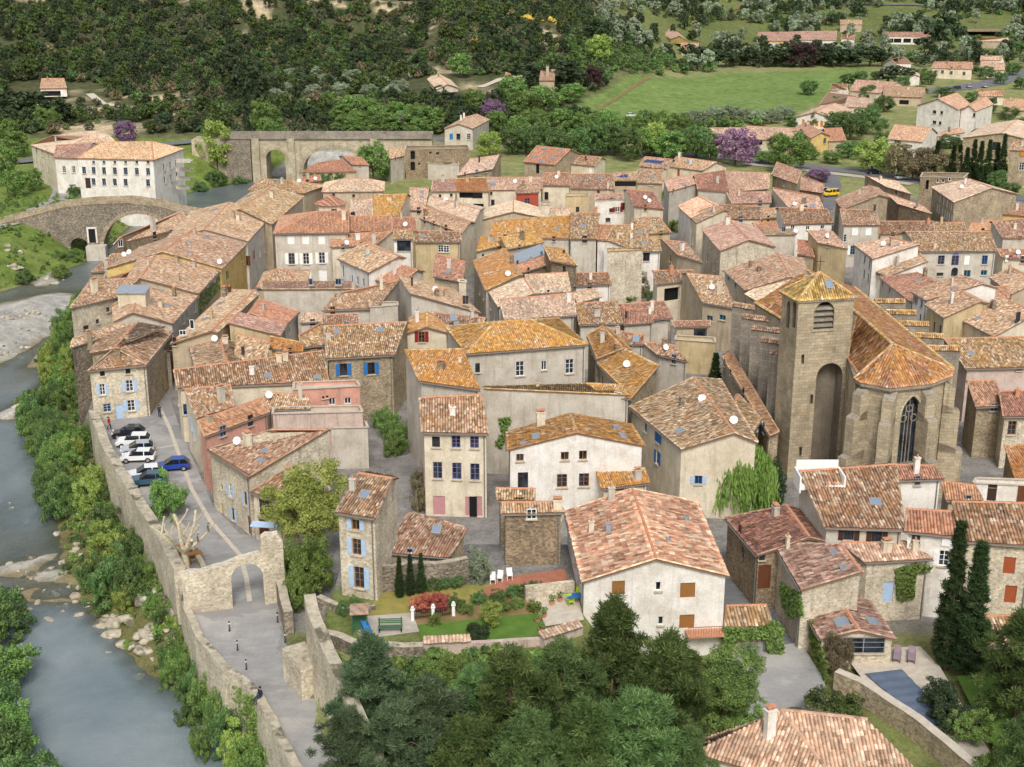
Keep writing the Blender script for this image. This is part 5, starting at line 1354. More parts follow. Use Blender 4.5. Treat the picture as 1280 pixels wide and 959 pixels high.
Hs('G', [(878, 378.5), (920, 386), (858, 342), (902, 346)], 7, 'pl_tan', 'tile_old', 'beside the walled courtyard', k=.3, items=[c(899, 368, 1.9, 'pl_cream', .6), q(890, 363), s(887, 398, 1.1, .8, 'turq'), s(903, 397, 1.1, .8, 'turq')])
Hs('G', [(843, 409.5), (888, 408), (842, 402), (888, 401)], 5.5, 'pl_tan', 'tile_red', 'beside the church buttresses', 'small roof terrace room with wide dark window by the church buttresses', k=0, auto=False, items=[w(876, 418, 2.0, 1.6, 'dark')])
Hs('F', [(841, 424), (897, 428), (896, 421), (843, 418)], 5, 'pl_ochre', 'concrete', 'beside the church buttresses', 'ochre walled yard building under the roof terrace room', auto=False)
Hs('F', [(757, 314), (806, 312), (804, 309), (757, 310)], 9.5, 'stone_light', 'stone', 'beside the walled courtyard', 'tall blank rubble wall of a roofless building above the courtyard', auto=False, edge='tile_gold')
Hs('F', [(780, 404), (842, 402), (842, 397), (782, 399)], 4.8, 'stone_brown', 'stone_brown', 'beside the walled courtyard', 'low brown stone building with a ruined wall', auto=False, edge='stone_light')
# --- back right
BR = 'in the part of the village near the ring road'
Hs('G', [(799, 208), (833, 211.5), (806, 196), (841, 199.5)], 6, 'pl_cream', 'tile_old', BR, 'house with a row of solar panels beside the ring road trees', k=.8, items=[('p', 808, 200, 5)], auto=False)
Hs('G', [(833, 208), (878, 214), (846, 196), (896, 203)], 6, 'pl_cream', 'tile_old', BR, k=.8, items=[k_(862, 203, 1.8, 1.6), c(849, 197, 1.3, 'pl_white', .5), c(870, 198, 1.2, 'pl_white', .5), d(848, 216, .8, 1.8, 'rust')])
Hs('G', [(796, 229), (828, 230), (797, 212), (829, 212.5)], 6.2, 'pl_tan', 'tile_old', BR, k=.5, items=[k_(815, 221)])
Hs('G', [(767, 226), (796, 226), (766, 216), (796, 215)], 6.8, 'pl_tan', 'tile_old', BR, 'house with a dark open loggia and solar panels on the roof', k=.4, items=[('p', 768, 219, 3), o_(781, 229, 5, 1.4)], auto=False)
Hs('G', [(836, 240), (873, 229), (830, 226), (868, 218)], 9, 'pl_grey', 'tile_pink', BR, k=.3, items=[k_(853, 231)])
Hs('G', [(872, 237), (912, 240.5), (868, 219), (906, 213)], 8, 'pl_grey', 'tile_red', BR, k=.3, items=[c(897, 229, 1.4, 'pl_grey', .5)])
Hs('G', [(912, 240.5), (961, 236), (903, 214), (962, 217)], 7.5, 'pl_tan', 'tile_pink', BR, 'house with a big smooth pinkish grey roof', k=.5, auto=False)
Hs('G', [(915, 255), (964, 253.5), (908, 241), (963, 240)], 6.3, 'pl_tan', 'tile_pink', BR, k=.2)
Hs('G', [(964, 219), (996, 230), (971, 203), (1002, 214)], 9.5, 'stone', 'tile_old', BR, 'small stone tower house with a white-framed slit window', k=.3, items=[s(980, 229, 1, 1.4, 'white')], auto=False)
Hs('G', [(998, 237), (1028, 241), (1002, 220), (1031, 231)], 6.5, 'stone_brown', 'tile_pink', BR, k=.3)
Hs('G', [(985, 259), (1030, 262), (966, 235), (1023, 246)], 7, 'pl_grey', 'tile_pink', BR, k=.1, items=[c(1005, 254, .9, 'stone_grey', .8), q(993, 258), k_(1016, 258)])
Hs('G', [(981, 281), (1042, 279), (973, 260), (1034, 262)], 7.2, 'pl_white', 'tile_brown', BR, 'white walled house with three small square windows under a patched roof', k=.4, items=[s(991, 284, .8, .8, 'white'), s(1009.7, 285, .8, .8, 'white'), s(1028, 284, .8, .8, 'white')])
Hs('G', [(847, 258), (863, 273), (873, 246), (894, 257)], 8.3, 'pl_white', 'tile_new', BR, k=.2, auto=False, items=[s(853, 288, .6, 1.8, 'greyblue')])
Hs('G', [(860, 269), (870, 279), (893, 257), (905, 263)], 8.3, 'pl_cream', 'tile_brown', BR, k=.2, items=[w(866, 300, .8, 1.8, 'white')])
Hs('G', [(905, 274), (951, 274), (900, 256), (950, 259)], 6.6, 'pl_cream', 'tile_brown', BR, k=.2, items=[c(926, 263, 1.0)])
Hs('G', [(953, 274), (972, 272), (951, 262), (971, 260)], 6, 'pl_yellow', 'tile_old', BR, k=.2)
Hs('Q', [(900, 314), (970, 309), (945, 284), (877, 287)], 8, 'stone_light', 'tile_pink', BR, 'pink roofed gable house with dishes on its pale stone end wall', pitch=.3, items=[c(909, 281, 1.4, 'pl_white', .9), s(886, 305, .7, 1.2, 'greyblue'), w(889, 310, .7, 1.4, 'dark'), w(897, 322, .7, 1.4, 'greyblue'), w(884, 322, .7, 1.6, 'dark'), w(894, 333, .7, 1.8, 'dark')])
Hs('G', [(955, 287), (996, 286), (955, 294), (996, 293)], 7, 'concrete', 'tile_brown', BR, k=0, rise=.5, auto=False, items=[q(994, 292)])
Hs('G', [(951, 291), (975, 291), (941, 279), (970, 278)], 6, 'pl_tan', 'tile_orange', BR, k=.1, auto=False)
Hs('G', [(904, 338), (932, 363), (972, 317), (988, 346)], 7.3, 'pl_cream', 'tile_old', 'behind the church tower', 'wide gently sloping roof house right behind the church tower', k=.5, items=[c(938, 333, .8, 'stone_brown', .6), c(1007, 333, .8), s(911, 346, .7, 1.0, 'turq'), s(920, 355, .7, 1.0, 'turq')])
Hs('G', [(931, 368), (946, 376), (972, 345), (990, 358)], 7, 'pl_cream', 'tile_pale', 'behind the church tower', k=.3, auto=False)
Hs('G', [(1022, 303.5), (1060, 311.5), (1010, 289), (1041, 290)], 7.5, 'pl_ochre', 'tile_pink', BR, 'plain ochre block with a small pink roof', k=.1, items=[q(1016, 312)], auto=False)
Hs('G', [(997, 318), (1018, 322), (997, 300), (1012, 302)], 5, 'pl_tan', 'tile_orange', BR, k=.1, auto=False)
Hs('G', [(1043, 250), (1053, 262), (1086, 232), (1099, 244)], 7.2, 'stone', 'tile_old', BR, k=.3, items=[s(1047, 265, .7, 1.2)])
Hs('G', [(1054, 282), (1100, 281.5), (1050, 262), (1095, 263)], 8.3, 'pl_grey', 'tile_old', BR, 'grey house with two white shuttered windows on the lane', k=.4, items=[x_(1069, 289, 1.2, 1.6), x_(1086, 289, 1.2, 1.6), w(1066, 313, 1.0, 1.8, 'greyblue', 'white'), c(1093, 264, 1.2, 'metal_dark', .4), w(1053, 298, .6, 1.5, 'white')])
Hs('G', [(1122, 255), (1165, 267.5), (1108, 242), (1152, 257)], 6, 'stone_brown', 'tile_pink', BR, k=.2, items=[c(1147, 259, .7)])
Hs('G', [(1108, 234), (1139, 243), (1085, 221), (1121, 227)], 6, 'stone_brown', 'tile_pale', BR, k=.2, items=[s(1066, 231, .9, 1.4, 'white'), s(1120, 241, .8, 1.0)])
WB = [x_(a, b, .8, 1.6) for a, b in ((1175, 248.5), (1179.6, 251.5), (1183.6, 254.5), (1189, 258.5))] + [x_(a, b, .8, 2.0) for a, b in ((1171.5, 260), (1174, 262), (1177.6, 265.5), (1181, 267.5), (1183.6, 269.5), (1186.4, 271.5), (1189, 274))]
Hs('G', [(1164, 234), (1192, 253.5), (1212, 224), (1240, 235)], 9.5, 'stone', 'tile_pale', BR, 'large stone barn house with two rows of white shutters', k=.75, items=WB + [c(1206, 231, 1.3, 'pl_white', .6), q(1239, 254)])
Hs('F', [(1149, 221), (1206, 222), (1212, 216), (1152, 215)], 8.5, 'stone_brown', 'stone_brown', BR, 'flat topped stone building behind the barn house', items=[o_(1159, 231, .7, 2.2), s(1172, 226, .6, .8, 'white'), s(1179, 226, .6, .8, 'white'), s(1187, 224, .6, .8, 'white')], auto=False)
Hs('F', [(1214, 263), (1244, 260), (1246, 254), (1217, 257)], 5.5, 'pl_yellow', 'concrete', BR, 'bright yellow plastered annex below the barn house', items=[s(1219, 267, .8, .7), s(1226, 272, .7, .6), s(1240, 269, .8, .7)], auto=False, edge='pl_yellow')
Hs('G', [(1252, 268), (1295, 272), (1248, 254), (1290, 258)], 6, 'pl_yellow', 'tile_red', BR, k=.1, items=[c(1243, 258, 1.4, 'pl_white', .5)])
Hs('G', [(1209, 291), (1240, 288), (1213, 280), (1241, 274)], 5.2, 'pl_tan', 'tile_orange', BR, k=.1)
Hs('G', [(1253, 298), (1290, 297), (1240, 277), (1290, 273)], 7.2, 'pl_grey', 'tile_old', BR, 'stone house with mottled roof at the edge of the ring road', k=.2, items=[c(1258, 271, 1.0, 'pl_cream', .5)])
Hs('G', [(1099, 293.5), (1168, 291), (1099, 277), (1167, 277)], 6.2, 'pl_tan', 'tile_brown', BR, k=.3, items=[c(1127, 287, .8), c(1160, 280, .9, 'terracotta', .6)])
Hs('G', [(1168, 291), (1209, 291), (1167, 278), (1205, 279)], 6.2, 'pl_tan', 'tile_brown', BR, k=.3)
Hs('G', [(1149, 315), (1247, 314), (1132, 290), (1238, 290)], 8.3, 'pl_grey', 'tile_brown', BR, 'wide grey town house with a mauve arched window and blue shutters', k=.3, items=[w(1176.6, 325, 1.2, 1.6, 'purple'), ('a', 1194, 326, 1.3, 1.7, 'purple'), x_(1209, 325, 1.0, 1.7), w(1231, 325, 1.0, 1.6, 'blue'), s(1175, 343, 1.2, .6, 'dark'), ('a', 1193, 342, 1.2, 1.0, 'dark'), s(1209, 342, 1.2, 1.2, 'turq'), s(1230, 341, 1.1, .9, 'turq'), c(1168, 311, .9, 'pl_cream', .4)])
Hs('G', [(1067, 306), (1090, 324), (1112, 297), (1148, 306)], 8.5, 'pl_white', 'tile_pink', BR, 'white town house with a speckled pink roof and tall dark windows', k=.05, items=[k_(1120, 308), q(1129, 317), w(1081, 323, .8, 1.7, 'dark'), w(1087, 329, .8, 1.7, 'dark'), w(1080, 343, .8, 1.7, 'dark'), w(1085, 348, .8, 1.7, 'dark')])
Hs('G', [(1090, 337), (1109, 346), (1148, 317), (1158, 327)], 6.2, 'pl_white', 'tile_old', BR, k=.05, items=[c(1121, 332, 1.5, 'pl_grey', .6)])
RC = 'beside the church nave'
Hs('G', [(1099, 347), (1141, 380), (1146, 341), (1170, 353)], 6.3, 'pl_grey', 'tile_red', RC, k=.3, items=[c(1156, 346, 1.2, 'stone_brown', .7), k_(1147, 351), s(1103, 355, .6, .9), s(1112, 362, .6, .9)])
Hs('G', [(1139, 365), (1157, 376), (1200, 344), (1228, 355)], 8.3, 'pl_white', 'tile_old', RC, 'white house with dark shuttered windows beside the church buttresses', k=.3, items=[w(1144.5, 374, .8, 1.5, 'greyblue', 'grey'), w(1152, 379, .7, 1.4, 'greyblue'), w(1150, 399, .7, 1.6, 'dark'), k_(1193, 361)])
Hs('G', [(1156, 381), (1179, 397.5), (1197, 363), (1225, 377)], 8.2, 'pl_ochre', 'tile_old', RC, 'ochre walled house with dark narrow windows and orange roof edges', k=.3, items=[w(1167.5, 409, .7, 1.6, 'dark'), w(1175, 413, .7, 1.6, 'dark'), c(1204, 367, 1.6, 'pl_white', .5)])
Hs('G', [(1189, 394), (1242, 421), (1257, 374), (1295, 392)], 7.2, 'pl_cream', 'tile_old', RC, 'cream house with turquoise shutters beside the church', k=.1, items=[x_(1194, 403, .6, 1.3, 'turq'), x_(1203, 407, .6, 1.3, 'turq'), x_(1190, 421, .6, 1.3, 'turq'), d(1195, 423, .8, 1.8, 'turq'), c(1241, 386, 1.0, 'stone_grey', .8), k_(1222, 399), k_(1261, 411), w(1272, 397, .8, 1.6, 'dark')])
Hs('G', [(1237, 347), (1264, 368), (1264, 335), (1296, 352)], 7.2, 'pl_tan', 'tile_old', RC, k=.3, items=[k_(1259, 341), k_(1267, 344)])
Hs('G', [(1211, 381), (1262, 373), (1208, 362), (1262, 358)], 7.2, 'pl_tan', 'tile_red', RC, k=.1, auto=False)
Hs('G', [(1207, 461.5), (1296, 459.5), (1180, 424), (1296, 421)], 7.2, 'pl_rose', 'tile_brown', RC, 'long building with a striped brown roof and pale blank wall', k=.2, items=[k_(1213, 442)], auto=False)
Hs('G', [(1252, 322), (1296, 326), (1246, 312), (1292, 312)], 6, 'pl_cream', 'tile_red', BR, 'house with coloured laundry drying under a roof terrace', k=.1, items=[c(1262, 316, 1.0, 'pl_cream', .5), q(1272, 319)])
Hs('G', [(1220, 509.5), (1257, 508), (1209, 477), (1244, 476)], 6.5, 'stone', 'tile_red', RC, 'small red roofed stone house attached behind the apse', k=.1, auto=False)
Hs('G', [(1254, 521), (1296, 521), (1249, 490), (1296, 489)], 6.5, 'stone_light', 'tile_red', RC, k=.1, items=[w(1265, 535, 1.0, 1.7, 'wood'), c(1271, 497, .9, 'terracotta', .5)])
Hs('G', [(1270, 602), (1300, 602), (1256, 558), (1300, 556)], 5, 'stone_brown', 'tile_lichen', RC, k=.05, auto=False)
Hs('G', [(905, 442), (925, 470), (922, 434), (945, 460)], 5, 'stone_brown', 'tile_orange', 'beside the church buttresses', k=.05, auto=False)
Hs('G', [(792, 258), (830, 262), (783, 237), (816, 240)], 8, 'pl_cream', 'tile_red', BR, 'cream house with a maroon roof and two dishes on its wall', k=.4, items=[q(806, 250), q(811, 254)], auto=False)
Hs('F', [(742, 251), (791, 249), (789, 245), (743, 246)], 7.6, 'pl_white', 'concrete', BR, 'white courtyard house with dark red shutters in the back rows', items=[s(764, 263, .9, .9, 'red'), w(772, 262, 1.1, 1.1, 'white', 'red'), w(781, 258, .9, 1.6, 'dark', 'red'), s(760, 275, 1.1, .9)], auto=False)
Hs('H', [(812, 292.5), (839, 291), (806, 272), (824, 272)], 5.4, 'pl_ochre', 'tile_brown', BR, 'small hipped brown roof at the lane corner', k=.6, auto=False)
Hs('G', [(744, 250), (778, 249), (744, 242.5), (778, 242)], 7.2, 'pl_white', 'tile_pink', BR, k=.2, auto=False)
Hs('G', [(846, 318.5), (879, 329), (828, 300), (858, 304)], 6.8, 'pl_tan', 'tile_old', BR, 'tan house with a stepped mottled roof on the back lane', k=.2, items=[s(838, 323, .8, 1.2), c(832, 298, 1.2, 'pl_white', .7)])
# --- beyond the village
AB = 'across the river by the old bridge'
W3r = lambda xs, y0, dy: [w(a, y0 + dy * (a - xs[0]) / 50, .9, 1.6, 'greyblue') for a in xs]
Hs('H', [(95, 198), (192, 200.5), (128, 178), (190, 177)], 10, 'pl_white', 'tile_salmon', AB, 'long white mill house with three rows of windows across the river', k=.9, hips='01',
   items=[w(a, 213 + (a - 105) * .02, 1.0, 1.7, 'greyblue') for a in (105, 117, 130, 143.5, 157, 171, 185)] + [w(a, 227 + (a - 105) * .02, 1.0, 1.7, 'greyblue') for a in (117, 130, 143.5, 157, 185)] + [s(a, 203, .7, .7, 'greyblue') for a in (117, 130, 143.5, 157, 171, 185)] + [w(a, b, .9, 1.7, 'greyblue') for a, b in ((205, 209), (213, 206.5), (220, 204), (206, 225), (214, 222.5), (221, 219.5))] + [d(110, 229, 1.4, 2.6, 'darkwood'), c(180, 182, 1)])
Hs('G', [(67, 197), (100, 199), (70, 182), (116, 179)], 9.5, 'pl_white', 'tile_pink', AB, k=.5, items=[w(80, 212, 1, 1.7, 'white'), w(92, 212, 1, 1.7, 'white')])
Hs('H', [(38, 181.5), (68, 194), (66, 170), (112, 170)], 9.5, 'pl_cream', 'tile_pale', AB, 'cream hipped roof house with shutters across the river', k=1, items=[w(a, b, .9, 1.6, 'greyblue') for a, b in ((46, 188), (53, 191.5), (60, 194.5), (46, 205), (53, 208), (60, 211))])
Hs('G', [(108, 196), (136, 194), (98, 184), (118, 180)], 8.5, 'pl_cream', 'tile_pale', AB, k=.2, items=[s(118, 193, 1.2, .8)])
HL = 'on the wooded hillside'
Hs('G', [(50, 111), (83.5, 110.5), (52, 98.5), (80, 98)], 16, 'pl_white', 'tile_salmon', HL, 'small white bungalow with a salmon roof on the wooded slope', H=3.6, k=.8, items=[o_(65, 117, 6, 1.8)], base=8)
Hs('Q', [(546, 112), (573, 110), (556, 93), (530, 95)], 14, 'pl_cream', 'tile_pale', HL, 'cream villa with turquoise shutters above the hill lane', H=5.5, items=[x_(567, 117, 1.0, 1.6, 'turq'), x_(567, 127, 1.0, 1.8, 'turq')], base=6)
Hs('Q', [(555, 161), (591, 161), (612, 150), (580, 147)], 8.5, 'pl_grey', 'tile_old', 'behind the road bridge', 'grey gabled house with white chimneys behind the road bridge', items=[x_(564, 171, 1.0, 1.8, 'blue'), w(573, 171, 1.2, 1.8, 'dark'), w(586, 171, 1.2, 1.8, 'white'), c(565, 155, 1.6, 'pl_white', .6), c(580, 148, 1.6, 'pl_white', .6)], base=2)
Hs('G', [(674, 101), (693, 101), (676, 88), (694, 87)], 14, 'pl_tan', 'tile_old', HL, 'brown house half hidden between two round pines', H=6, k=.6, items=[c(690, 82, 3, 'pl_tan', 1.0)], base=8)
Hs('G', [(631, 97), (640, 97), (632, 91), (641, 91)], 13, 'pl_tan', 'tile_orange', HL, k=.6, base=8, auto=False)
Hs('Q', [(839, 49), (860, 51), (848, 41), (826, 41)], 20, 'pl_yellow', 'tile_pink', HL, 'yellow cottage on the slope above the green field', items=[s(834, 54, 1, 1.2, 'white'), s(844, 53, 1, 1.2, 'greyblue')], base=14)
FB = 'beyond the green field'
Hs('G', [(946, 51.5), (991, 51.5), (948, 40.5), (992, 40)], 18.5, 'pl_yellow', 'tile_pink', FB, 'long low yellow house with brown roof beyond the green field', k=.8, items=[x_(966, 56, 2, 2.2, 'lightblue'), s(956, 55, 1, 1.4), s(980, 56, 1.2, 1.4)])
Hs('G', [(992, 50.5), (1045, 50.5), (992, 39.5), (1046, 39)], 18.7, 'pl_white', 'tile_pink', FB, k=.8)
Hs('G', [(1052, 50), (1068, 50), (1052, 43.5), (1069, 43)], 18, 'pl_white', 'tile_pink', FB, k=.8)
Hs('G', [(1103, 46), (1162, 46.5), (1104, 40), (1164, 40.5)], 20, 'pl_white', 'tile_pink', FB, 'long open-fronted barn with dark bays beyond the field', H=4, k=.8, items=[o_(1112, 51, 4, 2.2), o_(1122, 51, 4, 2.2), o_(1134, 51, 4, 2.2), o_(1146, 51, 4, 2.2), o_(1156, 51, 4, 2.2)], auto=False)
Hs('F', [(1195, 38), (1259, 38), (1262, 33), (1196, 32)], 21.5, 'stone_brown', 'tile_old', FB, 'flat brown stone farm building beyond the field', items=[o_(1207, 42, 4, 2.2)], auto=False)
Hs('G', [(1050, 31), (1078, 31), (1050, 25), (1077, 25)], 24, 'pl_tan', 'tile_old', FB, k=.7)
Hs('G', [(1216, 52), (1262, 53), (1217, 47), (1260, 47)], 17, 'pl_tan', 'tile_pale', FB, k=.7, auto=False)
Hs('G', [(850, 60), (875, 60), (851, 54), (874, 54)], 16, 'pl_tan', 'tile_pink', FB, k=.7)
RE = 'in the modern housing beside the field'
Hs('G', [(1104, 79.5), (1140, 80), (1114, 74), (1130, 71)], 13, 'pl_white', 'tile_salmon', RE, k=.8)
Hs('G', [(1164, 85.5), (1216, 87), (1168, 77), (1216, 78)], 13, 'pl_cream', 'tile_salmon', RE, 'row house with orange roofs and a terrace beside the field', H=4.2, k=.7, items=[w(1178, 90, 1.2, 1.4, 'greyblue'), w(1189, 91, 1.2, 1.4, 'greyblue'), w(1205, 92, 1.2, 1.4, 'greyblue')])
Hs('G', [(1225, 87), (1256, 88), (1226, 78), (1256, 79)], 13.5, 'pl_cream', 'tile_pink', RE, k=.7, items=[w(1232, 92, 1.2, 1.4, 'greyblue'), w(1246, 93, 1.2, 1.4, 'greyblue')])
Hs('G', [(1225, 76), (1256, 77), (1226, 70), (1254, 70)], 15, 'pl_white', 'tile_pink', RE, k=.7)
Hs('Q', [(1137, 97), (1150, 96), (1148, 90), (1133, 90)], 11, 'pl_white', 'tile_pink', RE, 'little white garage house beside the field')
Hs('G', [(1062, 113.5), (1100, 117), (1070, 100), (1122, 103)], 9.5, 'pl_cream', 'tile_pink', RE, k=.6, items=[w(1074, 120, 1.4, 1.4, 'greyblue'), w(1085, 121, 1.4, 1.4, 'greyblue')])
Hs('G', [(1104, 120.5), (1152, 122), (1105, 107), (1157, 110)], 9.5, 'pl_tan', 'tile_old', RE, k=.6, items=[o_(1130, 128, 3.4, 1.6)])
Hs('G', [(1024, 131), (1054, 128), (1035, 116), (1068, 120)], 9, 'pl_cream', 'tile_pink', RE, k=.6)
Hs('G', [(1055, 134), (1094, 135), (1060, 121), (1086, 123)], 9, 'pl_cream', 'tile_pale', RE, k=.6)
Hs('Q', [(994, 146.5), (1044, 150), (1066, 138), (1020, 135)], 8.2, 'pl_white', 'tile_pink', RE, 'white bungalow with orange shutters at the corner of the field', items=[x_(1004, 152, .9, 1.4, 'orange'), x_(1016, 154, 1.0, 1.9, 'orange'), x_(1021, 154.5, 1.0, 1.9, 'orange'), x_(1027, 155, 1.0, 1.9, 'orange'), x_(1032, 155.5, 1.0, 1.9, 'orange')])
Hs('G', [(1037, 112.5), (1062, 113), (1040, 105), (1060, 106)], 9.5, 'pl_white', 'tile_pink', RE, k=.6)
Hs('Q', [(1146, 132), (1198, 137.5), (1214, 131), (1176, 123)], 12.5, 'pl_white', 'tile_salmon', RE, 'larger of the two joined three-storey white blocks with orange roofs', H=9, items=[s(1168, 140, 1.4, 1.0), s(1177, 141, 1.0, 1.0), s(1168, 153, 1.4, 1.0), s(1175, 154, 1.0, 1.0), w(1203, 158, .8, 2.2, 'dark'), w(1207, 144, .8, 1.4, 'dark')], base=0)
Hs('Q', [(1201, 138), (1220, 139.5), (1242, 131), (1222, 124)], 12.0, 'pl_white', 'tile_salmon', RE, 'smaller of the two joined three-storey white blocks with orange roofs', H=8.7, items=[w(1218, 157, .9, 2.2, 'dark'), w(1218, 144, .8, 1.2, 'dark'), w(1231, 150, .8, 1.4, 'dark')], base=0)
Hs('G', [(1109, 174), (1153, 178), (1119, 156), (1165, 160)], 7.2, 'pl_white', 'tile_salmon', RE, 'white school hall with an orange roof and a flag by its door', H=4.6, k=.8, items=[d(1122, 181, 2.0, 2.4, 'dark'), s(1136, 182, 2.2, .5, 'dark')])
Hs('G', [(1172, 171), (1206, 166), (1176, 166), (1200, 160)], 6, 'pl_white', 'tile_salmon', RE, k=.3)
Hs('Q', [(1014, 173), (1038, 170), (1016, 158), (993, 161)], 7, 'pl_yellow', 'tile_red', RE, 'yellow gabled house behind the roadside trees', H=5, items=[w(1031, 176, 1.3, 1.6, 'greyblue')])
Hs('G', [(1036, 177), (1058, 176), (1030, 161), (1052, 160)], 5.5, 'pl_tan', 'tile_orange', RE, k=.4, auto=False)
Hs('G', [(924, 173), (986, 177), (934, 158), (1000, 161)], 5.5, 'pl_cream', 'tile_pink', RE, 'long low building with pale orange roof behind the roadside trees', k=.6, items=[o_(945, 178, 4, 1.4)])
Hs('G', [(880, 170), (930, 172), (888, 160), (935, 160)], 5.0, 'pl_cream', 'tile_pale', RE, k=.6)
Hs('Q', [(1203, 172.5), (1300, 178), (1310, 160), (1232, 156)], 8.5, 'stone', 'tile_pale', RE, 'huge stone barn with one big dark window', H=6.5, items=[w(1245, 183, 2.0, 2.4, 'dark')], pitch=.2)
Hs('G', [(1262, 188), (1310, 190), (1266, 178), (1310, 178)], 12.5, 'stone', 'tile_old', RE, 'tall narrow stone house with orange shutters by the dark cypresses', H=9.5, k=.6, items=[w(1277, 208, 1.2, 2.0, 'white'), x_(1279, 192, 1.2, 1.4, 'orange'), ('a', 1256, 224, 1.2, 1.8, 'wood')])
Hs('G', [(1218, 120.5), (1256, 120), (1222, 112), (1254, 112)], 8.5, 'pl_cream', 'tile_salmon', RE, k=.6, items=[w(1244, 124, 1.6, 1.4, 'greyblue')])
Hs('G', [(1254, 138), (1290, 139), (1255, 124), (1290, 124)], 7.5, 'pl_tan', 'tile_salmon', RE, k=.5)
Hs('F', [(505, 187), (588, 185), (586, 181), (506, 182)], 8.6, 'stone_brown', 'stone_brown', 'by the road bridge', 'long ruined stone building with dark openings beside the road bridge', items=[o_(516, 194, 1.2, 2.3), o_(516, 208, 1.2, 2.3), s(538, 191, .7, .6), s(547, 192, .9, .7), s(524, 205, .6, .7), s(541, 206, .9, .8), d(560, 209, 2.0, 2.4, 'dark')], auto=False)
Hs('F', [(533, 204), (575, 206), (574, 201), (534, 199)], 5, 'pl_grey', 'concrete', 'by the road bridge', auto=False)
Hs('G', [(488, 199), (507, 194), (480, 187), (503, 184)], 7, 'pl_grey', 'tile_old', 'by the road bridge', k=.3, auto=False)
Hs('G', [(376, 216), (446, 215), (402, 203), (428, 200)], 6.5, 'pl_tan', 'tile_orange', 'by the road bridge', 'ivy-clad house with orange roofs and blue shutters by the road bridge', k=.8, items=[x_(404, 224, .9, 1.4, 'blue')])
Hs('G', [(440, 206), (462, 207), (428, 195), (452, 197)], 7.5, 'pl_grey', 'tile_orange', 'by the road bridge', k=.4, auto=False)
Hs('H', [(402, 240.5), (480, 239.5), (428, 224), (462, 224)], 7.5, 'pl_tan', 'tile_pale', 'by the road bridge', 'house with a pale whitish hipped roof and small dark windows', k=.8, items=[s(417, 244), s(442, 245)])
# ------------------------------------------------------------------ church
def boolean_cut(obj, cutters):
    dg = None
    for cu in cutters:
        m = obj.modifiers.new('cut', 'BOOLEAN'); m.operation = 'DIFFERENCE'; m.solver = 'EXACT'; m.object = cu
    bpy.context.view_layer.update()
    me = bpy.data.meshes.new_from_object(obj.evaluated_get(bpy.context.evaluated_depsgraph_get()))
    obj.modifiers.clear(); obj.data = me
    for cu in cutters: bpy.data.objects.remove(cu)
def pointed(wd, h, n=6):
    """pointed arch outline (s, z) from bottom left, width wd, full height h"""
    r = wd * .95; sp = h - math.sqrt(r * r - (r - wd / 2) ** 2)
    right = [(wd / 2 - r + r * math.cos(a), sp + r * math.sin(a)) for a in np.linspace(0, math.acos((r - wd / 2) / r), n)]
    left = [(-x, z) for x, z in right[::-1]][1:]
    return [(-wd / 2, 0), (wd / 2, 0)] + right + left
def roundarch(wd, h, n=10):
    return [(-wd / 2, 0), (wd / 2, 0)] + [(wd / 2 * math.cos(a), h - wd / 2 + wd / 2 * math.sin(a)) for a in np.linspace(0, math.pi, n)]
def prism(name, prof, o, u, n_in, depth, mat, parent=None, start=.3):
    """profile in wall plane, from start outside to depth inside"""
    bm = bmesh.new()
    A = [bm.verts.new(o + u * s_ + Vector((0, 0, z)) - n_in * start) for s_, z in prof]
    B = [bm.verts.new(o + u * s_ + Vector((0, 0, z)) + n_in * depth) for s_, z in prof]
    bm.faces.new(A); bm.faces.new(B[::-1])
    for i in range(len(A)):
        j = (i + 1) % len(A); bm.faces.new((A[j], A[i], B[i], B[j]))
    bmesh.ops.recalc_face_normals(bm, faces=bm.faces)
    bm.loops.layers.uv.new('UVMap')
    me = bpy.data.meshes.new(name); bm.to_mesh(me); bm.free(); me.materials.append(mat)
    return link(name, me, parent)
def prism_walls(name, poly, z0, z1, m, parent):
    """closed vertical prism with uv in metres"""
    mb = MB(); n = len(poly); u = 0
    for i in range(n):
        a, b = poly[i], poly[(i + 1) % n]; L = (b - a).length
        mb.poly([(a.x, a.y, z0), (b.x, b.y, z0), (b.x, b.y, z1), (a.x, a.y, z1)], [(u, z0), (u + L, z0), (u + L, z1), (u, z1)]); u += L
    mb.poly([(p.x, p.y, z1) for p in poly]); mb.poly([(p.x, p.y, z0) for p in poly][::-1])
    o = mb.build(name, m, parent, weld=True)
    bm = bmesh.new(); bm.from_mesh(o.data); bmesh.ops.recalc_face_normals(bm, faces=bm.faces); bm.to_mesh(o.data); bm.free()
    return o
CH = thing('church', 'large gothic stone church with orange tiled nave and square bell tower', 'church', (0, 0, 0))
f0 = P(991, 597, 0)
ztop = 20.0
for _ in range(40):
    ztop += (pix((f0.x, f0.y, ztop))[1] - 376) * .05
L_, Fr_, Rr_ = P(978, 365, ztop), P(998.6, 376.5, ztop), P(1067.7, 372.5, ztop)
Bk_ = L_ + Rr_ - Fr_
tp = [Fr_, Rr_, Bk_, L_]
tw_ = prism_walls('tower_wall', tp, -.5, ztop, M['ashlar'], CH)
uF = (Rr_ - Fr_).normalized(); nF = Vector((-uF.y, uF.x, 0)); uL = (Fr_ - L_).normalized(); nL = Vector((-uL.y, uL.x, 0))
LF, LL = (Rr_ - Fr_).length, (Fr_ - L_).length
def on_face(px, py, p0, n):
    return plane_hit(px, py, p0, n)
bel = on_face(1029, 411, Fr_, nF); nic = on_face(1041, 590, Fr_, nF)
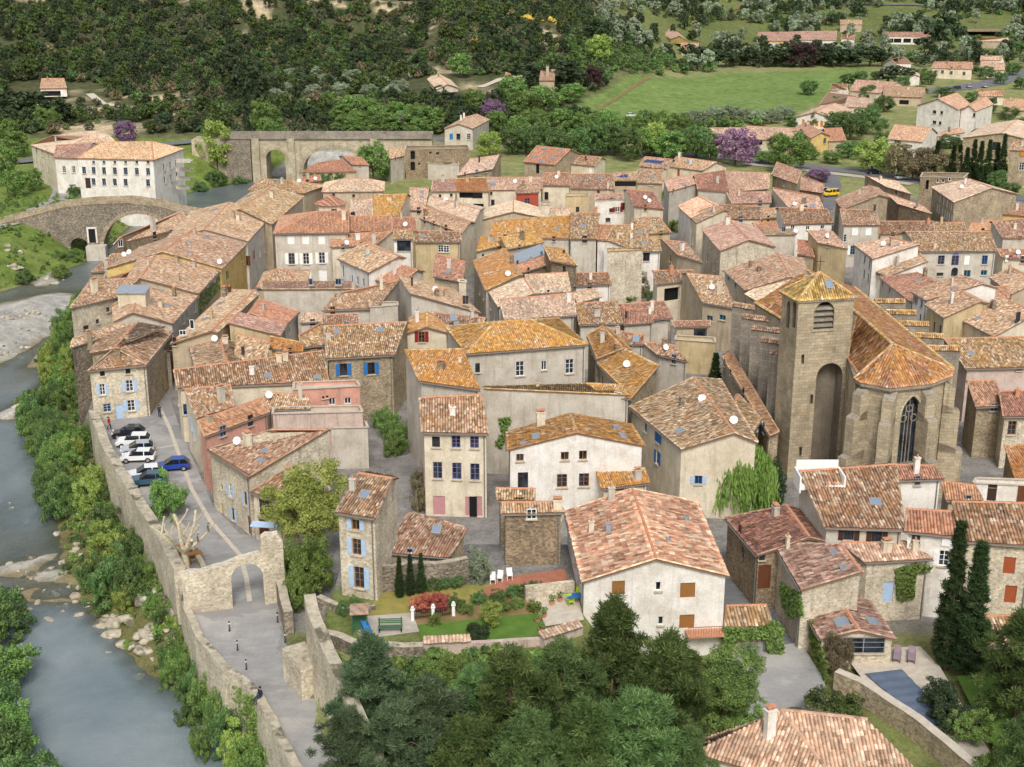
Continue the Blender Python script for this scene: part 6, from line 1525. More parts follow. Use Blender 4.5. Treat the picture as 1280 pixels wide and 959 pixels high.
cut = [prism('cutter', roundarch(2.4, 3.1), bel, uF, nF, .9, M['ashlar']), prism('cutter', roundarch(3.2, 12.6), Vector((Fr_.x, Fr_.y, 1.0)) + uF * (LF * .66), uF, nF, 1.7, M['ashlar'])]
bl = []
for px in (984, 991.5):
    b_ = on_face(px, 410, L_, nL); bl.append(b_); cut.append(prism('cutter', pointed(1.0, 3.2), b_, uL, nL, .8, M['ashlar']))
for px, py in ((1014, 505), (1000, 570), (1003, 455)):
    cut.append(prism('cutter', [(-.18, 0), (.18, 0), (.18, 1.1), (-.18, 1.1)], on_face(px, py, Fr_, nF), uF, nF, .5, M['ashlar']))
boolean_cut(tw_, cut)
for i, zz in enumerate((.15, .8, 1.45, 2.1)):
    mb = MB(); mb.obox(bel - uF * 1.25 + nF * .15 + Vector((0, 0, zz)), uF * 2.5, nF * .5 + Vector((0, 0, .35)), Vector((0, 0, .1))); mb.build('louver', M['ashlar_grey'], CH)
mb = MB(); mb.obox(bel - uF * 1.4 - nF * .12 - Vector((0, 0, .25)), uF * 2.8, nF * .3, Vector((0, 0, .25))); mb.build('belfry_sill', M['ashlar_pale'], CH)
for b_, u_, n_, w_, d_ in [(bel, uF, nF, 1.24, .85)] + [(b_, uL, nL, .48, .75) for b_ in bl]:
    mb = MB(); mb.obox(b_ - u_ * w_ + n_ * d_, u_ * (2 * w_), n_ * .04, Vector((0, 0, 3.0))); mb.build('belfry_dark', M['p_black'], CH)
# tower roof
cT = (Fr_ + Bk_) / 2
ov = [p + (p - cT).normalized() * .35 for p in tp]
ap = cT + Vector((0, 0, 2.6))
V, FF, UV = [], [], []; rngc = np.random.default_rng(3)
def add_tiles(f, off_i, tw=1.0, m=None):
    a, b, c2 = tile_field(f, True, rngc, TP * tw, TC * tw); k0 = len(V)
    V.extend(a); UV.extend([(x + off_i * 200, y) for x, y in c2]); FF.extend([[i + k0 for i in g] for g in b])
sb = MB()
for i in range(4):
    f = [ov[i], ov[(i + 1) % 4], ap]; add_tiles(f, i, 1.15); sb.poly(f); sb.poly([p - Vector((0, 0, .2)) for p in f][::-1])
    a, b = ov[i], ov[(i + 1) % 4]; sb.poly([a - Vector((0, 0, .2)), b - Vector((0, 0, .2)), b, a])
tr_ = sb.build('tower_roof', M['ashlar_grey'], CH)
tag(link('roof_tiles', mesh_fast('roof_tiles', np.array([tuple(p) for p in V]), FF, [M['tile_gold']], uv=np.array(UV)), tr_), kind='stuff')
rc = ridge_caps([(p, ap) for p in ov], .17); rc.build('ridge_tiles', M['tile_gold'], tr_)
mb = MB(); mb.tube([ap, ap + Vector((0, 0, 1.9))], [.05, .03], 6); mb.obox(ap + Vector((-.5, 0, 1.2)), (1.0, 0, 0), (0, .06, 0), (0, 0, .06)); mb.build('iron_cross', M['metal_dark'], CH)
hh = plane_hit(1036, 356, ov[0], (ov[1] - ov[0]).cross(ap - ov[0]).normalized()); skylight_obj(hh, (ov[1] - ov[0]).cross(ap - ov[0]).normalized(), CH, .9, 1.1)
# nave and apse
ZE = 14.0
nD, nC, nB, nA = P(944, 379, ZE), P(1068, 360, ZE), P(1192, 462, ZE), P(1068, 474, ZE)
Kt = Vector((Rr_.x - .2, Rr_.y + .1, ZE))
Rb = (nD + nC) / 2 + Vector((0, 0, 3.4)); Rf = P(1116, 431, ZE + 3.4)
Rk = Rb.lerp(Rf, .6)
ae = [nA, P(1076, 479, ZE), P(1113, 486, ZE), P(1162, 481, ZE), P(1190, 471, ZE), nB]
prism_walls('nave_wall', [nA, nB, nC, nD, Kt], -.5, ZE, M['ashlar'], CH)
wq = [ae[1], ae[2], ae[3], ae[4]]
ac = (nA + nB) / 2
ins = [p + (ac - p).normalized() * .45 for p in wq]
back = [nB.lerp(nA, .02), nA.lerp(nB, .02)]
apw = prism_walls('apse_wall', ins + [nB.lerp(nC, .1) + (ac - nB).normalized() * .6, nA.lerp(Kt, .2) + (ac - nA).normalized() * .6], -.5, ZE - .1, M['ashlar'], CH)
a_, b_ = ins[1], ins[2]
uA = (b_ - a_).normalized(); nA_ = Vector((-uA.y, uA.x, 0))
wp = on_face(1133, 580, a_, nA_); wt_ = on_face(1133, 496, a_, nA_)
WH = wt_.z - wp.z; WW = 2.5
boolean_cut(apw, [prism('cutter', pointed(WW, WH), wp, uA, nA_, .7, M['ashlar'])])
mb = MB(); mb.obox(wp - uA * WW / 2 + nA_ * .62, uA * WW, nA_ * .05, Vector((0, 0, WH))); win = mb.build('apse_window', M['glass'], CH)
for sx_ in (-.42, .42, -1.1, 1.1, 0):
    mb = MB(); mb.obox(wp + uA * (sx_ - .04) + nA_ * .4, uA * .08, nA_ * .15, Vector((0, 0, WH * (.97 if sx_ == 0 else .72 if abs(sx_) > 1 else .86)))); mb.build('mullion', M['ashlar_grey'], win)
for cz, r_ in ((WH * .66, .34), (WH * .66, -.34), (WH * .8, 0)):
    mb = MB(); c0 = wp + uA * (1.15 * r_ * 1.6) + nA_ * .42 + Vector((0, 0, cz))
    for kk in range(12):
        a0, a1 = 2 * math.pi * kk / 12, 2 * math.pi * (kk + 1) / 12
        for ro, ri in ((.44, .33),):
            mb.poly([c0 + uA * (ro * math.cos(a0)) + Vector((0, 0, ro * math.sin(a0))), c0 + uA * (ro * math.cos(a1)) + Vector((0, 0, ro * math.sin(a1))), c0 + uA * (ri * math.cos(a1)) + Vector((0, 0, ri * math.sin(a1))), c0 + uA * (ri * math.cos(a0)) + Vector((0, 0, ri * math.sin(a0)))])
    mb.build('tracery', M['ashlar_grey'], win)
mb = MB(); pr_o, pr_i = pointed(WW + .7, WH + .4), pointed(WW, WH)
for i in range(1, len(pr_o) - 1):
    j = i + 1
    q4 = [wp + uA * a + Vector((0, 0, b)) - nA_ * .07 for a, b in (pr_o[i], pr_o[j], pr_i[j], pr_i[i])]
    mb.poly(q4)
mb.build('window_surround', M['ashlar_pale'], win)
V, FF, UV = [], [], []
faces = [[nD, Kt, Rk, Rb], [Kt, nA, Rf, Rk], [nB, nC, Rb, Rf]]
for i, f in enumerate(faces): add_tiles(f, i, 1.15)
fan = [ae[0], ae[1], ae[2], ae[3], ae[4], ae[5]]
for i in range(5): add_tiles([fan[i], fan[i + 1], Rf], 4 + i, 1.15)
sb = MB()
for f in faces: sb.poly([f[0], f[1], f[2]]); sb.poly([f[0], f[2], f[3]])
for i in range(5):
    f = [fan[i], fan[i + 1], Rf]; sb.poly(f); sb.poly([fan[i] - Vector((0, 0, .35)), fan[i + 1] - Vector((0, 0, .35)), fan[i + 1], fan[i]])
for a, b in ((nD, Kt), (Kt, nA), (nB, nC)): sb.poly([a - Vector((0, 0, .3)), b - Vector((0, 0, .3)), b, a])
sb.poly([nC, nD, Rb])
nr_ = sb.build('nave_roof', M['ashlar_grey'], CH)
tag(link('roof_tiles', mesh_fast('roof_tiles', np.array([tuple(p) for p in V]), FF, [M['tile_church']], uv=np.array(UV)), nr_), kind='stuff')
ridge_caps([(Rb, Rf)] + [(p, Rf) for p in (nA, nB)], .2).build('ridge_tiles', M['tile_gold'], nr_)
ridge_caps([(nD, Kt), (nC, nB)], .25).build('edge_tiles', M['tile_gold'], nr_)
# buttresses of the apse
def pier(p, out, wd, dp, z1, nm='buttress'):
    out = out.normalized(); sd_ = Vector((-out.y, out.x, 0)); g = thing_part = None
    mb = MB(); z = -.5
    for zz, dd_ in ((z1 * .45, dp), (z1 * .8, dp * .72), (z1, dp * .45)):
        q = [p - sd_ * wd / 2, p + sd_ * wd / 2, p + sd_ * wd / 2 + out * dd_, p - sd_ * wd / 2 + out * dd_]
        bt = [Vector((v.x, v.y, z)) for v in q]; tpz = [Vector((v.x, v.y, zz + (.8 if i < 2 else 0))) for i, v in enumerate(q)]
        for i in range(4):
            j = (i + 1) % 4; L = (bt[j] - bt[i]).length
            mb.poly([bt[i], bt[j], tpz[j], tpz[i]], [(0, bt[i].z), (L, bt[j].z), (L, tpz[j].z), (0, tpz[i].z)])
        mb.poly(tpz, mi=1); z = zz - .3
    o = mb.build(nm, [M['ashlar'], M['ashlar_grey']], CH)
    bm = bmesh.new(); bm.from_mesh(o.data); bmesh.ops.recalc_face_normals(bm, faces=bm.faces); bm.to_mesh(o.data); bm.free()
for p in (ins[0], ins[1], ins[2], ins[3]): pier(p - (p - ac).normalized() * .3, Vector((p.x - ac.x, p.y - ac.y, 0)), 1.25, 2.6, ZE - 1.2)
# fin buttresses along the nave
def fin(pa, pb, z, capm, th=.85):
    A, B = P(*pa, z), P(*pb, z)
    e = (B - A).normalized(); sd_ = Vector((-e.y, e.x, 0)) * th / 2
    B = B + e * 1.2
    q = [A - sd_, B - sd_, B + sd_, A + sd_]
    o = prism_walls('buttress', q, -.5, z, M['ashlar_grey'], CH)
    V2 = [(A - sd_ * 1.25, B - sd_ * 1.25, B + Vector((0, 0, .45)), A + Vector((0, 0, .45))), (B + sd_ * 1.25, A + sd_ * 1.25, A + Vector((0, 0, .45)), B + Vector((0, 0, .45)))]
    vv, ff, uu = [], [], []
    for f in V2:
        a, b, c2 = tile_field(f, True, rngc); k0 = len(vv); vv += a; uu += c2; ff += [[i + k0 for i in g] for g in b]
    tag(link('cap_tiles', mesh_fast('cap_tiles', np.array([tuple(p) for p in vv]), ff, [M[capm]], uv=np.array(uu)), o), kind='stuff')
    ridge_caps([(A + Vector((0, 0, .42)), B + Vector((0, 0, .42)))], .14).build('cap_ridge', M[capm], o)
for a, b in (((917, 382), (946, 387)), ((928, 397), (960, 401)), ((940, 411), (971, 415)), ((952, 426), (979, 430)), ((964, 441), (984, 445))): fin(a, b, 12.6, 'tile_old')
for a, b in (((1131, 378), (1104, 378)), ((1145, 392.5), (1119, 392)), ((1161, 407), (1135, 406)), ((1180, 422.5), (1154, 421)), ((1199, 437.5), (1172, 437))): fin(a, b, 12.6, 'tile_gold')
Hs('G', [(903, 447), (962, 545), (914, 439), (974, 540)], 5.5, 'stone', 'tile_orange', '', 'low side chapel with a narrow orange roof along the church buttresses', k=0, auto=False, name='chapel', cat='chapel')
# ------------------------------------------------------------------ gate, rampart and garden walls
g0, g1 = P(231, 768, 0), P(358, 753, 0)
gu = (g1 - g0); GL = gu.length; gu.normalize()
k1 = GL / (358 - 231)
gx = lambda px: (px - 231) * k1
ra = lambda: random.uniform(-.12, .12)
prof = [(0, -.3), (0, 3.7), (gx(240), 4.1 + ra()), (gx(255), 3.9 + ra()), (gx(270), 4.2), (gx(285), 4.35), (gx(300), 4.75), (gx(318), 5.0), (gx(329), 5.1), (gx(331), 6.6), (gx(337), 6.9), (gx(345), 6.8), (gx(352), 6.9), (GL, 6.2), (GL, -.3), (gx(331), -.3), (gx(331), 2.9)] + \
       [((gx(291) + gx(331)) / 2 + (gx(331) - gx(291)) / 2 * math.cos(a), 2.9 + 1.5 * math.sin(a)) for a in np.linspace(.12, math.pi - .12, 13)] + [(gx(291), 2.9), (gx(291), -.3)]
gt = thing('town_gate', 'ruined stone gate arch spanning the lower road', 'gate', (0, 0, 0))
extrude_profile('gate_wall', prof, g0, gu, 1.1, [M['stone_light']], gt)
wall_strip('rampart_wall', [Vector((-16.6, 97.6, 0)), Vector((-15.6, 94.2, 0)), RAMP[2], RAMP[3], RAMP[4]], -.4, lambda i, n: 7.6 - 1.8 * min(1, i / 6), .95, M['stone_light'], 'tall weathered stone rampart wall rising from the lower road', capm=M['rock'], rough=.5)
wall_strip('bastion_wall', [Vector((-15.4, 95.2, 0)), P(425, 792, 5.4), P(445, 803, 5.2), P(480, 808, 5.2), P(528, 806, 5.2)], 2.0, 5.4, .8, M['stone_grey'], 'broken dark stone wall turning the corner of the rampart garden', capm=M['rock'], rough=.5)
wall_strip('buttress_wall', [P(366, 800, 3.4), P(392, 858, 1.0)], -.3, 2.9, 2.0, M['stone_light'], 'low thick stone wall block at the foot of the rampart', capm=M['rock'])
wall_strip('rampart_stub', [P(352, 752, 0), P(362, 795, 0)], -.3, 2.2, .8, M['stone_grey'], 'low broken stone wall between the town gate and the rampart', capm=M['rock'], rough=.5)
gw = wall_strip('garden_wall', [P(529, 803, 5.1), P(588, 800, 5.1)], 2.0, 5.1, .55, M['pl_rose'], 'grey garden wall capped with pale tiles below the lawn')
def tile_cap(pa, pb, z, wd=.75, parent=None):
    A, B = P(*pa, z), P(*pb, z); e = (B - A).normalized(); sd_ = Vector((-e.y, e.x, 0)) * wd / 2
    f = [A - sd_, B - sd_, B + sd_ + Vector((0, 0, .3)), A + sd_ + Vector((0, 0, .3))]
    a, b, c2 = tile_field(f, True, rngc, .3)
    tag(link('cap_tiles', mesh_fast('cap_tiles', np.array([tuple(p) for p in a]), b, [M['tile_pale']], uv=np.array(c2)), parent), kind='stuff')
tile_cap((529, 803), (588, 800), 5.12, .75, gw)
g2 = wall_strip('garden_wall', [P(589, 803, 4.9), P(678, 797, 4.9)], 2.0, 4.9, .45, M['pl_rose'], 'low pale garden wall along the front of the lawn', rough=.05)
g3 = wall_strip('garden_wall', [P(678, 796, 5.3), P(726, 781, 5.3)], 1.0, 5.3, .5, M['pl_rose'], 'tile-capped terrace wall beside the cream house', rough=.02)
tile_cap((676, 797), (726, 781), 5.32, .85, g3)
zg = 4.45
PG = lambda L, z=zg: [P(a, b, z) for a, b in L]
sheet('lawn', PG([(521, 782), (600, 774), (672, 767), (678, 795), (590, 803), (530, 806)]), M['lawn'], .05)
sheet('dry_bank', PG([(470, 742), (560, 735), (618, 728), (620, 752), (520, 768), (462, 770)]), M['dry_grass'], .04)
sheet('red_terrace', PG([(598, 742), (632, 722), (706, 712), (712, 728), (660, 748), (640, 756)]), M['terrace_red'], .07)
sheet('gravel_terrace', PG([(668, 752), (722, 744), (730, 776), (682, 784)]), M['gravel_light'], .08)
sheet('garden_bed', PG([(515, 768), (600, 756), (668, 748), (674, 767), (522, 783)]), M['soil'], .045)
sheet('play_yard', PG([(440, 772), (520, 766), (524, 790), (450, 800)]), M['paving'], .04)
w4 = wall_strip('terrace_wall', [P(657, 733, 5.9), P(717, 726, 5.9)], 4.3, 5.9, .4, M['stone_light'], 'low pale stone wall between the red terrace and the gravel terrace', rough=.03)
wall_strip('terrace_wall', [P(470, 712, 6.6), P(500, 706, 6.9), P(545, 699, 7.2), P(584, 690, 7.4)], 4.3, 6.9, .6, M['stone_grey'], 'rough dark stone wall behind the three small cypresses', capm=M['rock'], rough=.4)
wall_strip('terrace_wall', [P(398, 742, 5.4), P(430, 757, 5.2), P(468, 752, 5.2)], 3.0, 5.1, .6, M['stone_grey'], 'rough stone wall below the tall narrow stone house', capm=M['rock'], rough=.4)
# court, pool garden and lanes on the right
sheet('court', [P(a, b, hz(P(a, b, 1).x, P(a, b, 1).y) + .0) for a, b in ((903, 850), (905, 800), (960, 812), (1000, 806), (1030, 852), (1035, 888), (960, 902), (905, 890))], M['asphalt'], .25)
sheet('lane', [P(a, b, 0) for a, b in ((900, 700), (908, 720), (975, 752), (968, 770), (1000, 815), (960, 815), (908, 800))], M['asphalt_dark'], .03)
sheet('pool_terrace', [P(a, b, .3) for a, b in ((1050, 815), (1150, 812), (1175, 838), (1240, 950), (1180, 950), (1090, 870))], M['gravel_light'], .3)
pool = [P(a, b, .7) for a, b in ((1081, 842), (1127, 836.5), (1192, 904), (1157, 908))]
pc = thing('pool_cover', 'grey-blue cover with ribs stretched over the swimming pool', 'pool cover', (0, 0, 0))
for i in range(7):
    a, b = pool[0].lerp(pool[3], i / 7), pool[1].lerp(pool[2], i / 7); c_, d_ = pool[1].lerp(pool[2], (i + 1) / 7), pool[0].lerp(pool[3], (i + 1) / 7)
    mb = MB(); m1, m2 = (a + d_) / 2 + Vector((0, 0, .07)), (b + c_) / 2 + Vector((0, 0, .07)); mb.poly([a, b, m2, m1]); mb.poly([m1, m2, c_, d_]); mb.build('cover_panel', M['pool_cover'], pc)
wall_strip('pool_wall', [P(1046, 842, 1.6), P(1080, 856, 1.6), P(1150, 903, 1.6), P(1222, 962, 1.6), P(1260, 995, 1.6)], -.5, 1.9, .8, M['stone'], 'long rubble stone wall beside the covered pool', capm=M['gravel_light'], rough=.08)
sheet('garden_soil', [P(a, b, .4) for a, b in ((1195, 850), (1290, 840), (1290, 1000), (1260, 960), (1230, 920))], M['lawn'], .35)
# bottom right house (hipped pink roof)
R0_, R1_ = P(976, 888, 7.2), P(1084, 900, 7.2)
E0_, E1_, D0_ = P(1062, 1000, 5), P(1175, 990, 5), P(865, 941, 5)
D1_ = Vector((2 * R1_.x - E1_.x, 2 * R1_.y - E1_.y, 5))
def custom_house(lab, faces, corners, z0, wall, roof, ridges, tw=1.2):
    root = thing('house', lab, 'house', (0, 0, 0))
    prism_walls('wall', [c_ + (sum(corners, Vector()) / len(corners) - c_).normalized() * .5 for c_ in corners], z0, min(c_.z for c_ in corners) - .05, M[wall], root)
    sb = MB(); global V, FF, UV
    V, FF, UV = [], [], []
    for i, f in enumerate(faces):
        add_tiles(f, i, tw)
        for a, b, c_ in ([(0, 1, 2), (0, 2, 3)] if len(f) == 4 else [(0, 1, 2)]): sb.poly([f[a], f[b], f[c_]])
        for j in range(len(f)):
            a, b = f[j], f[(j + 1) % len(f)]
            sb.poly([a - Vector((0, 0, .18)), b - Vector((0, 0, .18)), b, a])
    rf = sb.build('roof', M['rust_iron'], root)
    tag(link('roof_tiles', mesh_fast('roof_tiles', np.array([tuple(p) for p in V]), FF, [M[roof]], uv=np.array(UV)), rf), kind='stuff')
    ridge_caps(ridges, .16).build('ridge_tiles', M['tile_red'], rf)
    return root
bh = custom_house('pink tiled hipped roof house with a white chimney beside the court', [[D0_, E0_, R0_], [E0_, E1_, R1_, R0_], [D1_, D0_, R0_, R1_]], [E0_, E1_, D1_, D0_], 0, 'pl_white', 'tile_pink', [(R0_, E0_), (R0_, R1_)], 1.05)
chimney_obj(P(962, 912, 6.8), 1.5, .7, M['pl_white'], bh, .4)
# turret on the mansion, awnings, roof terrace
tu = P(414, 267, 12.4)
mb = MB(); mb.lathe((tu.x, tu.y, 11.0), [(2.7, 0), (2.7, 3.3)], 8)
mans = next(h for h in HOUSES if 'turret' in (h['lab'] or ''))
o = mb.build('turret_wall', M['pl_cream'], mans['o']); o.location = -mans['o'].location
mb = MB(); mb.lathe((tu.x, tu.y, 14.3), [(3.2, 0), (0.05, 1.6)], 8); o = mb.build('turret_roof', M['tile_orange'], mans['o']); o.location = -mans['o'].location
for px in (421,):
    hp = Vector((tu.x + .9, tu.y - 2.62, 12.7)); mb = MB(); mb.box((-.5, -.06, 0), (.5, .06, 1.0)); o = mb.build('turret_window', M['glass'], mans['o']); o.location = hp - mans['o'].location
# ------------------------------------------------------------------ plants
def leafcloud(cen, cr, per, size, rng, elong=1.0, up=.35, spiky=False):
    cen = np.asarray(cen, float); n = len(cen)
    cr = np.broadcast_to(np.asarray(cr, float), (n,))
    C = np.repeat(cen, per, 0); Rr = np.repeat(cr, per)
    g = rng.normal(0, 1, (n * per, 3)); g /= np.linalg.norm(g, axis=1)[:, None] + 1e-9
    rr = Rr * (.55 + .45 * rng.random(n * per))
    pos = C + g * rr[:, None] * np.array([1, 1, .8])
    nr = g + rng.normal(0, .55, g.shape) + np.array([0, 0, up]); nr /= np.linalg.norm(nr, axis=1)[:, None]
    a = np.cross(nr, rng.normal(0, 1, nr.shape)); a /= np.linalg.norm(a, axis=1)[:, None] + 1e-9
    if spiky: a = g + rng.normal(0, .45, g.shape) + np.array([0, 0, .35]); a /= np.linalg.norm(a, axis=1)[:, None]
    b = np.cross(nr, a); b /= np.linalg.norm(b, axis=1)[:, None] + 1e-9
    if spiky: b = b * .4; pos = C + g * (Rr * rng.random(n * per) ** .7)[:, None] * np.array([1, 1, .75])
    s = (size * (.6 + .8 * rng.random(n * per)))[:, None]
    V = np.stack([pos + a * s * elong, pos + b * s * .6, pos - a * s * elong, pos - b * s * .6], 1).reshape(-1, 3)
    Fq = np.arange(n * per * 4).reshape(-1, 4)
    t = np.repeat(rng.random(n), per) * .55 + rng.random(n * per) * .45
    return V, Fq, np.repeat(t, 4)
def shell(n, rng, rx, ry, rz, zc, lo=.6, flat=-.5, lump=.25):
    out = []
    ph = rng.random(6) * 6.28
    while len(out) < n:
        v = rng.normal(0, 1, 3); v /= np.linalg.norm(v)
        if v[2] < flat: continue
        a = math.atan2(v[1], v[0])
        l = 1 + lump * (math.sin(2 * a + ph[0]) * .5 + math.sin(3 * a + ph[1] + v[2] * 2) * .5 + math.sin(v[2] * 5 + ph[2] + a) * .4)
        r = l * (lo + (1 - lo) * rng.random() ** .6)
        out.append((v[0] * rx * r, v[1] * ry * r, zc + v[2] * rz * r))
    return np.array(out)
PROTO = {}
def proto(key, cen, cr, per, size, trunk_h, tr=.18, seed=1, elong=1.0, limbs=6, m='lf_green', up=.35, bark='bark', spiky=False):
    rng = np.random.default_rng(seed)
    V, Fq, t = leafcloud(cen, cr, per, size, rng, elong, up, spiky)
    me = mesh_fast(key + '_crown', V, Fq, [M[m]], tint=t)
    mb = MB(); top = Vector((0, 0, trunk_h))
    mb.tube([(0, 0, -.5), (tr * .4, 0, trunk_h * .5), top], [tr * 1.25, tr, tr * .7], 7)
    for i in rng.choice(len(cen), min(limbs, len(cen)), replace=False):
        q = Vector(cen[i]); md = top.lerp(q, .5) + Vector((0, 0, .1 * q.length * .3))
        mb.tube([top - Vector((0, 0, trunk_h * .15)), md, top.lerp(q, .92)], [tr * .6, tr * .38, tr * .12], 5, cap=False)
    hmax = float(V[:, 2].max()); wmax = float(np.percentile(np.abs(V[:, :2]), 99) * 2)
    PROTO[key] = (me, mb.mesh(key + '_trunk', M[bark], True), hmax, wmax)
rg = np.random.default_rng(2)
for i in range(3):
    proto('broad%d' % i, shell(84, rg, 3.0, 3.0, 3.3, 4.0, .55, -.85), .8, 60, .19, 2.2, .2, i)
    proto('fine%d' % i, shell(150, rg, 3.0, 3.0, 3.4, 4.8, .45, -.7, .35), .66, 190, .09, 2.6, .2, 30 + i, limbs=12)
    proto('bushy%d' % i, shell(100, rg, 2.4, 2.4, 1.7, 1.5, .5, -.8, .4), .5, 95, .1, .6, .1, 10 + i)
    pc_ = []
    while len(pc_) < 190:
        zz = rg.random(); rr = 3.0 * (math.sin(math.pi * min(1, .12 + zz * .88) ** .8) ** .6 if i < 2 else (1 - zz) ** .75 + .08) * (.85 + .25 * math.sin(zz * 21 + i))
        a = rg.random() * 6.28; r_ = rr * rg.random() ** .42 * (1 + .2 * math.sin(3 * a + zz * 9 + i))
        pc_.append((r_ * math.cos(a), r_ * math.sin(a), 1.2 + zz * 7.6 + rg.normal(0, .25)))
    proto('pine%d' % i, np.array(pc_), .6, 190, .125, 5.5, .16, 20 + i, 1.5, 8, 'lf_pine', .5, spiky=True)
cy = []
for k2 in range(330):
    zz = rg.random() ** 1.15; r_ = .92 * min(1, (1 - zz) * 1.45) ** .9 * min(1, zz * 6 + .5) * (.55 + .45 * rg.random()); a = rg.random() * 6.28
    cy.append((r_ * math.cos(a) * .8, r_ * math.sin(a) * .8, .3 + zz * 9.6))
proto('cypress', np.array(cy), .26, 60, .1, 4, .14, 5, 1.6, 0, 'lf_cypress', 1.2, spiky=True)
proto('far', shell(26, rg, 1.6, 1.6, 1.5, 1.6, .5, -.7, .3), .62, 12, .32, .6, .1, 7, limbs=0, m='lf_scrub')
proto('fartree', shell(34, rg, 1.8, 1.8, 2.4, 3.4, .55, -.8, .3), .7, 13, .36, 1.4, .14, 8, limbs=2, m='lf_dark')
# willow: hanging strands
V, Q4, T = [], [], []
for k2 in range(760):
    a = rg.random() * 6.28; r_ = 3.0 * rg.random() ** .6; top = 6.9 - .32 * r_ ** 1.9 * (1 + .25 * math.sin(3 * a)) + rg.normal(0, .2)
    L = (top - .2) * rg.uniform(.35, 1.0); x0, y0 = r_ * math.cos(a), r_ * math.sin(a); tn = rg.random() * .6
    for j in range(int(L / .2)):
        z_ = top - j * .2; dx, dy = rg.normal(0, .1, 2); s_ = .15 + .1 * rg.random(); b0 = len(V); an = rg.random() * 3.14
        px_, py_ = x0 * (1 + j * .012) + dx, y0 * (1 + j * .012) + dy; ca_, sa_ = math.cos(an) * s_ * .45, math.sin(an) * s_ * .45
        V += [(px_ - ca_, py_ - sa_, z_), (px_, py_, z_ - s_ * 1.5), (px_ + ca_, py_ + sa_, z_ - .05), (px_, py_, z_ + s_ * 1.2)]; Q4.append((b0, b0 + 1, b0 + 2, b0 + 3)); T += [tn + rg.random() * .4] * 4
me = mesh_fast('willow_crown', np.array(V), Q4, [M['lf_willow']], tint=np.array(T))
mb = MB(); mb.tube([(0, 0, -.5), (.1, 0, 3), (0, 0, 5.5)], [.35, .28, .12], 8)
for k2 in range(7):
    a = k2 * .9; mb.tube([(0, 0, 3), (1.0 * math.cos(a), 1.0 * math.sin(a), 5.6), (2.2 * math.cos(a), 2.2 * math.sin(a), 5.6)], [.16, .1, .04], 5, cap=False)
PROTO['willow'] = (me, mb.mesh('willow_trunk', M['bark'], True), 6.8, 6.0)
NAMES = dict(broad='tree', fine='tree', bushy='bush', pine='pine_tree', cypress='cypress_tree', willow='willow_tree', far='shrub', fartree='tree')
def tree(kind, p, h, wd, m=None, lab='', cat=None, group=None, name=None):
    key = kind if kind in PROTO else kind + str(random.randrange(3))
    cm, tm, h0, w0 = PROTO[key]
    nm = name or NAMES.get(kind.rstrip('0123456789'), 'tree')
    r = thing(nm, lab, cat or nm.split('_')[0] if cat or nm != 'cypress_tree' else 'tree', p, random.random() * 6.28, group)
    if nm in ('pine_tree', 'cypress_tree', 'willow_tree'): r['category'] = 'tree'
    r.scale = (wd / w0, wd / w0, h / h0)
    c1 = link('crown', cm, r)
    if m: c1.material_slots[0].link = 'OBJECT'; c1.material_slots[0].material = M[m]
    link('trunk' if 'bush' not in nm and 'shrub' not in nm else 'stem', tm, r)
    return r
def trees(kind, L, m, lab, group, name=None, zf=None):
    for e in L:
        px, py, h, wd = e[:4]
        p = PT(px, py) if zf is None else P(px, py, zf)
        tree(kind, p, h, wd, e[4] if len(e) > 4 else m, lab, None, group, name)
random.seed(4)
RR = 'green broadleaf tree in the row along the ring road'
trees('broad', [(612, 197, 8, 8, 'lf_spring')] + [(x, 196 + (x - 620) * .018 + random.uniform(-5, 3), random.uniform(8.5, 11.5), random.uniform(7.5, 10), random.choice(['lf_green', 'lf_mid', 'lf_mid', 'lf_spring'])) for x in (640, 657, 674, 690, 706, 722, 738, 752, 768, 785, 802, 818, 836, 853, 870, 888)], 'lf_mid', RR, 'trees along the ring road')
trees('broad', [(648, 176, 8, 8), (668, 170, 9, 9), (700, 165, 8, 8), (730, 170, 8, 9), (760, 172, 9, 9), (790, 170, 7, 8), (820, 168, 8, 8), (850, 172, 8, 8)], 'lf_green', 'leafy tree behind the ring road on the field side', 'trees between the ring road and the field')
trees('broad', [(987, 215, 11, 12)], 'lf_green', 'tall wide green tree beside the ring road bend', None)
trees('broad', [(1090, 216, 10, 10)], 'lf_spring', 'yellow-green round tree standing alone on the ring road', None)
trees('broad', [(1122, 224, 10, 8), (1140, 226, 9, 7), (1158, 228, 10, 8), (1172, 230, 9, 7), (1184, 231, 9, 7)], 'lf_brownish', 'sparse olive-brown tree on the ring road before the barn', 'sparse trees before the barn')
trees('broad', [(1063, 175, 9, 10), (1082, 168, 9, 10), (1044, 170, 8, 8)], 'lf_mid', 'dark round tree beside the white school hall', 'trees by the school hall')
trees('broad', [(1040, 205, 4, 6), (1010, 200, 4, 6), (960, 205, 4, 7)], 'lf_green', 'low bushy tree by the ring road houses', 'low trees by the ring road houses')
trees('cypress', [(x, 232 + random.uniform(-3, 3), random.uniform(9, 14), 2.6) for x in (1168, 1188, 1196, 1205, 1214, 1222, 1232, 1243, 1250)], 'lf_cypress', 'dark cypress in the row by the tall stone house', 'cypress row by the stone barn')
J = 'judas tree covered in purple blossom '
for (px, py, h, wd, e) in ((618, 158, 9, 9, 'beside the hill lane'), (158, 182, 8, 8, 'behind the white mill house'), (503, 164, 6, 5.5, 'above the road bridge'), (918, 207, 11, 11, 'at the ring road car park'), (1022, 228, 4, 7, 'beside the yellow van'), (936, 196, 6, 7, 'behind the ring road trees')):
    trees('broad', [(px, py, h, wd)], 'lf_judas', J + e, None, 'judas_tree')
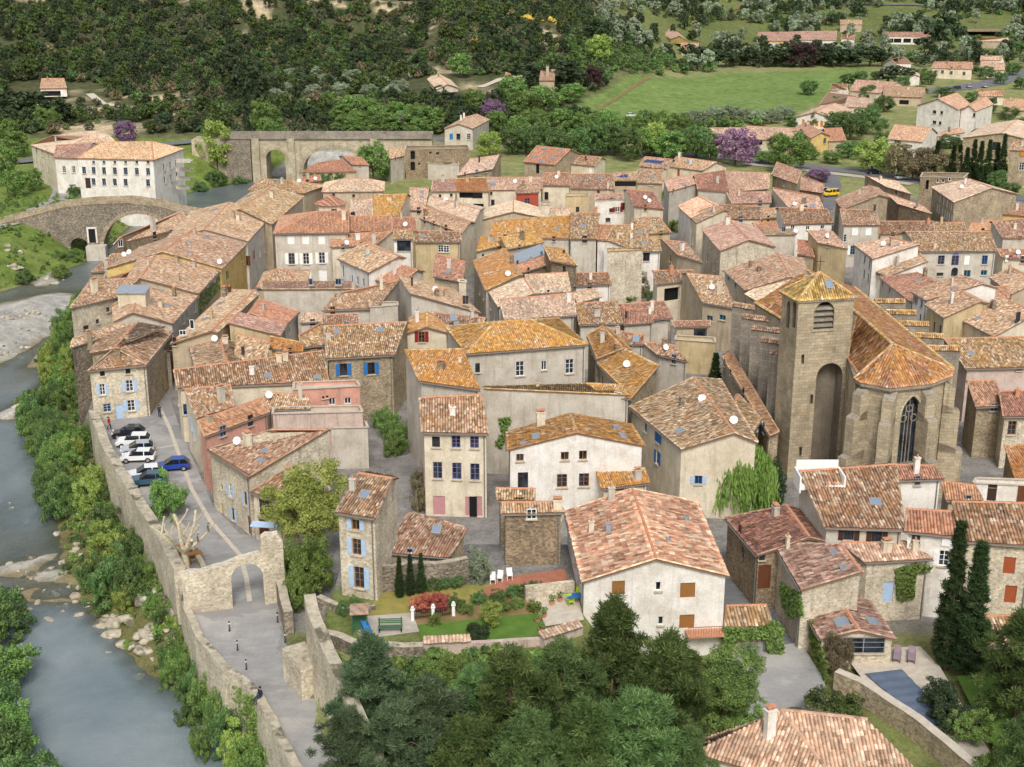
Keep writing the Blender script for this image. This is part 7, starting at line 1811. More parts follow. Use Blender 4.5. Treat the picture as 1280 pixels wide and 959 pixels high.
trees('broad', [(741, 110, 8, 8)], 'lf_plum', 'dark purple plum tree near the corner of the field', None)
trees('broad', [(1003, 84, 12, 16)], 'lf_plum', 'big copper-leaved tree beyond the green field', None)
trees('broad', [(272, 211, 15, 10)], 'lf_spring', 'tall yellow-green poplar between the mill house and the bridge', None)
trees('broad', [(467, 228, 11, 9)], 'lf_green', 'full green tree in the yard near the road bridge', None)
trees('broad', [(20, 246, 7, 7), (42, 238, 6, 6), (8, 222, 9, 8), (22, 196, 8, 8), (60, 160, 7, 8), (8, 180, 8, 9)], 'lf_green', 'leafy tree on the bank across the river', 'trees on the far river bank')
trees('bushy', [(150, 246, 4, 8), (170, 240, 5, 7), (186, 246, 3, 5), (270, 230, 4, 8), (250, 240, 3, 6), (300, 232, 3, 6), (95, 245, 3, 4)], 'lf_mid', 'rounded green bush near the mill house', 'bushes by the mill house')
trees('broad', [(332, 168, 11, 10), (340, 178, 8, 9), (412, 135, 6, 6)], 'lf_green', 'bright green tree at the foot of the hill', 'green trees at the foot of the hill')
trees('fartree', [(284, 112, 14, 10), (310, 125, 16, 11), (318, 135, 15, 11), (40, 150, 10, 12), (12, 150, 10, 12), (75, 152, 8, 10), (660, 110, 9, 13), (690, 112, 9, 13), (706, 108, 10, 14), (1178, 62, 20, 17), (1155, 66, 8, 10), (1118, 107, 8, 15), (745, 60, 12, 12)], 'lf_dark', 'dark rounded conifer on the slope behind the village', 'dark conifers on the slopes')
trees('fartree', [(x, 84 + random.uniform(-3, 2), random.uniform(7, 10), random.uniform(9, 13)) for x in range(862, 1110, 15)], 'lf_dark', 'dark tree in the hedge along the far edge of the field', 'dark hedge trees along the field')
trees('fartree', [(x, 66 + random.uniform(-2, 3), random.uniform(2.5, 3.5), random.uniform(6, 8)) for x in range(855, 960, 14)] + [(x, 74 + random.uniform(-2, 3), 3.5, 8) for x in range(1090, 1270, 17)], 'lf_olive', 'grey-green olive tree near the far houses', 'olive trees near the far houses')
trees('broad', [(x, 152 + random.uniform(-6, 14), random.uniform(6, 9), random.uniform(7, 10)) for x in range(428, 545, 11)] + [(x, 166 + random.uniform(-4, 6), random.uniform(4, 7), random.uniform(6, 9)) for x in range(430, 550, 12)], 'lf_green', 'spring green tree on the slope above the road bridge', 'green trees above the road bridge')
trees('broad', [(x, y, 5, 7) for x, y in ((352, 118), (372, 112), (392, 122), (410, 112), (428, 120), (445, 115), (462, 122), (478, 112), (440, 105), (400, 103), (365, 102), (490, 124), (345, 128), (500, 116))] + [(x, 152 + random.uniform(-3, 5), 5, 7) for x in range(862, 990, 17)], 'lf_olive', 'silvery olive tree on the orchard slope', 'olive trees on the slopes')
trees('broad', [(748, 80, 12, 11, 'lf_spring'), (592, 140, 8, 9), (575, 96, 9, 9), (640, 130, 10, 12), (620, 168, 8, 8), (655, 146, 9, 11), (680, 140, 9, 12), (715, 128, 7, 10)], 'lf_green', 'green tree between the hill lane and the field', 'trees between the hill lane and the field')
trees('broad', [(1112, 205, 6, 6), (1105, 140, 6, 8), (1085, 128, 6, 7), (1232, 100, 6, 8), (1265, 95, 6, 8), (1150, 100, 5, 7), (1200, 150, 5, 6), (1010, 120, 6, 8), (1270, 165, 5, 7), (1215, 62, 8, 10), (1270, 70, 8, 10), (950, 60, 6, 8)] + [(x, y, random.uniform(3, 6), random.uniform(5, 8)) for x, y in ((1020, 160), (1045, 138), (1090, 150), (1100, 160), (1130, 128), (1128, 112), (1160, 108), (1180, 122), (1150, 118), (1215, 132), (1235, 142), (1262, 150), (1250, 108), (1275, 115), (1205, 98), (1188, 98), (1165, 98), (1095, 100), (1075, 108), (1060, 104), (990, 158), (1000, 188), (975, 190), (1070, 190), (1060, 198), (1102, 186), (1150, 190), (1188, 186), (1225, 178), (1262, 182), (1245, 238), (1262, 244), (1215, 92), (1240, 78))], 'lf_mid', 'garden tree among the modern houses', 'garden trees among the modern houses')
for e, lab in (((1108, 122, 8, 2.4), 'single slim cypress among the modern houses'), ((296, 118, 13, 3), 'slim cypress on the slope above the spring green trees')):
    trees('cypress', [e], 'lf_cypress', lab, None)
# in the village
trees('willow', [(927, 640, 7.4, 6.6)], 'lf_willow', 'weeping willow with hanging bright green strands beside the tower foot', None)
trees('bushy', [(962, 628, 5.5, 4.5), (945, 632, 4.5, 4)], 'lf_dark', 'dark shrub between the willow and the tower foot', 'dark shrubs by the willow')
trees('fine', [(386, 704, 11, 7.6)], 'lf_fresh', 'tall yellow-green tree beside the shop house', None)
trees('bushy', [(366, 730, 5, 4), (384, 745, 6, 4.5), (372, 760, 4, 3.5), (395, 730, 5, 4)], 'lf_ivy', 'bright green bush beside the town gate', 'bushes beside the town gate')
trees('bushy', [(210, 647, 5.6, 4.2)], 'lf_green', 'small green tree planted beside the parked cars', None)
trees('cypress', [(893, 488, 5.5, 1.9)], 'lf_cypress', 'narrow dark conifer before the ochre yard wall', None)
trees('bushy', [(798, 372, 5, 3.4)], 'lf_brownish', 'dry brown flowering shrub in the walled courtyard', None)
trees('bushy', [(770, 376, 2, 3), (755, 376, 2, 3), (786, 378, 2, 3), (815, 376, 2, 2.4)], 'lf_mid', 'low green shrub in the walled courtyard', 'shrubs in the walled courtyard')
trees('cypress', [(780, 374, 5, 1.2)], 'lf_cypress', 'thin dark cypress in the walled courtyard', None)
trees('bushy', [(488, 548, 3.5, 3.5), (500, 560, 3.5, 3.5), (492, 570, 3, 3), (480, 535, 3, 3)], 'lf_green', 'green shrub in the walled yard beside the tall blank wall', 'shrubs in the walled yard')
trees('bushy', [(530, 622, 4, 2.6), (527, 640, 3, 2.2)], 'lf_brownish', 'loose shrub at the corner of the three-storey house', 'shrubs at the three-storey house')
trees('bushy', [(x, y, 3, 4) for x, y in ((870, 250), (842, 262), (835, 248), (842, 290), (1030, 338), (1012, 338), (700, 262), (1122, 262))], 'lf_green', 'green bush squeezed between back lane houses', 'bushes between the back houses')
# foreground
FP = [(466, 915, 8.6, 6.2, 'lf_blue'), (540, 962, 7.6, 5.6, 'lf_blue'), (640, 965, 10, 6.4), (702, 935, 9, 5.8, 'lf_mid'), (765, 905, 11, 7.2), (828, 950, 10.4, 6.6), (596, 912, 5.5, 4.6, 'lf_mid'), (795, 995, 8.5, 6.6, 'lf_mid'), (730, 1005, 8.5, 6.4), (498, 995, 7.4, 5.6, 'lf_blue'), (660, 1015, 8.4, 6, 'lf_mid'), (580, 1010, 7.4, 5.6), (436, 985, 6.4, 4.4, 'lf_blue'), (856, 905, 6.6, 4.8), (858, 1000, 6, 4.6, 'lf_mid')]
PL = {'lf_blue': 'blue-green bushy pine at the rampart foot', 'lf_mid': 'mid green soft-crowned conifer in the grove below the lawn', 'lf_pine': 'dark olive pine in the grove below the lawn'}
for i, e in enumerate(FP): m_ = e[4] if len(e) > 4 else 'lf_pine'; tree('pine', P(e[0], e[1], 2.5), e[2], e[3], m_, PL[m_], 'tree', 'pines below the rampart garden')
tree('fine', P(903, 905, 1), 6.8, 5.6, 'lf_green', 'small light tree with open crown beside the court', 'tree')
trees('bushy', [(620, 850, 2, 3), (650, 845, 1.6, 3), (570, 850, 2, 4), (690, 838, 2, 3), (600, 830, 1.5, 3), (540, 845, 2, 3), (670, 822, 1.4, 3)], 'lf_ivy', 'low bright shrub on the slope below the garden wall', 'low shrubs below the garden wall', zf=3)
tree('cypress', P(1182, 832, .4), 13.4, 2.5, 'lf_cypress', 'tallest dark cypress of the pair by the pool', 'tree')
tree('cypress', P(1209, 842, .4), 12.2, 2.7, 'lf_cypress', 'shorter dark cypress of the pair by the pool', 'tree')
for e, m, lab in (((1190, 905, 2.6, 4.5), 'lf_dark', 'rounded dark hedge bush beside the pool cover'), ((1045, 836, 3.8, 2.6), 'lf_brownish', 'brownish clipped bush at the garden room corner'), ((1045, 905, 2.8, 5), 'lf_pine', 'low spreading pine beside the pool wall'),
                  ((1212, 925, 2.6, 3.4), 'lf_ivy', 'bright yellow-green shrub near the pool end'), ((1175, 880, 2.2, 3.6), 'lf_dark', 'dark clipped bush under the cypress pair'), ((1238, 980, 3, 2.5), 'lf_ivy', 'light green shrub at the far end of the pool garden')):
    tree('bushy', P(e[0], e[1], .5), e[2], e[3], m, lab, 'bush')
tree('pine', P(1268, 905, .4), 10, 6.5, 'lf_pine', 'loose green pine at the garden edge beyond the cypresses', 'tree')
tree('pine', P(1292, 1000, .4), 8, 5.5, 'lf_mid', 'conifer standing in the garden beyond the pool wall', 'tree')
for i, (px, py) in enumerate(((500, 747), (513.5, 745), (527, 743))): tree('cypress', P(px, py, zg), 4.0, .8, 'lf_cypress', 'small slim cypress in a row of three in the garden', 'tree', 'three small garden cypresses')
tree('bushy', P(599, 726, zg), 3.4, 3.0, 'lf_olive', 'olive tree beside the white plastic chairs', 'tree', name='olive_tree')
tree('bushy', P(596, 799, zg), 1.7, 2.0, 'lf_dark', 'round clipped ball bush on the lawn edge', 'bush')
tree('broad', P(614, 782, zg), 2.3, 1.9, 'lf_spring', 'little round-headed tree on the lawn', 'tree')
for px, py, s_, m, lab in [(x, y, 1.0, 'lf_ivy', 'small clipped green ball shrub in the flower bed') for x, y in ((543, 781), (584, 768), (612, 772), (633, 764), (646, 760), (668, 765))] + [(x, y, 1.5, 'lf_red', 'red-leaved shrub behind the garden balustrade') for x, y in ((526, 764), (538, 762), (550, 761))] + \
        [(x, y, 1.2, 'lf_mid', 'green flowering shrub in the flower bed') for x, y in ((570, 760), (600, 755), (624, 752), (642, 747), (656, 745), (668, 742), (430, 768), (443, 762), (540, 738), (556, 736), (572, 734))]:
    tree('bushy', P(px, py, zg), s_ * 1.1, s_ * 1.25, m, lab, 'shrub', lab[:28] + ' group', 'shrub')
# river bushes under the quay wall and on the banks
for i in range(96):
    y_ = random.uniform(100, 240); off = random.uniform(1.0, 7.5) if y_ > 120 else random.uniform(.8, 3.0)
    x_w = float(rbank(y_)) - off; wd = random.uniform(2.8, 5.0) if y_ > 118 else random.uniform(2.0, 3.2)
    tree('bushy', (x_w, y_, hz(x_w, y_) - .2), wd * random.uniform(.9, 1.35), wd, random.choice(['lf_green', 'lf_green', 'lf_mid', 'lf_mid', 'lf_spring']), 'river bush growing at the foot of the quay wall', 'bush', 'bushes along the river under the quay')
for px, py, wd in ((232, 838, 3.0), (246, 862, 3.0), (258, 884, 3.2), (272, 905, 3.2), (286, 926, 3.4), (300, 948, 3.4), (318, 965, 3.2), (268, 880, 2.6), (296, 915, 2.6), (222, 815, 2.6), (210, 795, 2.4), (250, 930, 2.2)):
    p = P(px, py, ZW + 1.5); tree('bushy', (p.x, p.y, ZW + .2), wd * 1.5, wd, random.choice(['lf_green', 'lf_mid', 'lf_spring']), 'bush growing against the parapet wall above the deep pool', 'bush', 'bushes below the parapet wall')
for px, py, h, wd in ((20, 790, 6, 6), (10, 850, 6, 7), (25, 930, 5, 5.5), (8, 960, 6, 7), (48, 990, 5, 5), (5, 905, 5, 6), (-15, 800, 6, 6)):
    p = P(px, py, ZW + .5); tree('bushy', (p.x - 1, p.y, ZW - .3), h, wd, random.choice(['lf_green', 'lf_mid']), 'leafy bush on the bank opposite the lower road', 'bush', 'bushes on the opposite river bank')
for px, py, h, wd in ((12, 340, 4, 8), (40, 336, 3.5, 7), (68, 330, 3.5, 7), (88, 326, 3, 6), (20, 318, 4, 8), (55, 316, 3, 7), (100, 316, 2.5, 4), (5, 330, 4, 6), (75, 345, 3, 5), (30, 352, 3, 5)):
    p = P(px, py, ZW + .3); tree('bushy', (p.x, p.y, ZW - .2), h, wd, random.choice(['lf_green', 'lf_mid', 'lf_ivy']), 'lush bush on the bank at the old bridge', 'bush', 'bushes at the old bridge')
# ivy on walls
def ivy(lab, poly, plane, n=500, m='lf_ivy', size=.13, thick=.25, mask=None):
    p0, nrm = plane; rng = np.random.default_rng(n); cs = []
    xs, ys = [a for a, b in poly], [b for a, b in poly]
    while len(cs) < n:
        x, y = rng.uniform(min(xs), max(xs)), rng.uniform(min(ys), max(ys))
        if not inpoly(np.array([x]), np.array([y]), poly)[0]: continue
        h = plane_hit(x, y, p0, nrm); cs.append(tuple(h - ray(x, y).normalized() * rng.uniform(.02, thick)))
    cs = np.array(cs); V, Fq, t = leafcloud(cs, .16, 7, size, rng, 1.0, .3)
    o = link('ivy', mesh_fast('ivy', V, Fq, [M[m]], tint=t))
    return tag(o, lab, 'ivy')
def vplane(a, b, z=0):
    A, B = P(*a, z), P(*b, z); e = (B - A).normalized(); return (A, Vector((e.y, -e.x, 0)))
def house_of(txt): return next(h for h in HOUSES if h['lab'] and txt in h['lab'])
def hplane(txt, i, eps=.0):
    h = house_of(txt); a, b = h['corners'][i], h['corners'][(i + 1) % 4]; e = b - a; e.z = 0; e.normalize(); n = Vector((e.y, -e.x, 0))
    return (a - (a - h['c']) * .04, n)
ivy('bright green ivy covering the street wall of a riverside house', [(249, 369), (277, 341), (277, 358), (249, 392)], hplane('covered in green ivy', 0), 420)
ivy('green ivy hanging round the garage front', [(903, 785), (903, 825), (915, 830), (918, 800), (958, 798), (962, 832), (980, 830), (980, 785), (968, 774), (955, 784)], hplane('wrapped in bright green ivy', 0), 620, thick=.5)
ivy('creeper with fresh leaves on the yellow stone wing', [(1120, 712), (1142, 704), (1165, 708), (1160, 716), (1145, 716), (1142, 748), (1122, 752)], hplane('blue-shuttered door', 0), 420)
ivy('creeper climbing the side wall of the yellow stone house', [(975, 728), (1000, 742), (1004, 770), (985, 772), (976, 752)], hplane('creeper by the pool garden', 0), 260)
ivy('ivy draped over the parapet beside the lower road', [(280, 846), (322, 876), (342, 912), (356, 955), (360, 985), (330, 985), (318, 930), (296, 890)], (P(322, 872, .4), Vector((.8, .6, 0))), 1300, thick=.9)
ivy('fresh creeper along the side wall of the garden room', [(1000, 758), (1008, 756), (1036, 832), (1032, 856), (1022, 836)], hplane('glazed garden room', 3), 260)
ivy('climber hanging beside the window of the broad back wall', [(623, 523), (638, 522), (637, 530), (634, 530), (634, 545), (626, 560), (618, 556), (628, 540)], hplane('broad grey-beige back wall', 2), 150)
ivy('ivy on the front of the house by the road bridge', [(378, 218), (432, 217), (430, 228), (380, 229)], hplane('ivy-clad house with orange', 0), 200, 'lf_mid', .3)
ivy('ivy cloaking the yard wall behind the courtyard house', [(865, 380), (875, 380), (875, 401), (866, 401)], (P(870, 400, 2), Vector((0, -1, 0))), 160)
# hillside scrub: one mass
def scatter(name, pts, keys, mats, smin, smax, seed):
    rng = np.random.default_rng(seed); n = len(pts)
    colp = bpy.data.collections.new(name + '_plants')
    for i, (k2, m) in enumerate(zip(keys, mats)):
        ob_ = bpy.data.objects.new('%s_plant%02d' % (name, i), PROTO[k2][0]); ob_.material_slots[0].link = 'OBJECT'; ob_.material_slots[0].material = M[m]; colp.objects.link(ob_)
    me = bpy.data.meshes.new(name); me.vertices.add(n); me.vertices.foreach_set('co', np.asarray(pts, np.float32).ravel())
    a = me.attributes.new('sc', 'FLOAT_VECTOR', 'POINT'); s0 = rng.uniform(smin, smax, n); a.data.foreach_set('vector', np.stack([s0, s0, s0 * rng.uniform(.8, 1.25, n)], 1).astype(np.float32).ravel())
    a = me.attributes.new('ro', 'FLOAT_VECTOR', 'POINT'); a.data.foreach_set('vector', np.stack([np.zeros(n), np.zeros(n), rng.uniform(0, 6.28, n)], 1).astype(np.float32).ravel())
    a = me.attributes.new('ix', 'INT', 'POINT'); a.data.foreach_set('value', rng.integers(0, len(keys), n).astype(np.int32))
    g = bpy.data.node_groups.new(name, 'GeometryNodeTree')
    g.interface.new_socket('Geometry', in_out='INPUT', socket_type='NodeSocketGeometry'); g.interface.new_socket('Geometry', in_out='OUTPUT', socket_type='NodeSocketGeometry')
    gi, go = g.nodes.new('NodeGroupInput'), g.nodes.new('NodeGroupOutput'); ip = g.nodes.new('GeometryNodeInstanceOnPoints'); ci = g.nodes.new('GeometryNodeCollectionInfo')
    ci.inputs['Collection'].default_value = colp; ci.inputs['Separate Children'].default_value = True; ci.inputs['Reset Children'].default_value = True
    ip.inputs['Pick Instance'].default_value = True
    def na(nm, ty):
        x = g.nodes.new('GeometryNodeInputNamedAttribute'); x.data_type = ty; x.inputs['Name'].default_value = nm; return x.outputs['Attribute']
    L = g.links.new
    L(gi.outputs[0], ip.inputs['Points']); L(ci.outputs[0], ip.inputs['Instance']); L(na('ix', 'INT'), ip.inputs['Instance Index']); L(na('ro', 'FLOAT_VECTOR'), ip.inputs['Rotation']); L(na('sc', 'FLOAT_VECTOR'), ip.inputs['Scale'])
    L(ip.outputs[0], go.inputs[0])
    o = link(name, me); md = o.modifiers.new('scatter', 'NODES'); md.node_group = g
    return o
rg = np.random.default_rng(77)
def hill_points(n, y0, y1, keep):
    Y = rg.uniform(y0, y1, n); X = Y * rg.uniform(-.45, .45, n)
    k2 = keep(X, Y); X, Y = X[k2], Y[k2]
    return np.stack([X, Y, hgt(X, Y) - .2], 1)
FP_ = [tuple(PT(*a)[:2]) for a in ((690, 148), (745, 114), (800, 92), (900, 88), (1000, 86), (1085, 82), (1100, 92), (1062, 108), (1045, 126), (1000, 142), (980, 156), (900, 156), (800, 154))]
def near_things(X, Y, r):
    b = np.zeros(X.shape, bool)
    for h in HOUSES:
        if h['c'].y > 380: b |= (np.abs(X - h['c'].x * Y / h['c'].y) < r + 4) & (Y > h['c'].y - (45 if h['c'].y > 520 else 22)) & (Y < h['c'].y + r)
    return b
hillw = lambda X, Y: 1 - sstep(.02, .12, X / Y)
LANES = [PT(a, b) for a, b in ((112, 118), (128, 130), (165, 137), (200, 142), (230, 146), (275, 147), (320, 148), (590, 146), (578, 134), (566, 126), (560, 116), (600, 110), (625, 100), (660, 96))]
def keep1(X, Y):
    b = (fbm(X, Y, 26, 21) * .7 + fbm(X, Y, 9, 22) * .3)
    ok = (hillw(X, Y) > .5) & ((b < .535) | (rg.random(X.shape) < .13)) & ~near_things(X, Y, 13) & ~inpoly(X, Y, FP_)
    for l in LANES: ok &= (X - l.x) ** 2 + (Y - l.y) ** 2 > 30
    return ok
o = scatter('hillside_scrub', hill_points(30000, 430, 860, keep1), ['far', 'far', 'far', 'fartree', 'far', 'fartree', 'far', 'far'], ['lf_scrub', 'lf_dark', 'lf_scrub', 'lf_dark', 'lf_scrub', 'lf_pine', 'lf_brownish', 'lf_mid'], .5, 1.15, 1)
tag(o, 'dense dark green scrub and pines covering the hillside', 'scrub', kind='stuff')
keep2 = lambda X, Y: (hillw(X, Y) < .6) & (fbm(X, Y, 40, 5) > .42) & ~near_things(X, Y, 15) & ~inpoly(X, Y, FP_)
o = scatter('far_woods', hill_points(15000, 610, 1250, keep2), ['far', 'fartree', 'far', 'fartree'], ['lf_scrub', 'lf_dark', 'lf_mid', 'lf_olive'], .7, 1.6, 2)
tag(o, 'woods and hedges beyond the green field', 'woods', kind='stuff')
keep4 = lambda X, Y: (X / Y > -.02) & (X / Y < .19) & (Y < 470 + (X / Y) * 2600) & (fbm(X, Y, 30, 6) > .4) & ~near_things(X, Y, 14) & ~inpoly(X, Y, FP_)
o = scatter('field_hedges', hill_points(5200, 440, 660, keep4), ['far', 'fartree', 'far'], ['lf_scrub', 'lf_mid', 'lf_green'], .5, 1.1, 4)
tag(o, 'mixed hedges and thickets round the green field', 'hedges', kind='stuff')
bp = [PT(a + rg.normal(0, 5), b + rg.normal(0, 2)) for a, b in ((660, 32), (672, 28), (690, 26), (715, 18), (750, 16), (170, 88), (700, 35), (840, 10), (955, 5), (860, 22), (205, 102), (480, 38), (590, 56), (660, 27), (300, 134), (1255, 68), (1262, 70)) for _ in range(4)]
o = scatter('broom_bushes', np.array([tuple(p) for p in bp]), ['far'], ['lf_broom'], .35, .75, 3)
tag(o, 'scattered yellow flowering broom on the hillside', 'broom', kind='stuff')
# low grass and weeds at the river edge and slopes
keep3 = None
gp = []
for i in range(900):
    y_ = random.uniform(95, 240); x_w = float(rbank(y_)) - random.uniform(.6, 10); z_ = hz(x_w, y_)
    if z_ > ZW + .1: gp.append((x_w, y_, z_))
for i in range(1500):
    y_ = random.uniform(78, 94); x_w = random.uniform(float(rampart_x(y_)) + 1, 20); gp.append((x_w, y_, hz(x_w, y_)))
for i in range(700):
    y_ = random.uniform(240, 330); x_w = float(lbank(y_)) - random.uniform(0, 45); gp.append((x_w, y_, hz(x_w, y_)))
o = scatter('weeds', np.array(gp), ['far', 'far', 'far'], ['lf_grass', 'lf_mid', 'lf_grass'], .12, .34, 5)
tag(o, 'weeds and tall grass on the banks and slopes', 'weeds', kind='stuff')
# ------------------------------------------------------------------ vehicles
for nm, cc in dict(car_white=(232, 232, 230), car_black=(30, 32, 36), car_silver=(176, 182, 188), car_blue=(30, 64, 150), car_teal=(48, 84, 104), car_yellow=(236, 190, 30), car_red=(150, 30, 30)).items():
    t_ = NT(nm); t_.b.inputs['Coat Weight'].default_value = .6; M[nm] = t_.fin(S_(*cc), .3, .5)
plain('tyre', S_(30, 30, 32), .9, .1); plain('rim', S_(168, 170, 174), .35, .5, metal=.5)
t_ = NT('lampglass'); M['lampglass'] = t_.fin(S_(226, 230, 232), .1, .6)
t_ = NT('lampred'); M['lampred'] = t_.fin(S_(170, 24, 24), .2, .5)
_car = {}
def car_meshes(kind):
    if kind in _car: return _car[kind]
    if kind == 'van': lo = [(-2.1, .35), (-2.12, .95), (-2.05, 1.05), (1.35, 1.05), (1.95, .92), (2.1, .72), (2.1, .35)]; cab = [(-2.05, 1.05), (-1.98, 1.78), (.45, 1.82), (.95, 1.5), (1.4, 1.05)]; W = .9
    elif kind == 'suv': lo = [(-2.05, .42), (-2.08, .9), (-1.98, 1.0), (.95, 1.0), (1.75, .93), (2.05, .72), (2.05, .4)]; cab = [(-2.0, 1.0), (-1.6, 1.52), (.05, 1.58), (.95, 1.02)]; W = .9
    else: lo = [(-1.98, .36), (-2.02, .82), (-1.92, .9), (.85, .9), (1.65, .8), (2.0, .62), (2.0, .34)]; cab = [(-1.9, .9), (-1.4, 1.42), (.0, 1.47), (.95, .91)]; W = .86
    b = MB(); st = ((-W, .94), (-W * .9, 1.0), (W * .9, 1.0), (W, .94))
    cx_, cz_ = 0, .62
    ring_ = lambda y, k: [((x - cx_) * (1 - (1 - k) * .5) + cx_, y, (z - cz_) * k + cz_) for x, z in lo]
    rs = [ring_(y, k) for y, k in st]
    n = len(lo)
    for i in range(3):
        for j in range(n): b.poly([rs[i][j], rs[i + 1][j], rs[i + 1][(j + 1) % n], rs[i][(j + 1) % n]])
    b.poly(rs[0]); b.poly(rs[3][::-1])
    body = b.mesh('body', M['car_white'])
    top = W * .76; bot = W * .9
    zz = [z for x, z in cab]; z0, z1 = min(zz), max(zz)
    yw = lambda z: bot + (top - bot) * (z - z0) / (z1 - z0)
    g = MB()
    for s_ in (-1, 1):
        pp = [(x, s_ * yw(z), z) for x, z in cab]; g.poly(pp if s_ < 0 else pp[::-1])
    sidew = g.mesh('side_windows', M['carglass'] if kind != 'pvan' else M['car_white'])
    scr = []
    m_ = len(cab)
    for i, nm in ((0, 'rear_window'), (m_ - 2, 'windscreen')):
        q2 = MB(); (x0, za), (x1, zb) = cab[i], cab[i + 1]
        q2.poly([(x0, -yw(za), za), (x1, -yw(zb), zb), (x1, yw(zb), zb), (x0, yw(za), za)]); scr.append((nm, q2.mesh(nm, M['carglass'])))
    r = MB()
    for i in range(1, m_ - 2):
        (x0, za), (x1, zb) = cab[i], cab[i + 1]
        q = [(x0 - .04, -yw(za) - .01, za + .015), (x1 + .04, -yw(zb) - .01, zb + .015), (x1 + .04, yw(zb) + .01, zb + .015), (x0 - .04, yw(za) + .01, za + .015)]
        r.poly(q[::-1]); r.poly([(x, y, z - .06) for x, y, z in q])
        for k in range(4): a, c2 = q[k], q[(k + 1) % 4]; r.poly([(a[0], a[1], a[2] - .06), (c2[0], c2[1], c2[2] - .06), c2, a])
    for s_ in (-1, 1):
        for t in (.38,) if kind != 'van' else (.3, .62):
            xb = cab[0][0] + (cab[-1][0] - cab[0][0]) * t; r.obox((xb - .05, s_ * yw(z0) - .01 * s_, z0), (.1, 0, 0), (0, .02 * s_, 0), (0, s_ * -(bot - top) * .95, (z1 - z0) * .96))
    roof_ = r.mesh('roof', M['car_white'])
    wl = MB(); wl.tube([(0, -.1, 0), (0, .1, 0)], [.32, .32], 14); rm = MB(); rm.tube([(0, -.11, 0), (0, .11, 0)], [.2, .2], 10)
    _car[kind] = (body, sidew, scr, roof_, wl.mesh('wheel', M['tyre']), rm.mesh('rim', M['rim']), W)
    return _car[kind]
def car(kind, p, rz, m, lab, group, name='car', cat='car', L=1.0):
    body, sw, scr, rf, wl, rm, W = car_meshes(kind)
    root = thing(name, lab, cat, p, rz, group); root.scale = (L, L, L)
    def ov(o): o.material_slots[0].link = 'OBJECT'; o.material_slots[0].material = M[m]; return o
    ov(link('body', body, root)); link('side_windows', sw, root); ov(link('roof', rf, root))
    for nm, me in scr: link(nm, me, root)
    for x in (-1.25, 1.28):
        for y in (-W + .06, W - .06):
            o = link('wheel', wl, root, (x, y, .32)); link('rim', rm, o)
    for y in (-.62, .62):
        for nm, x, mm in (('headlight', 1.86, 'lampglass'), ('tail_light', -2.0, 'lampred')):
            b = MB(); b.box((x - .06, y - .17, .64), (x + .1, y + .17, .78)); b.build(nm, M[mm], root)
    return root
PK = 'cars parked by the quay wall'
for kind, px, py, a, m, lab in (('hatch', 161, 546, 10, 'car_black', 'black car parked first below the stone corner house'), ('suv', 167, 557, 8, 'car_white', 'tall white car parked between the black and the silver car'), ('hatch', 172, 566, 14, 'car_silver', 'silver grey car parked between two white cars'),
                                ('hatch', 173, 576, 6, 'car_white', 'white hatchback parked nearest the open gap in the row'), ('hatch', 216, 587, 14, 'car_blue', 'bright blue car standing out on the road'), ('hatch', 182, 597, 16, 'car_white', 'small white car half hidden behind the blue car'), ('suv', 186, 606, 12, 'car_teal', 'dark teal car parked beside the small green tree')):
    car(kind, P(px, py, .03), rad(a + 180), m, lab, PK)
def car_t(kind, px, py, a, m, lab, group=None, **k):
    p = PT(px, py); car(kind, (p.x, p.y, p.z + .18), rad(a), m, lab, group, **k)
car_t('van', 1038, 246, 205, 'car_yellow', 'bright yellow delivery van on the side road', name='van', cat='van')
car_t('hatch', 1031, 243, 230, 'car_silver', 'silver car behind the yellow van')
car_t('van', 142, 240, 20, 'car_white', 'white van parked beside the mill house', name='van', cat='van', L=1.35)
FC = 'cars parked among the modern houses'
for px, py, a, m in ((1211, 110, 80, 'car_silver'), (1231, 110, 80, 'car_silver'), (1196, 112, 100, 'car_black'), (955, 186, 20, 'car_white'), (944, 185, 10, 'car_silver'), (745, 152, 10, 'car_white'), (790, 147, 0, 'car_white'), (872, 150, 0, 'car_white'), (1092, 218, 10, 'car_black'), (1128, 225, 8, 'car_silver')):
    car_t('hatch', px, py, a, m, {'car_white': 'white', 'car_silver': 'silver', 'car_black': 'dark'}[m] + ' car parked along the ring road or housing estate', FC)
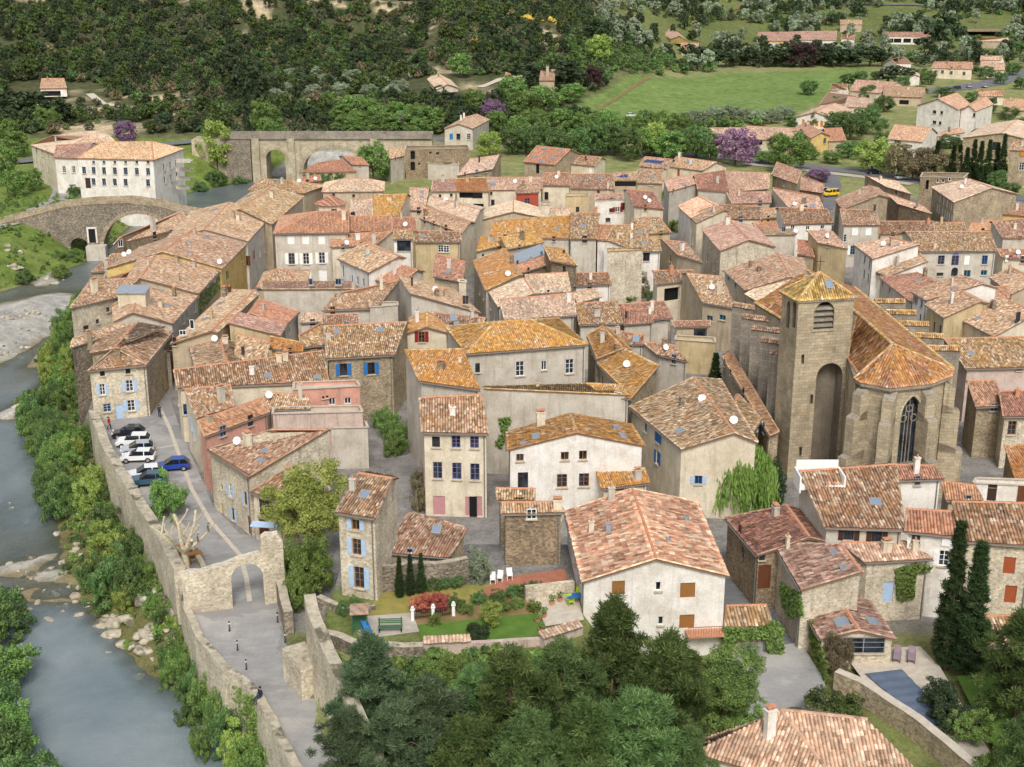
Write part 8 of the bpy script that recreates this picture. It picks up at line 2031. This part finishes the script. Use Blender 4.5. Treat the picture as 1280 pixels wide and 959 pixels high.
# ------------------------------------------------------------------ people
plain('skin', S_(206, 160, 132), .7); plain('navy', S_(36, 44, 66), .9); plain('jacket', S_(52, 56, 66), .9); plain('redcloth', S_(176, 40, 44), .9); plain('hair', S_(50, 36, 28), .8)
def person(p, rz, lab, pose, top, legs):
    J = {'pel': (0, 0, .95), 'waist': (0, 0, 1.12), 'chest': (0, 0, 1.34), 'neck': (0, 0, 1.48), 'head': (0, -.02, 1.6), 'crown': (0, 0, 1.7)}
    R_ = {'pel': .14, 'waist': .13, 'chest': .16, 'neck': .06, 'head': .095, 'crown': .07}
    E = [('pel', 'waist'), ('waist', 'chest'), ('chest', 'neck'), ('neck', 'head'), ('head', 'crown')]
    for s_, nm in ((-1, 'l'), (1, 'r')):
        if pose == 'walk': pts = [('hip', (s_ * .1, 0, .88), .11), ('knee', (s_ * .11, -.12 * s_, .5), .075), ('ank', (s_ * .11, .06 - .18 * s_, .09), .05), ('toe', (s_ * .12, -.12 - .18 * s_, .04), .045)]
        else: pts = [('hip', (s_ * .1, -.05, .88), .12), ('knee', (s_ * .13, -.46, .86), .08), ('ank', (s_ * .13, -.5, .46), .05), ('toe', (s_ * .14, -.68, .41), .045)]
        arm = [('sho', (s_ * .19, 0, 1.4), .07), ('elb', (s_ * .25, .03, 1.14), .05), ('wri', (s_ * .22, -.16, .95), .036), ('fin', (s_ * .21, -.22, .87), .03)]
        for chain, root_ in ((pts, 'pel'), (arm, 'chest')):
            prev = root_
            for k, co, r in chain: J[nm + k] = co; R_[nm + k] = r; E.append((prev, nm + k)); prev = nm + k
    ks = list(J); me = bpy.data.meshes.new('body'); me.from_pydata([J[k] for k in ks], [(ks.index(a), ks.index(b)) for a, b in E], [])
    o = bpy.data.objects.new('body', me); COL.objects.link(o)
    o.modifiers.new('skin', 'SKIN'); sm = o.modifiers.new('sub', 'SUBSURF'); sm.levels = 1; sm.render_levels = 1
    for i, k in enumerate(ks): v = me.skin_vertices[0].data[i]; v.radius = (R_[k], R_[k]); v.use_root = k == 'pel'
    bpy.context.view_layer.update()
    m2 = bpy.data.meshes.new_from_object(o.evaluated_get(bpy.context.evaluated_depsgraph_get())); o.modifiers.clear(); o.data = m2
    for m in ('skin', top, legs): m2.materials.append(M[m])
    for f in m2.polygons:
        z, x = f.center.z, abs(f.center.x); f.use_smooth = True
        f.material_index = 0 if z > 1.5 or (x > .17 and z < .97 and pose == 'walk') else (2 if z < .97 else 1)
    root = thing('person', lab, 'person', p, rz); o.parent = root
    h = MB(); h.lathe((0, .015, 1.58), [(.1, 0), (.112, .07), (.085, .14), (.01, .17)], 10); h.build('hair', M['hair'], root, True)
    return root
person(P(200, 522, .02), rad(15), 'person in dark clothes walking up the old street', 'walk', 'jacket', 'navy')
pp = P(326, 880, .02); person((pp.x, pp.y, -.12), rad(-40), 'person in dark clothes sitting on the parapet of the lower road', 'sit', 'navy', 'jacket')
person(P(137, 537, .02), rad(80), 'person in red standing beside the black car', 'walk', 'redcloth', 'navy')
# ------------------------------------------------------------------ street and garden furniture
for px, py in ((287, 789), (297, 813), (308, 837), (347, 778), (356.5, 803)):
    b = thing('bollard', 'dark iron bollard standing on the lower road', 'bollard', P(px, py, .02), 0, 'bollards on the lower road')
    mb = MB(); mb.lathe((0, 0, 0), [(.1, 0), (.1, .08), (.06, .1), (.055, .85), (.07, .88), (.065, .98), (.01, 1.02)], 10); mb.build('post', M['metal_dark'], b)
    mb = MB(); mb.lathe((0, 0, .7), [(.06, 0), (.068, .02), (.068, .1), (.06, .12)], 10); mb.build('band', M['p_white'], b)
pt_ = thing('plane_tree', 'leafless pollarded plane tree with pale knobbly branches', 'tree', P(234, 722, 0)); pt_.scale = (1.2, 1.2, 1.1)
mb = MB(); mb.tube([(0, 0, -.3), (.05, 0, 1.4), (-.1, 0, 2.6)], [.3, .24, .24], 9); mb.build('trunk', M['bark_pale'], pt_, True)
for i, (a, l, u) in enumerate(((0.2, 2.4, 2.4), (1.2, 1.8, 3.0), (2.2, 1.9, 2.7), (3.1, 2.6, 2.2), (4.2, 2.0, 2.4), (5.2, 2.4, 2.0))):
    ca_, sa_ = math.cos(a), math.sin(a); mb = MB()
    q = [Vector((-.1, 0, 2.4)), Vector((ca_ * l * .45, sa_ * l * .45, 2.6 + u * .3)), Vector((ca_ * l * .75 + .15, sa_ * l * .75, 2.6 + u * .7)), Vector((ca_ * l, sa_ * l + .1, 2.6 + u))]
    mb.tube(q, [.18, .12, .11, .13], 7)
    for j in (1, 2): mb.tube([q[j], q[j] + Vector((sa_ * .7, -ca_ * .7, .8)), q[j] + Vector((sa_ * .8 + .1, -ca_ * .8, 1.3))], [.09, .07, .1], 6)
    mb.build('branch', M['bark_pale'], pt_, True)
bt_ = wall_strip('planter_wall', [P(216, 648, 0), P(232, 672, 0), P(248, 700, 0), P(258, 722, 0)], -.1, .7, .5, M['stone_light'], 'low stone planter wall between the street and the plane tree', capm=M['rock'], rough=.1)
for px, py in ((243, 700), (229, 690)):
    tb = thing('picnic_table', 'wooden table under the pollarded plane tree', 'table', P(px, py, .02), .5, 'tables under the plane tree')
    mb = MB(); mb.box((-.8, -.4, .7), (.8, .4, .76)); mb.build('table_top', M['p_wood'], tb)
    for s_ in (-.6, .6): mb = MB(); mb.box((s_ - .05, -.35, 0), (s_ + .05, .35, .7)); mb.build('leg', M['p_wood'], tb)
    for s_ in (-.75, .75): mb = MB(); mb.box((-.8, s_ - .15, .4), (.8, s_ + .15, .45)); mb.box((-.6, s_ - .1, 0), (-.5, s_ + .1, .4)); mb.box((.5, s_ - .1, 0), (.6, s_ + .1, .4)); mb.build('bench', M['p_wood'], tb)
for px, py, m, lab, g in [(x, y, 'p_white', 'white plastic garden chair on the red terrace', 'white plastic chairs') for x, y in ((616, 729), (625, 727), (637, 724))] + [(x, y, 'lf_lime', 'lime green chair at the blue table', 'lime chairs at the blue table') for x, y in ((713, 757), (723, 748))]:
    if m == 'lf_lime' and 'p_lime' not in M: plain('p_lime', S_(176, 200, 50), .5)
    ch = thing('garden_chair', lab, 'chair', P(px, py, zg + .08), random.uniform(-.5, .5), g); m = 'p_lime' if m == 'lf_lime' else m
    mb = MB(); mb.box((-.25, -.25, .4), (.25, .25, .45)); mb.build('seat', M[m], ch)
    mb = MB(); mb.obox((-.25, .22, .45), (.5, 0, 0), (0, .05, 0), (0, .12, .5)); mb.build('backrest', M[m], ch)
    for a in (-.22, .22):
        for b in (-.22, .22): mb = MB(); mb.box((a - .025, b - .025, 0), (a + .025, b + .025, .4)); mb.build('leg', M[m], ch)
        mb = MB(); mb.box((a - .03, -.25, .62), (a + .03, .25, .66)); mb.box((a - .025, -.24, .45), (a + .025, -.2, .62)); mb.build('armrest', M[m], ch)
tb = thing('garden_table', 'blue garden table on the gravel terrace', 'table', P(718, 754, zg + .08), .1)
mb = MB(); mb.box((-.7, -.45, .7), (.7, .45, .75)); mb.build('table_top', M['p_blue'], tb)
for a in (-.6, .6):
    for b in (-.36, .36): mb = MB(); mb.box((a - .03, b - .03, 0), (a + .03, b + .03, .7)); mb.build('leg', M['p_grey'], tb)
for px, py in ((1121, 822), (1139, 823)):
    lo_ = thing('sun_lounger', 'brown slatted sun lounger on the pale pool terrace', 'sun lounger', P(px, py, .62), rad(-18), 'sun loungers by the pool')
    mb = MB(); mb.box((-.33, -1.0, .28), (-.28, .9, .34)); mb.box((.28, -1.0, .28), (.33, .9, .34)); mb.build('frame', M['p_darkwood'], lo_)
    for i in range(9): mb = MB(); mb.box((-.3, -.98 + i * .14, .34), (.3, -.87 + i * .14, .37)); mb.build('slat', M['p_mauve'], lo_)
    for i in range(5): mb = MB(); mb.obox((-.3, .3 + i * .12, .36 + i * .075), (.6, 0, 0), (0, .1, .06), (0, -.015, .025)); mb.build('slat', M['p_mauve'], lo_)
    for a in (-.28, .28):
        for b in (-.85, .75): mb = MB(); mb.box((a - .03, b - .03, 0), (a + .03, b + .03, .28)); mb.build('leg', M['p_darkwood'], lo_)
ph = thing('playhouse', 'little green wooden playhouse with a tiled roof in the garden', 'playhouse', P(450, 790, zg + .05), .1)
for a in (-.6, .6):
    for b in (-.4, .4): mb = MB(); mb.box((a - .05, b - .05, 0), (a + .05, b + .05, 1.9)); mb.build('post', M['p_green'], ph)
mb = MB(); mb.obox((-.75, -.6, 1.85), (1.5, 0, 0), (0, 1.2, .35), (0, 0, .08)); mb.build('roof', M['tile_pale'], ph)
mb = MB(); mb.box((-.6, .36, 0), (.6, .42, 1.6)); mb.build('back_panel', M['p_green'], ph)
sl_ = thing('slide', 'bright blue plastic childrens slide beside the playhouse', 'slide', P(458, 794, zg + .05), .5)
mb = MB(); mb.obox((-.25, .5, 1.0), (.5, 0, 0), (0, -1.5, -.9), (0, 0, .06)); mb.build('chute', M['p_blue'], sl_)
for a in (-.27, .25): mb = MB(); mb.obox((a, .5, 1.0), (.04, 0, 0), (0, -1.5, -.9), (0, 0, .2)); mb.build('side_rail', M['p_blue'], sl_)
mb = MB(); mb.box((-.25, .45, 0), (-.19, .55, 1.1)); mb.box((.19, .45, 0), (.25, .55, 1.1)); mb.box((-.19, .47, .3), (.19, .53, .36)); mb.box((-.19, .47, .65), (.19, .53, .71)); mb.build('ladder', M['p_blue'], sl_)
bn = thing('garden_bench', 'green slatted bench in the play yard', 'bench', P(488, 789, zg + .05), .05)
for i in range(4): mb = MB(); mb.box((-1.0, -.3 + i * .13, .42), (1.0, -.2 + i * .13, .46)); mb.build('slat', M['p_green'], bn)
for i in range(3): mb = MB(); mb.box((-1.0, .25, .6 + i * .16), (1.0, .28, .7 + i * .16)); mb.build('slat', M['p_green'], bn)
for a in (-.9, .9): mb = MB(); mb.box((a - .04, -.3, 0), (a + .04, .3, .42)); mb.box((a - .04, .28, .42), (a + .04, .33, 1.1)); mb.build('leg', M['p_dark'], bn)
bl_ = thing('balustrade', 'garden balustrade of white pillars and dark iron railings', 'railing', (0, 0, 0))
B0, B1 = P(516, 776, zg), P(567, 770, zg); e_ = (B1 - B0)
for t in (0, .5, 1):
    q0 = B0 + e_ * t; mb = MB(); mb.box((q0.x - .13, q0.y - .13, zg), (q0.x + .13, q0.y + .13, zg + 1.0)); mb.box((q0.x - .18, q0.y - .18, zg + 1.0), (q0.x + .18, q0.y + .18, zg + 1.07)); mb.lathe((q0.x, q0.y, zg + 1.07), [(.07, 0), (.15, .14), (.09, .26), (.02, .3)], 10); mb.build('pillar', M['p_white'], bl_)
for z_ in (.25, .85): mb = MB(); mb.obox(B0 + Vector((0, 0, z_)), e_, (0, .05, 0), (0, 0, .05)); mb.build('rail', M['p_dark'], bl_)
for i in range(1, 22):
    q0 = B0 + e_ * (i / 22); mb = MB(); mb.tube([(q0.x, q0.y + .025, zg + .1), (q0.x, q0.y + .025, zg + .95)], [.022, .022], 5); mb.build('bar', M['p_dark'], bl_)
for px, py in ((672, 778), (680, 772), (672, 764), (690, 756), (700, 752), (705, 744), (676, 790)):
    po = thing('flower_pot', 'terracotta pot plant at the edge of the gravel terrace', 'pot', P(px, py, zg + .08), 0, 'pots on the gravel terrace')
    mb = MB(); mb.lathe((0, 0, 0), [(.16, 0), (.24, .36), (.26, .4), (.2, .38)], 10); mb.build('pot', M['terracotta'], po)
    V_, Q_, T_ = leafcloud(np.array([(0, 0, .6), (.12, .1, .7), (-.1, .05, .75)]), .24, 30, .09, RNG); link('plant', mesh_fast('plant', V_, Q_, [M['lf_green']], tint=T_), po)
fl = thing('flag', 'blue white red flag beside the school hall door', 'flag', PT(1117, 186) + Vector((0, -3.2, 0)))
mb = MB(); mb.tube([(0, 0, 0), (0, 0, 5.6)], [.05, .04], 6); mb.build('pole', M['p_white'], fl)
for i, m in enumerate(('p_blue', 'p_white', 'p_red')): mb = MB(); mb.box((.04 + i * .55, -.02, 4.2), (.58 + i * .55, .02, 5.5)); mb.build('stripe', M[m], fl)
# extra parts of houses
def add_part(txt, name, px, py, z, a, b, m):
    h = house_of(txt); p = P(px, py, z); mb = MB(); mb.box(a, b); o = mb.build(name, M[m], h['o']); o.location = p - h['off']; return o
h = house_of('roof terrace cut'); n_ = None
f = h['faces'][0]; n_ = (f[1] - f[0]).cross(f[2] - f[0]).normalized(); hp = plane_hit(1024, 602, f[0], n_) - h['off']
for nm, a, b in (('terrace_wall', (-2, 1.2, -.4), (2, 1.35, 1.7)), ('terrace_wall', (-2.15, -1.4, -.6), (-2.0, 1.35, 1.0)), ('terrace_wall', (2.0, -1.4, -.6), (2.15, 1.35, 1.0)), ('terrace_floor', (-2, -1.4, -.3), (2, 1.2, .1))):
    mb = MB(); mb.box(a, b); o = mb.build(nm, M['p_white'], h['o']); o.location = hp
h = house_of('striped hipped roof above'); f = h['faces'][0]; n_ = (f[1] - f[0]).cross(f[2] - f[0]).normalized(); hp = plane_hit(118, 452, f[0], n_) - h['off']
h = house_of('tall rubble stone house'); hp = P(167, 372, 10.2) - h['off']
mb = MB(); mb.box((-2, -1, -2.5), (2, 1.6, .9)); o = mb.build('dormer', M['pl_cream'], h['o']); o.location = hp
mb = MB(); mb.obox((-2.2, -1.3, .9), (4.4, 0, 0), (0, 3.0, .5), (0, 0, .1)); o = mb.build('dormer_roof', M['zinc'], h['o']); o.location = hp
h = house_of('small shop house'); hp = P(333, 652, 2.6) - h['off']
mb = MB(); mb.obox((-1.4, .1, 0), (2.8, -.5, 0), (-.2, -.7, -.3), (0, 0, .05)); o = mb.build('awning', M['p_lightblue'], h['o']); o.location = hp
ld = thing('laundry', 'coloured washing hanging on a line under the roof terrace', 'laundry', P(1256, 328, 5.2))
mb = MB(); mb.tube([(-.2, 0, 1.3), (3.6, 0, 1.3)], [.015, .015], 4); mb.build('line', M['p_grey'], ld)
for i, m in enumerate(('p_white', 'p_red', 'p_pink', 'p_lightblue', 'p_white')): mb = MB(); mb.box((i * .7, -.02, .1 + .2 * (i % 2)), (i * .7 + .55, .02, 1.3)); mb.build('cloth', M[m], ld)
h = house_of('big cream house'); A_, B_ = h['corners'][0], h['corners'][1]; e_ = (B_ - A_).normalized(); n_ = Vector((e_.y, -e_.x, 0))
q0 = A_ + e_ * ((B_ - A_).length * .72); q0.z = 2.4; q0 = q0 - h['off']
mb = MB(); mb.obox(q0 - n_ * .3, e_ * ((B_ - A_).length * .25), n_ * 1.3, Vector((0, 0, .18))); mb.build('balcony', M['terracotta'], h['o'])
mb = MB()
for i in range(15): r_ = q0 + n_ * .95 + e_ * ((B_ - A_).length * .25 * i / 14); mb.tube([r_ + Vector((0, 0, .18)), r_ + Vector((0, 0, 1.0))], [.018, .018], 4)
mb.obox(q0 + n_ * .93 + Vector((0, 0, .98)), e_ * ((B_ - A_).length * .25), n_ * .05, Vector((0, 0, .05))); mb.build('balcony_rail', M['rust_iron'], h['o'])
h = house_of('long white mill house')
for i in range(4):
    p = P(230, 203 + i * 11, 9 - i * 2.6) - h['off']; mb = MB(); mb.box((-1.8, -.8, 0), (1.8, 3, .25)); mb.box((-1.8, -.8, .25), (1.8, -.7, 1.0)); o = mb.build('balcony', M['concrete'], h['o']); o.location = p
# ------------------------------------------------------------------ river stones and foam
def lump(rng, r):
    bm = bmesh.new(); bmesh.ops.create_icosphere(bm, subdivisions=2, radius=1)
    k = rng.random(9) * 6.28; sc = np.array([r * rng.uniform(.8, 1.5), r * rng.uniform(.7, 1.2), r * rng.uniform(.4, .75)])
    V = []
    for v in bm.verts:
        c2 = v.co; n = 1 + .16 * math.sin(3 * c2.x + k[0] + 2 * c2.y) + .14 * math.sin(4 * c2.z + k[1] + 2 * c2.x) + .1 * math.sin(6 * c2.y + k[2])
        V.append(np.array(c2) * n * sc)
    Fq = [[v.index for v in f.verts] for f in bm.faces]; bm.free(); return np.array(V), Fq
rng = np.random.default_rng(8); V, FF = [], []
spots = [(px, py, n, s0) for px, py, n, s0 in ((185, 790, 26, .8), (205, 812, 12, .7), (160, 783, 8, .9), (30, 745, 14, .6), (70, 752, 16, .6), (110, 748, 8, .5), (140, 762, 10, .7), (20, 715, 10, .5), (30, 410, 26, .5), (40, 508, 16, .4), (15, 440, 16, .5), (70, 352, 6, 1.0), (25, 345, 6, 1.0), (5, 640, 8, .5), (100, 690, 10, .5))]
for px, py, n, s0 in spots:
    c0 = P(px, py, ZW)
    for i in range(n):
        x, y = c0.x + rng.normal(0, 1.6), c0.y + rng.normal(0, 3.0); a, b = lump(rng, s0 * rng.uniform(.35, 1.1)); an = rng.random() * 6.28
        a = np.stack([a[:, 0] * math.cos(an) - a[:, 1] * math.sin(an), a[:, 0] * math.sin(an) + a[:, 1] * math.cos(an), a[:, 2]], 1)
        k0 = sum(len(v) for v in V) if False else (V[-1][1] if V else 0)
        z_ = max(hz(x, y), ZW - .25); V.append((a + np.array([x, y, z_]), k0 + len(a))); FF += [[i2 + k0 for i2 in f] for f in b]
me = mesh_fast('river_rocks', np.concatenate([v for v, k in V]), FF, [M['rock']], smooth=True)
tag(link('river_rocks', me), 'pale rocks and boulders in the river bed', 'rocks', kind='stuff')
mb = MB()
for i in range(60):
    p = P(138 + rng.normal(0, 16), 758 + rng.normal(0, 2.2), ZW + .03); l, w_ = rng.uniform(.3, 1.3), rng.uniform(.04, .16); a = rng.normal(0.1, .3); u_, v_ = Vector((math.cos(a), math.sin(a), 0)) * l, Vector((-math.sin(a), math.cos(a), 0)) * w_
    mb.poly([p - u_, p - v_ + u_ * .2, p + u_, p + v_ - u_ * .1])
tag(mb.build('foam', M['p_white']), 'white foam of the small rapids', 'foam', kind='stuff')
# ------------------------------------------------------------------ labels for the remaining houses: look first, then place
WN = dict(pl_white='white', pl_cream='cream', pl_grey='grey', pl_ochre='ochre', pl_pink='pink', pl_red='red', pl_yellow='yellowish', pl_tan='tan', pl_rose='weathered', concrete='grey plastered', stone='stone', stone_brown='brown stone', stone_light='pale stone', stone_grey='grey stone')
RN = dict(tile_old='mottled tile', tile_brown='brown striped tile', tile_lichen='orange-spotted tile', tile_orange='orange tile', tile_pale='pale pink tile', tile_pink='pinkish tile', tile_red='dark red tile', tile_new='bright orange tile', tile_gold='golden lichened tile', zinc='metal')
ZN = {RV: ('by the river', 'the old bridge', (-85, 293)), MS: ('on the old street', 'the town gate', (-22, 113)), MV: ('mid-village', 'the church tower', (33, 145)), CB: ('in the back rows', 'the church tower', (33, 145)), BR: ('near the ring road', 'the church tower', (33, 145)),
      RC: ('beside the nave', 'the church tower', (33, 145)), FB: ('beyond the green field', 'the copper tree', (150, 640)), RE: ('among the modern houses', 'the school hall', (122, 405)), HL: ('on the wooded hillside', 'the road bridge', (-50, 400)), AB: ('across the river', 'the old bridge', (-85, 293))}
ORD = ['nearest', 'second nearest', 'third nearest', 'fourth nearest', 'fifth nearest', 'sixth nearest', 'seventh nearest', 'eighth nearest', 'ninth nearest']
NUM = {1: 'one', 2: 'two', 3: 'three', 4: 'four'}
todo = {}
for h in HOUSES:
    if h['lab']: continue
    sh = [i[6] for i in h['items'] if len(i) > 6 and i[6]]
    ft = []
    if h['cnt']['k']: ft.append(NUM.get(h['cnt']['k'], 'many') + ' skylight' + ('s' if h['cnt']['k'] > 1 else ''))
    elif h['cnt']['q']: ft.append('a dish')
    elif sh: ft.append(sh[0] + ' shutters')
    elif h['cnt']['c']: ft.append(NUM.get(h['cnt']['c'], 'several') + ' chimney' + ('s' if h['cnt']['c'] > 1 else ''))
    zn = ZN.get(h['zone'], (h['zone'], 'the church tower', (33, 145)))
    kind = {'F': 'flat roofed annex'}.get(h['typ'], 'house')
    base = '%s %s, %s roof%s, %s' % (WN.get(h['wall'], 'plain'), kind, RN.get(h['roof'], 'tile').replace(' tile', ''), (', ' + ft[0]) if ft else '', zn[0]) if h['typ'] != 'F' else '%s flat roofed annex %s' % (WN.get(h['wall'], 'plain'), zn[0])
    todo.setdefault(base, []).append((h, zn))
for base, L in todo.items():
    if len(L) == 1: L[0][0]['o']['label'] = base; continue
    L.sort(key=lambda e: (e[0]['c'].x - e[1][2][0]) ** 2 + (e[0]['c'].y - e[1][2][1]) ** 2)
    for i, (h, zn) in enumerate(L): h['o']['label'] = base + ', ' + ORD[min(i, 8)] + ' ' + zn[1]
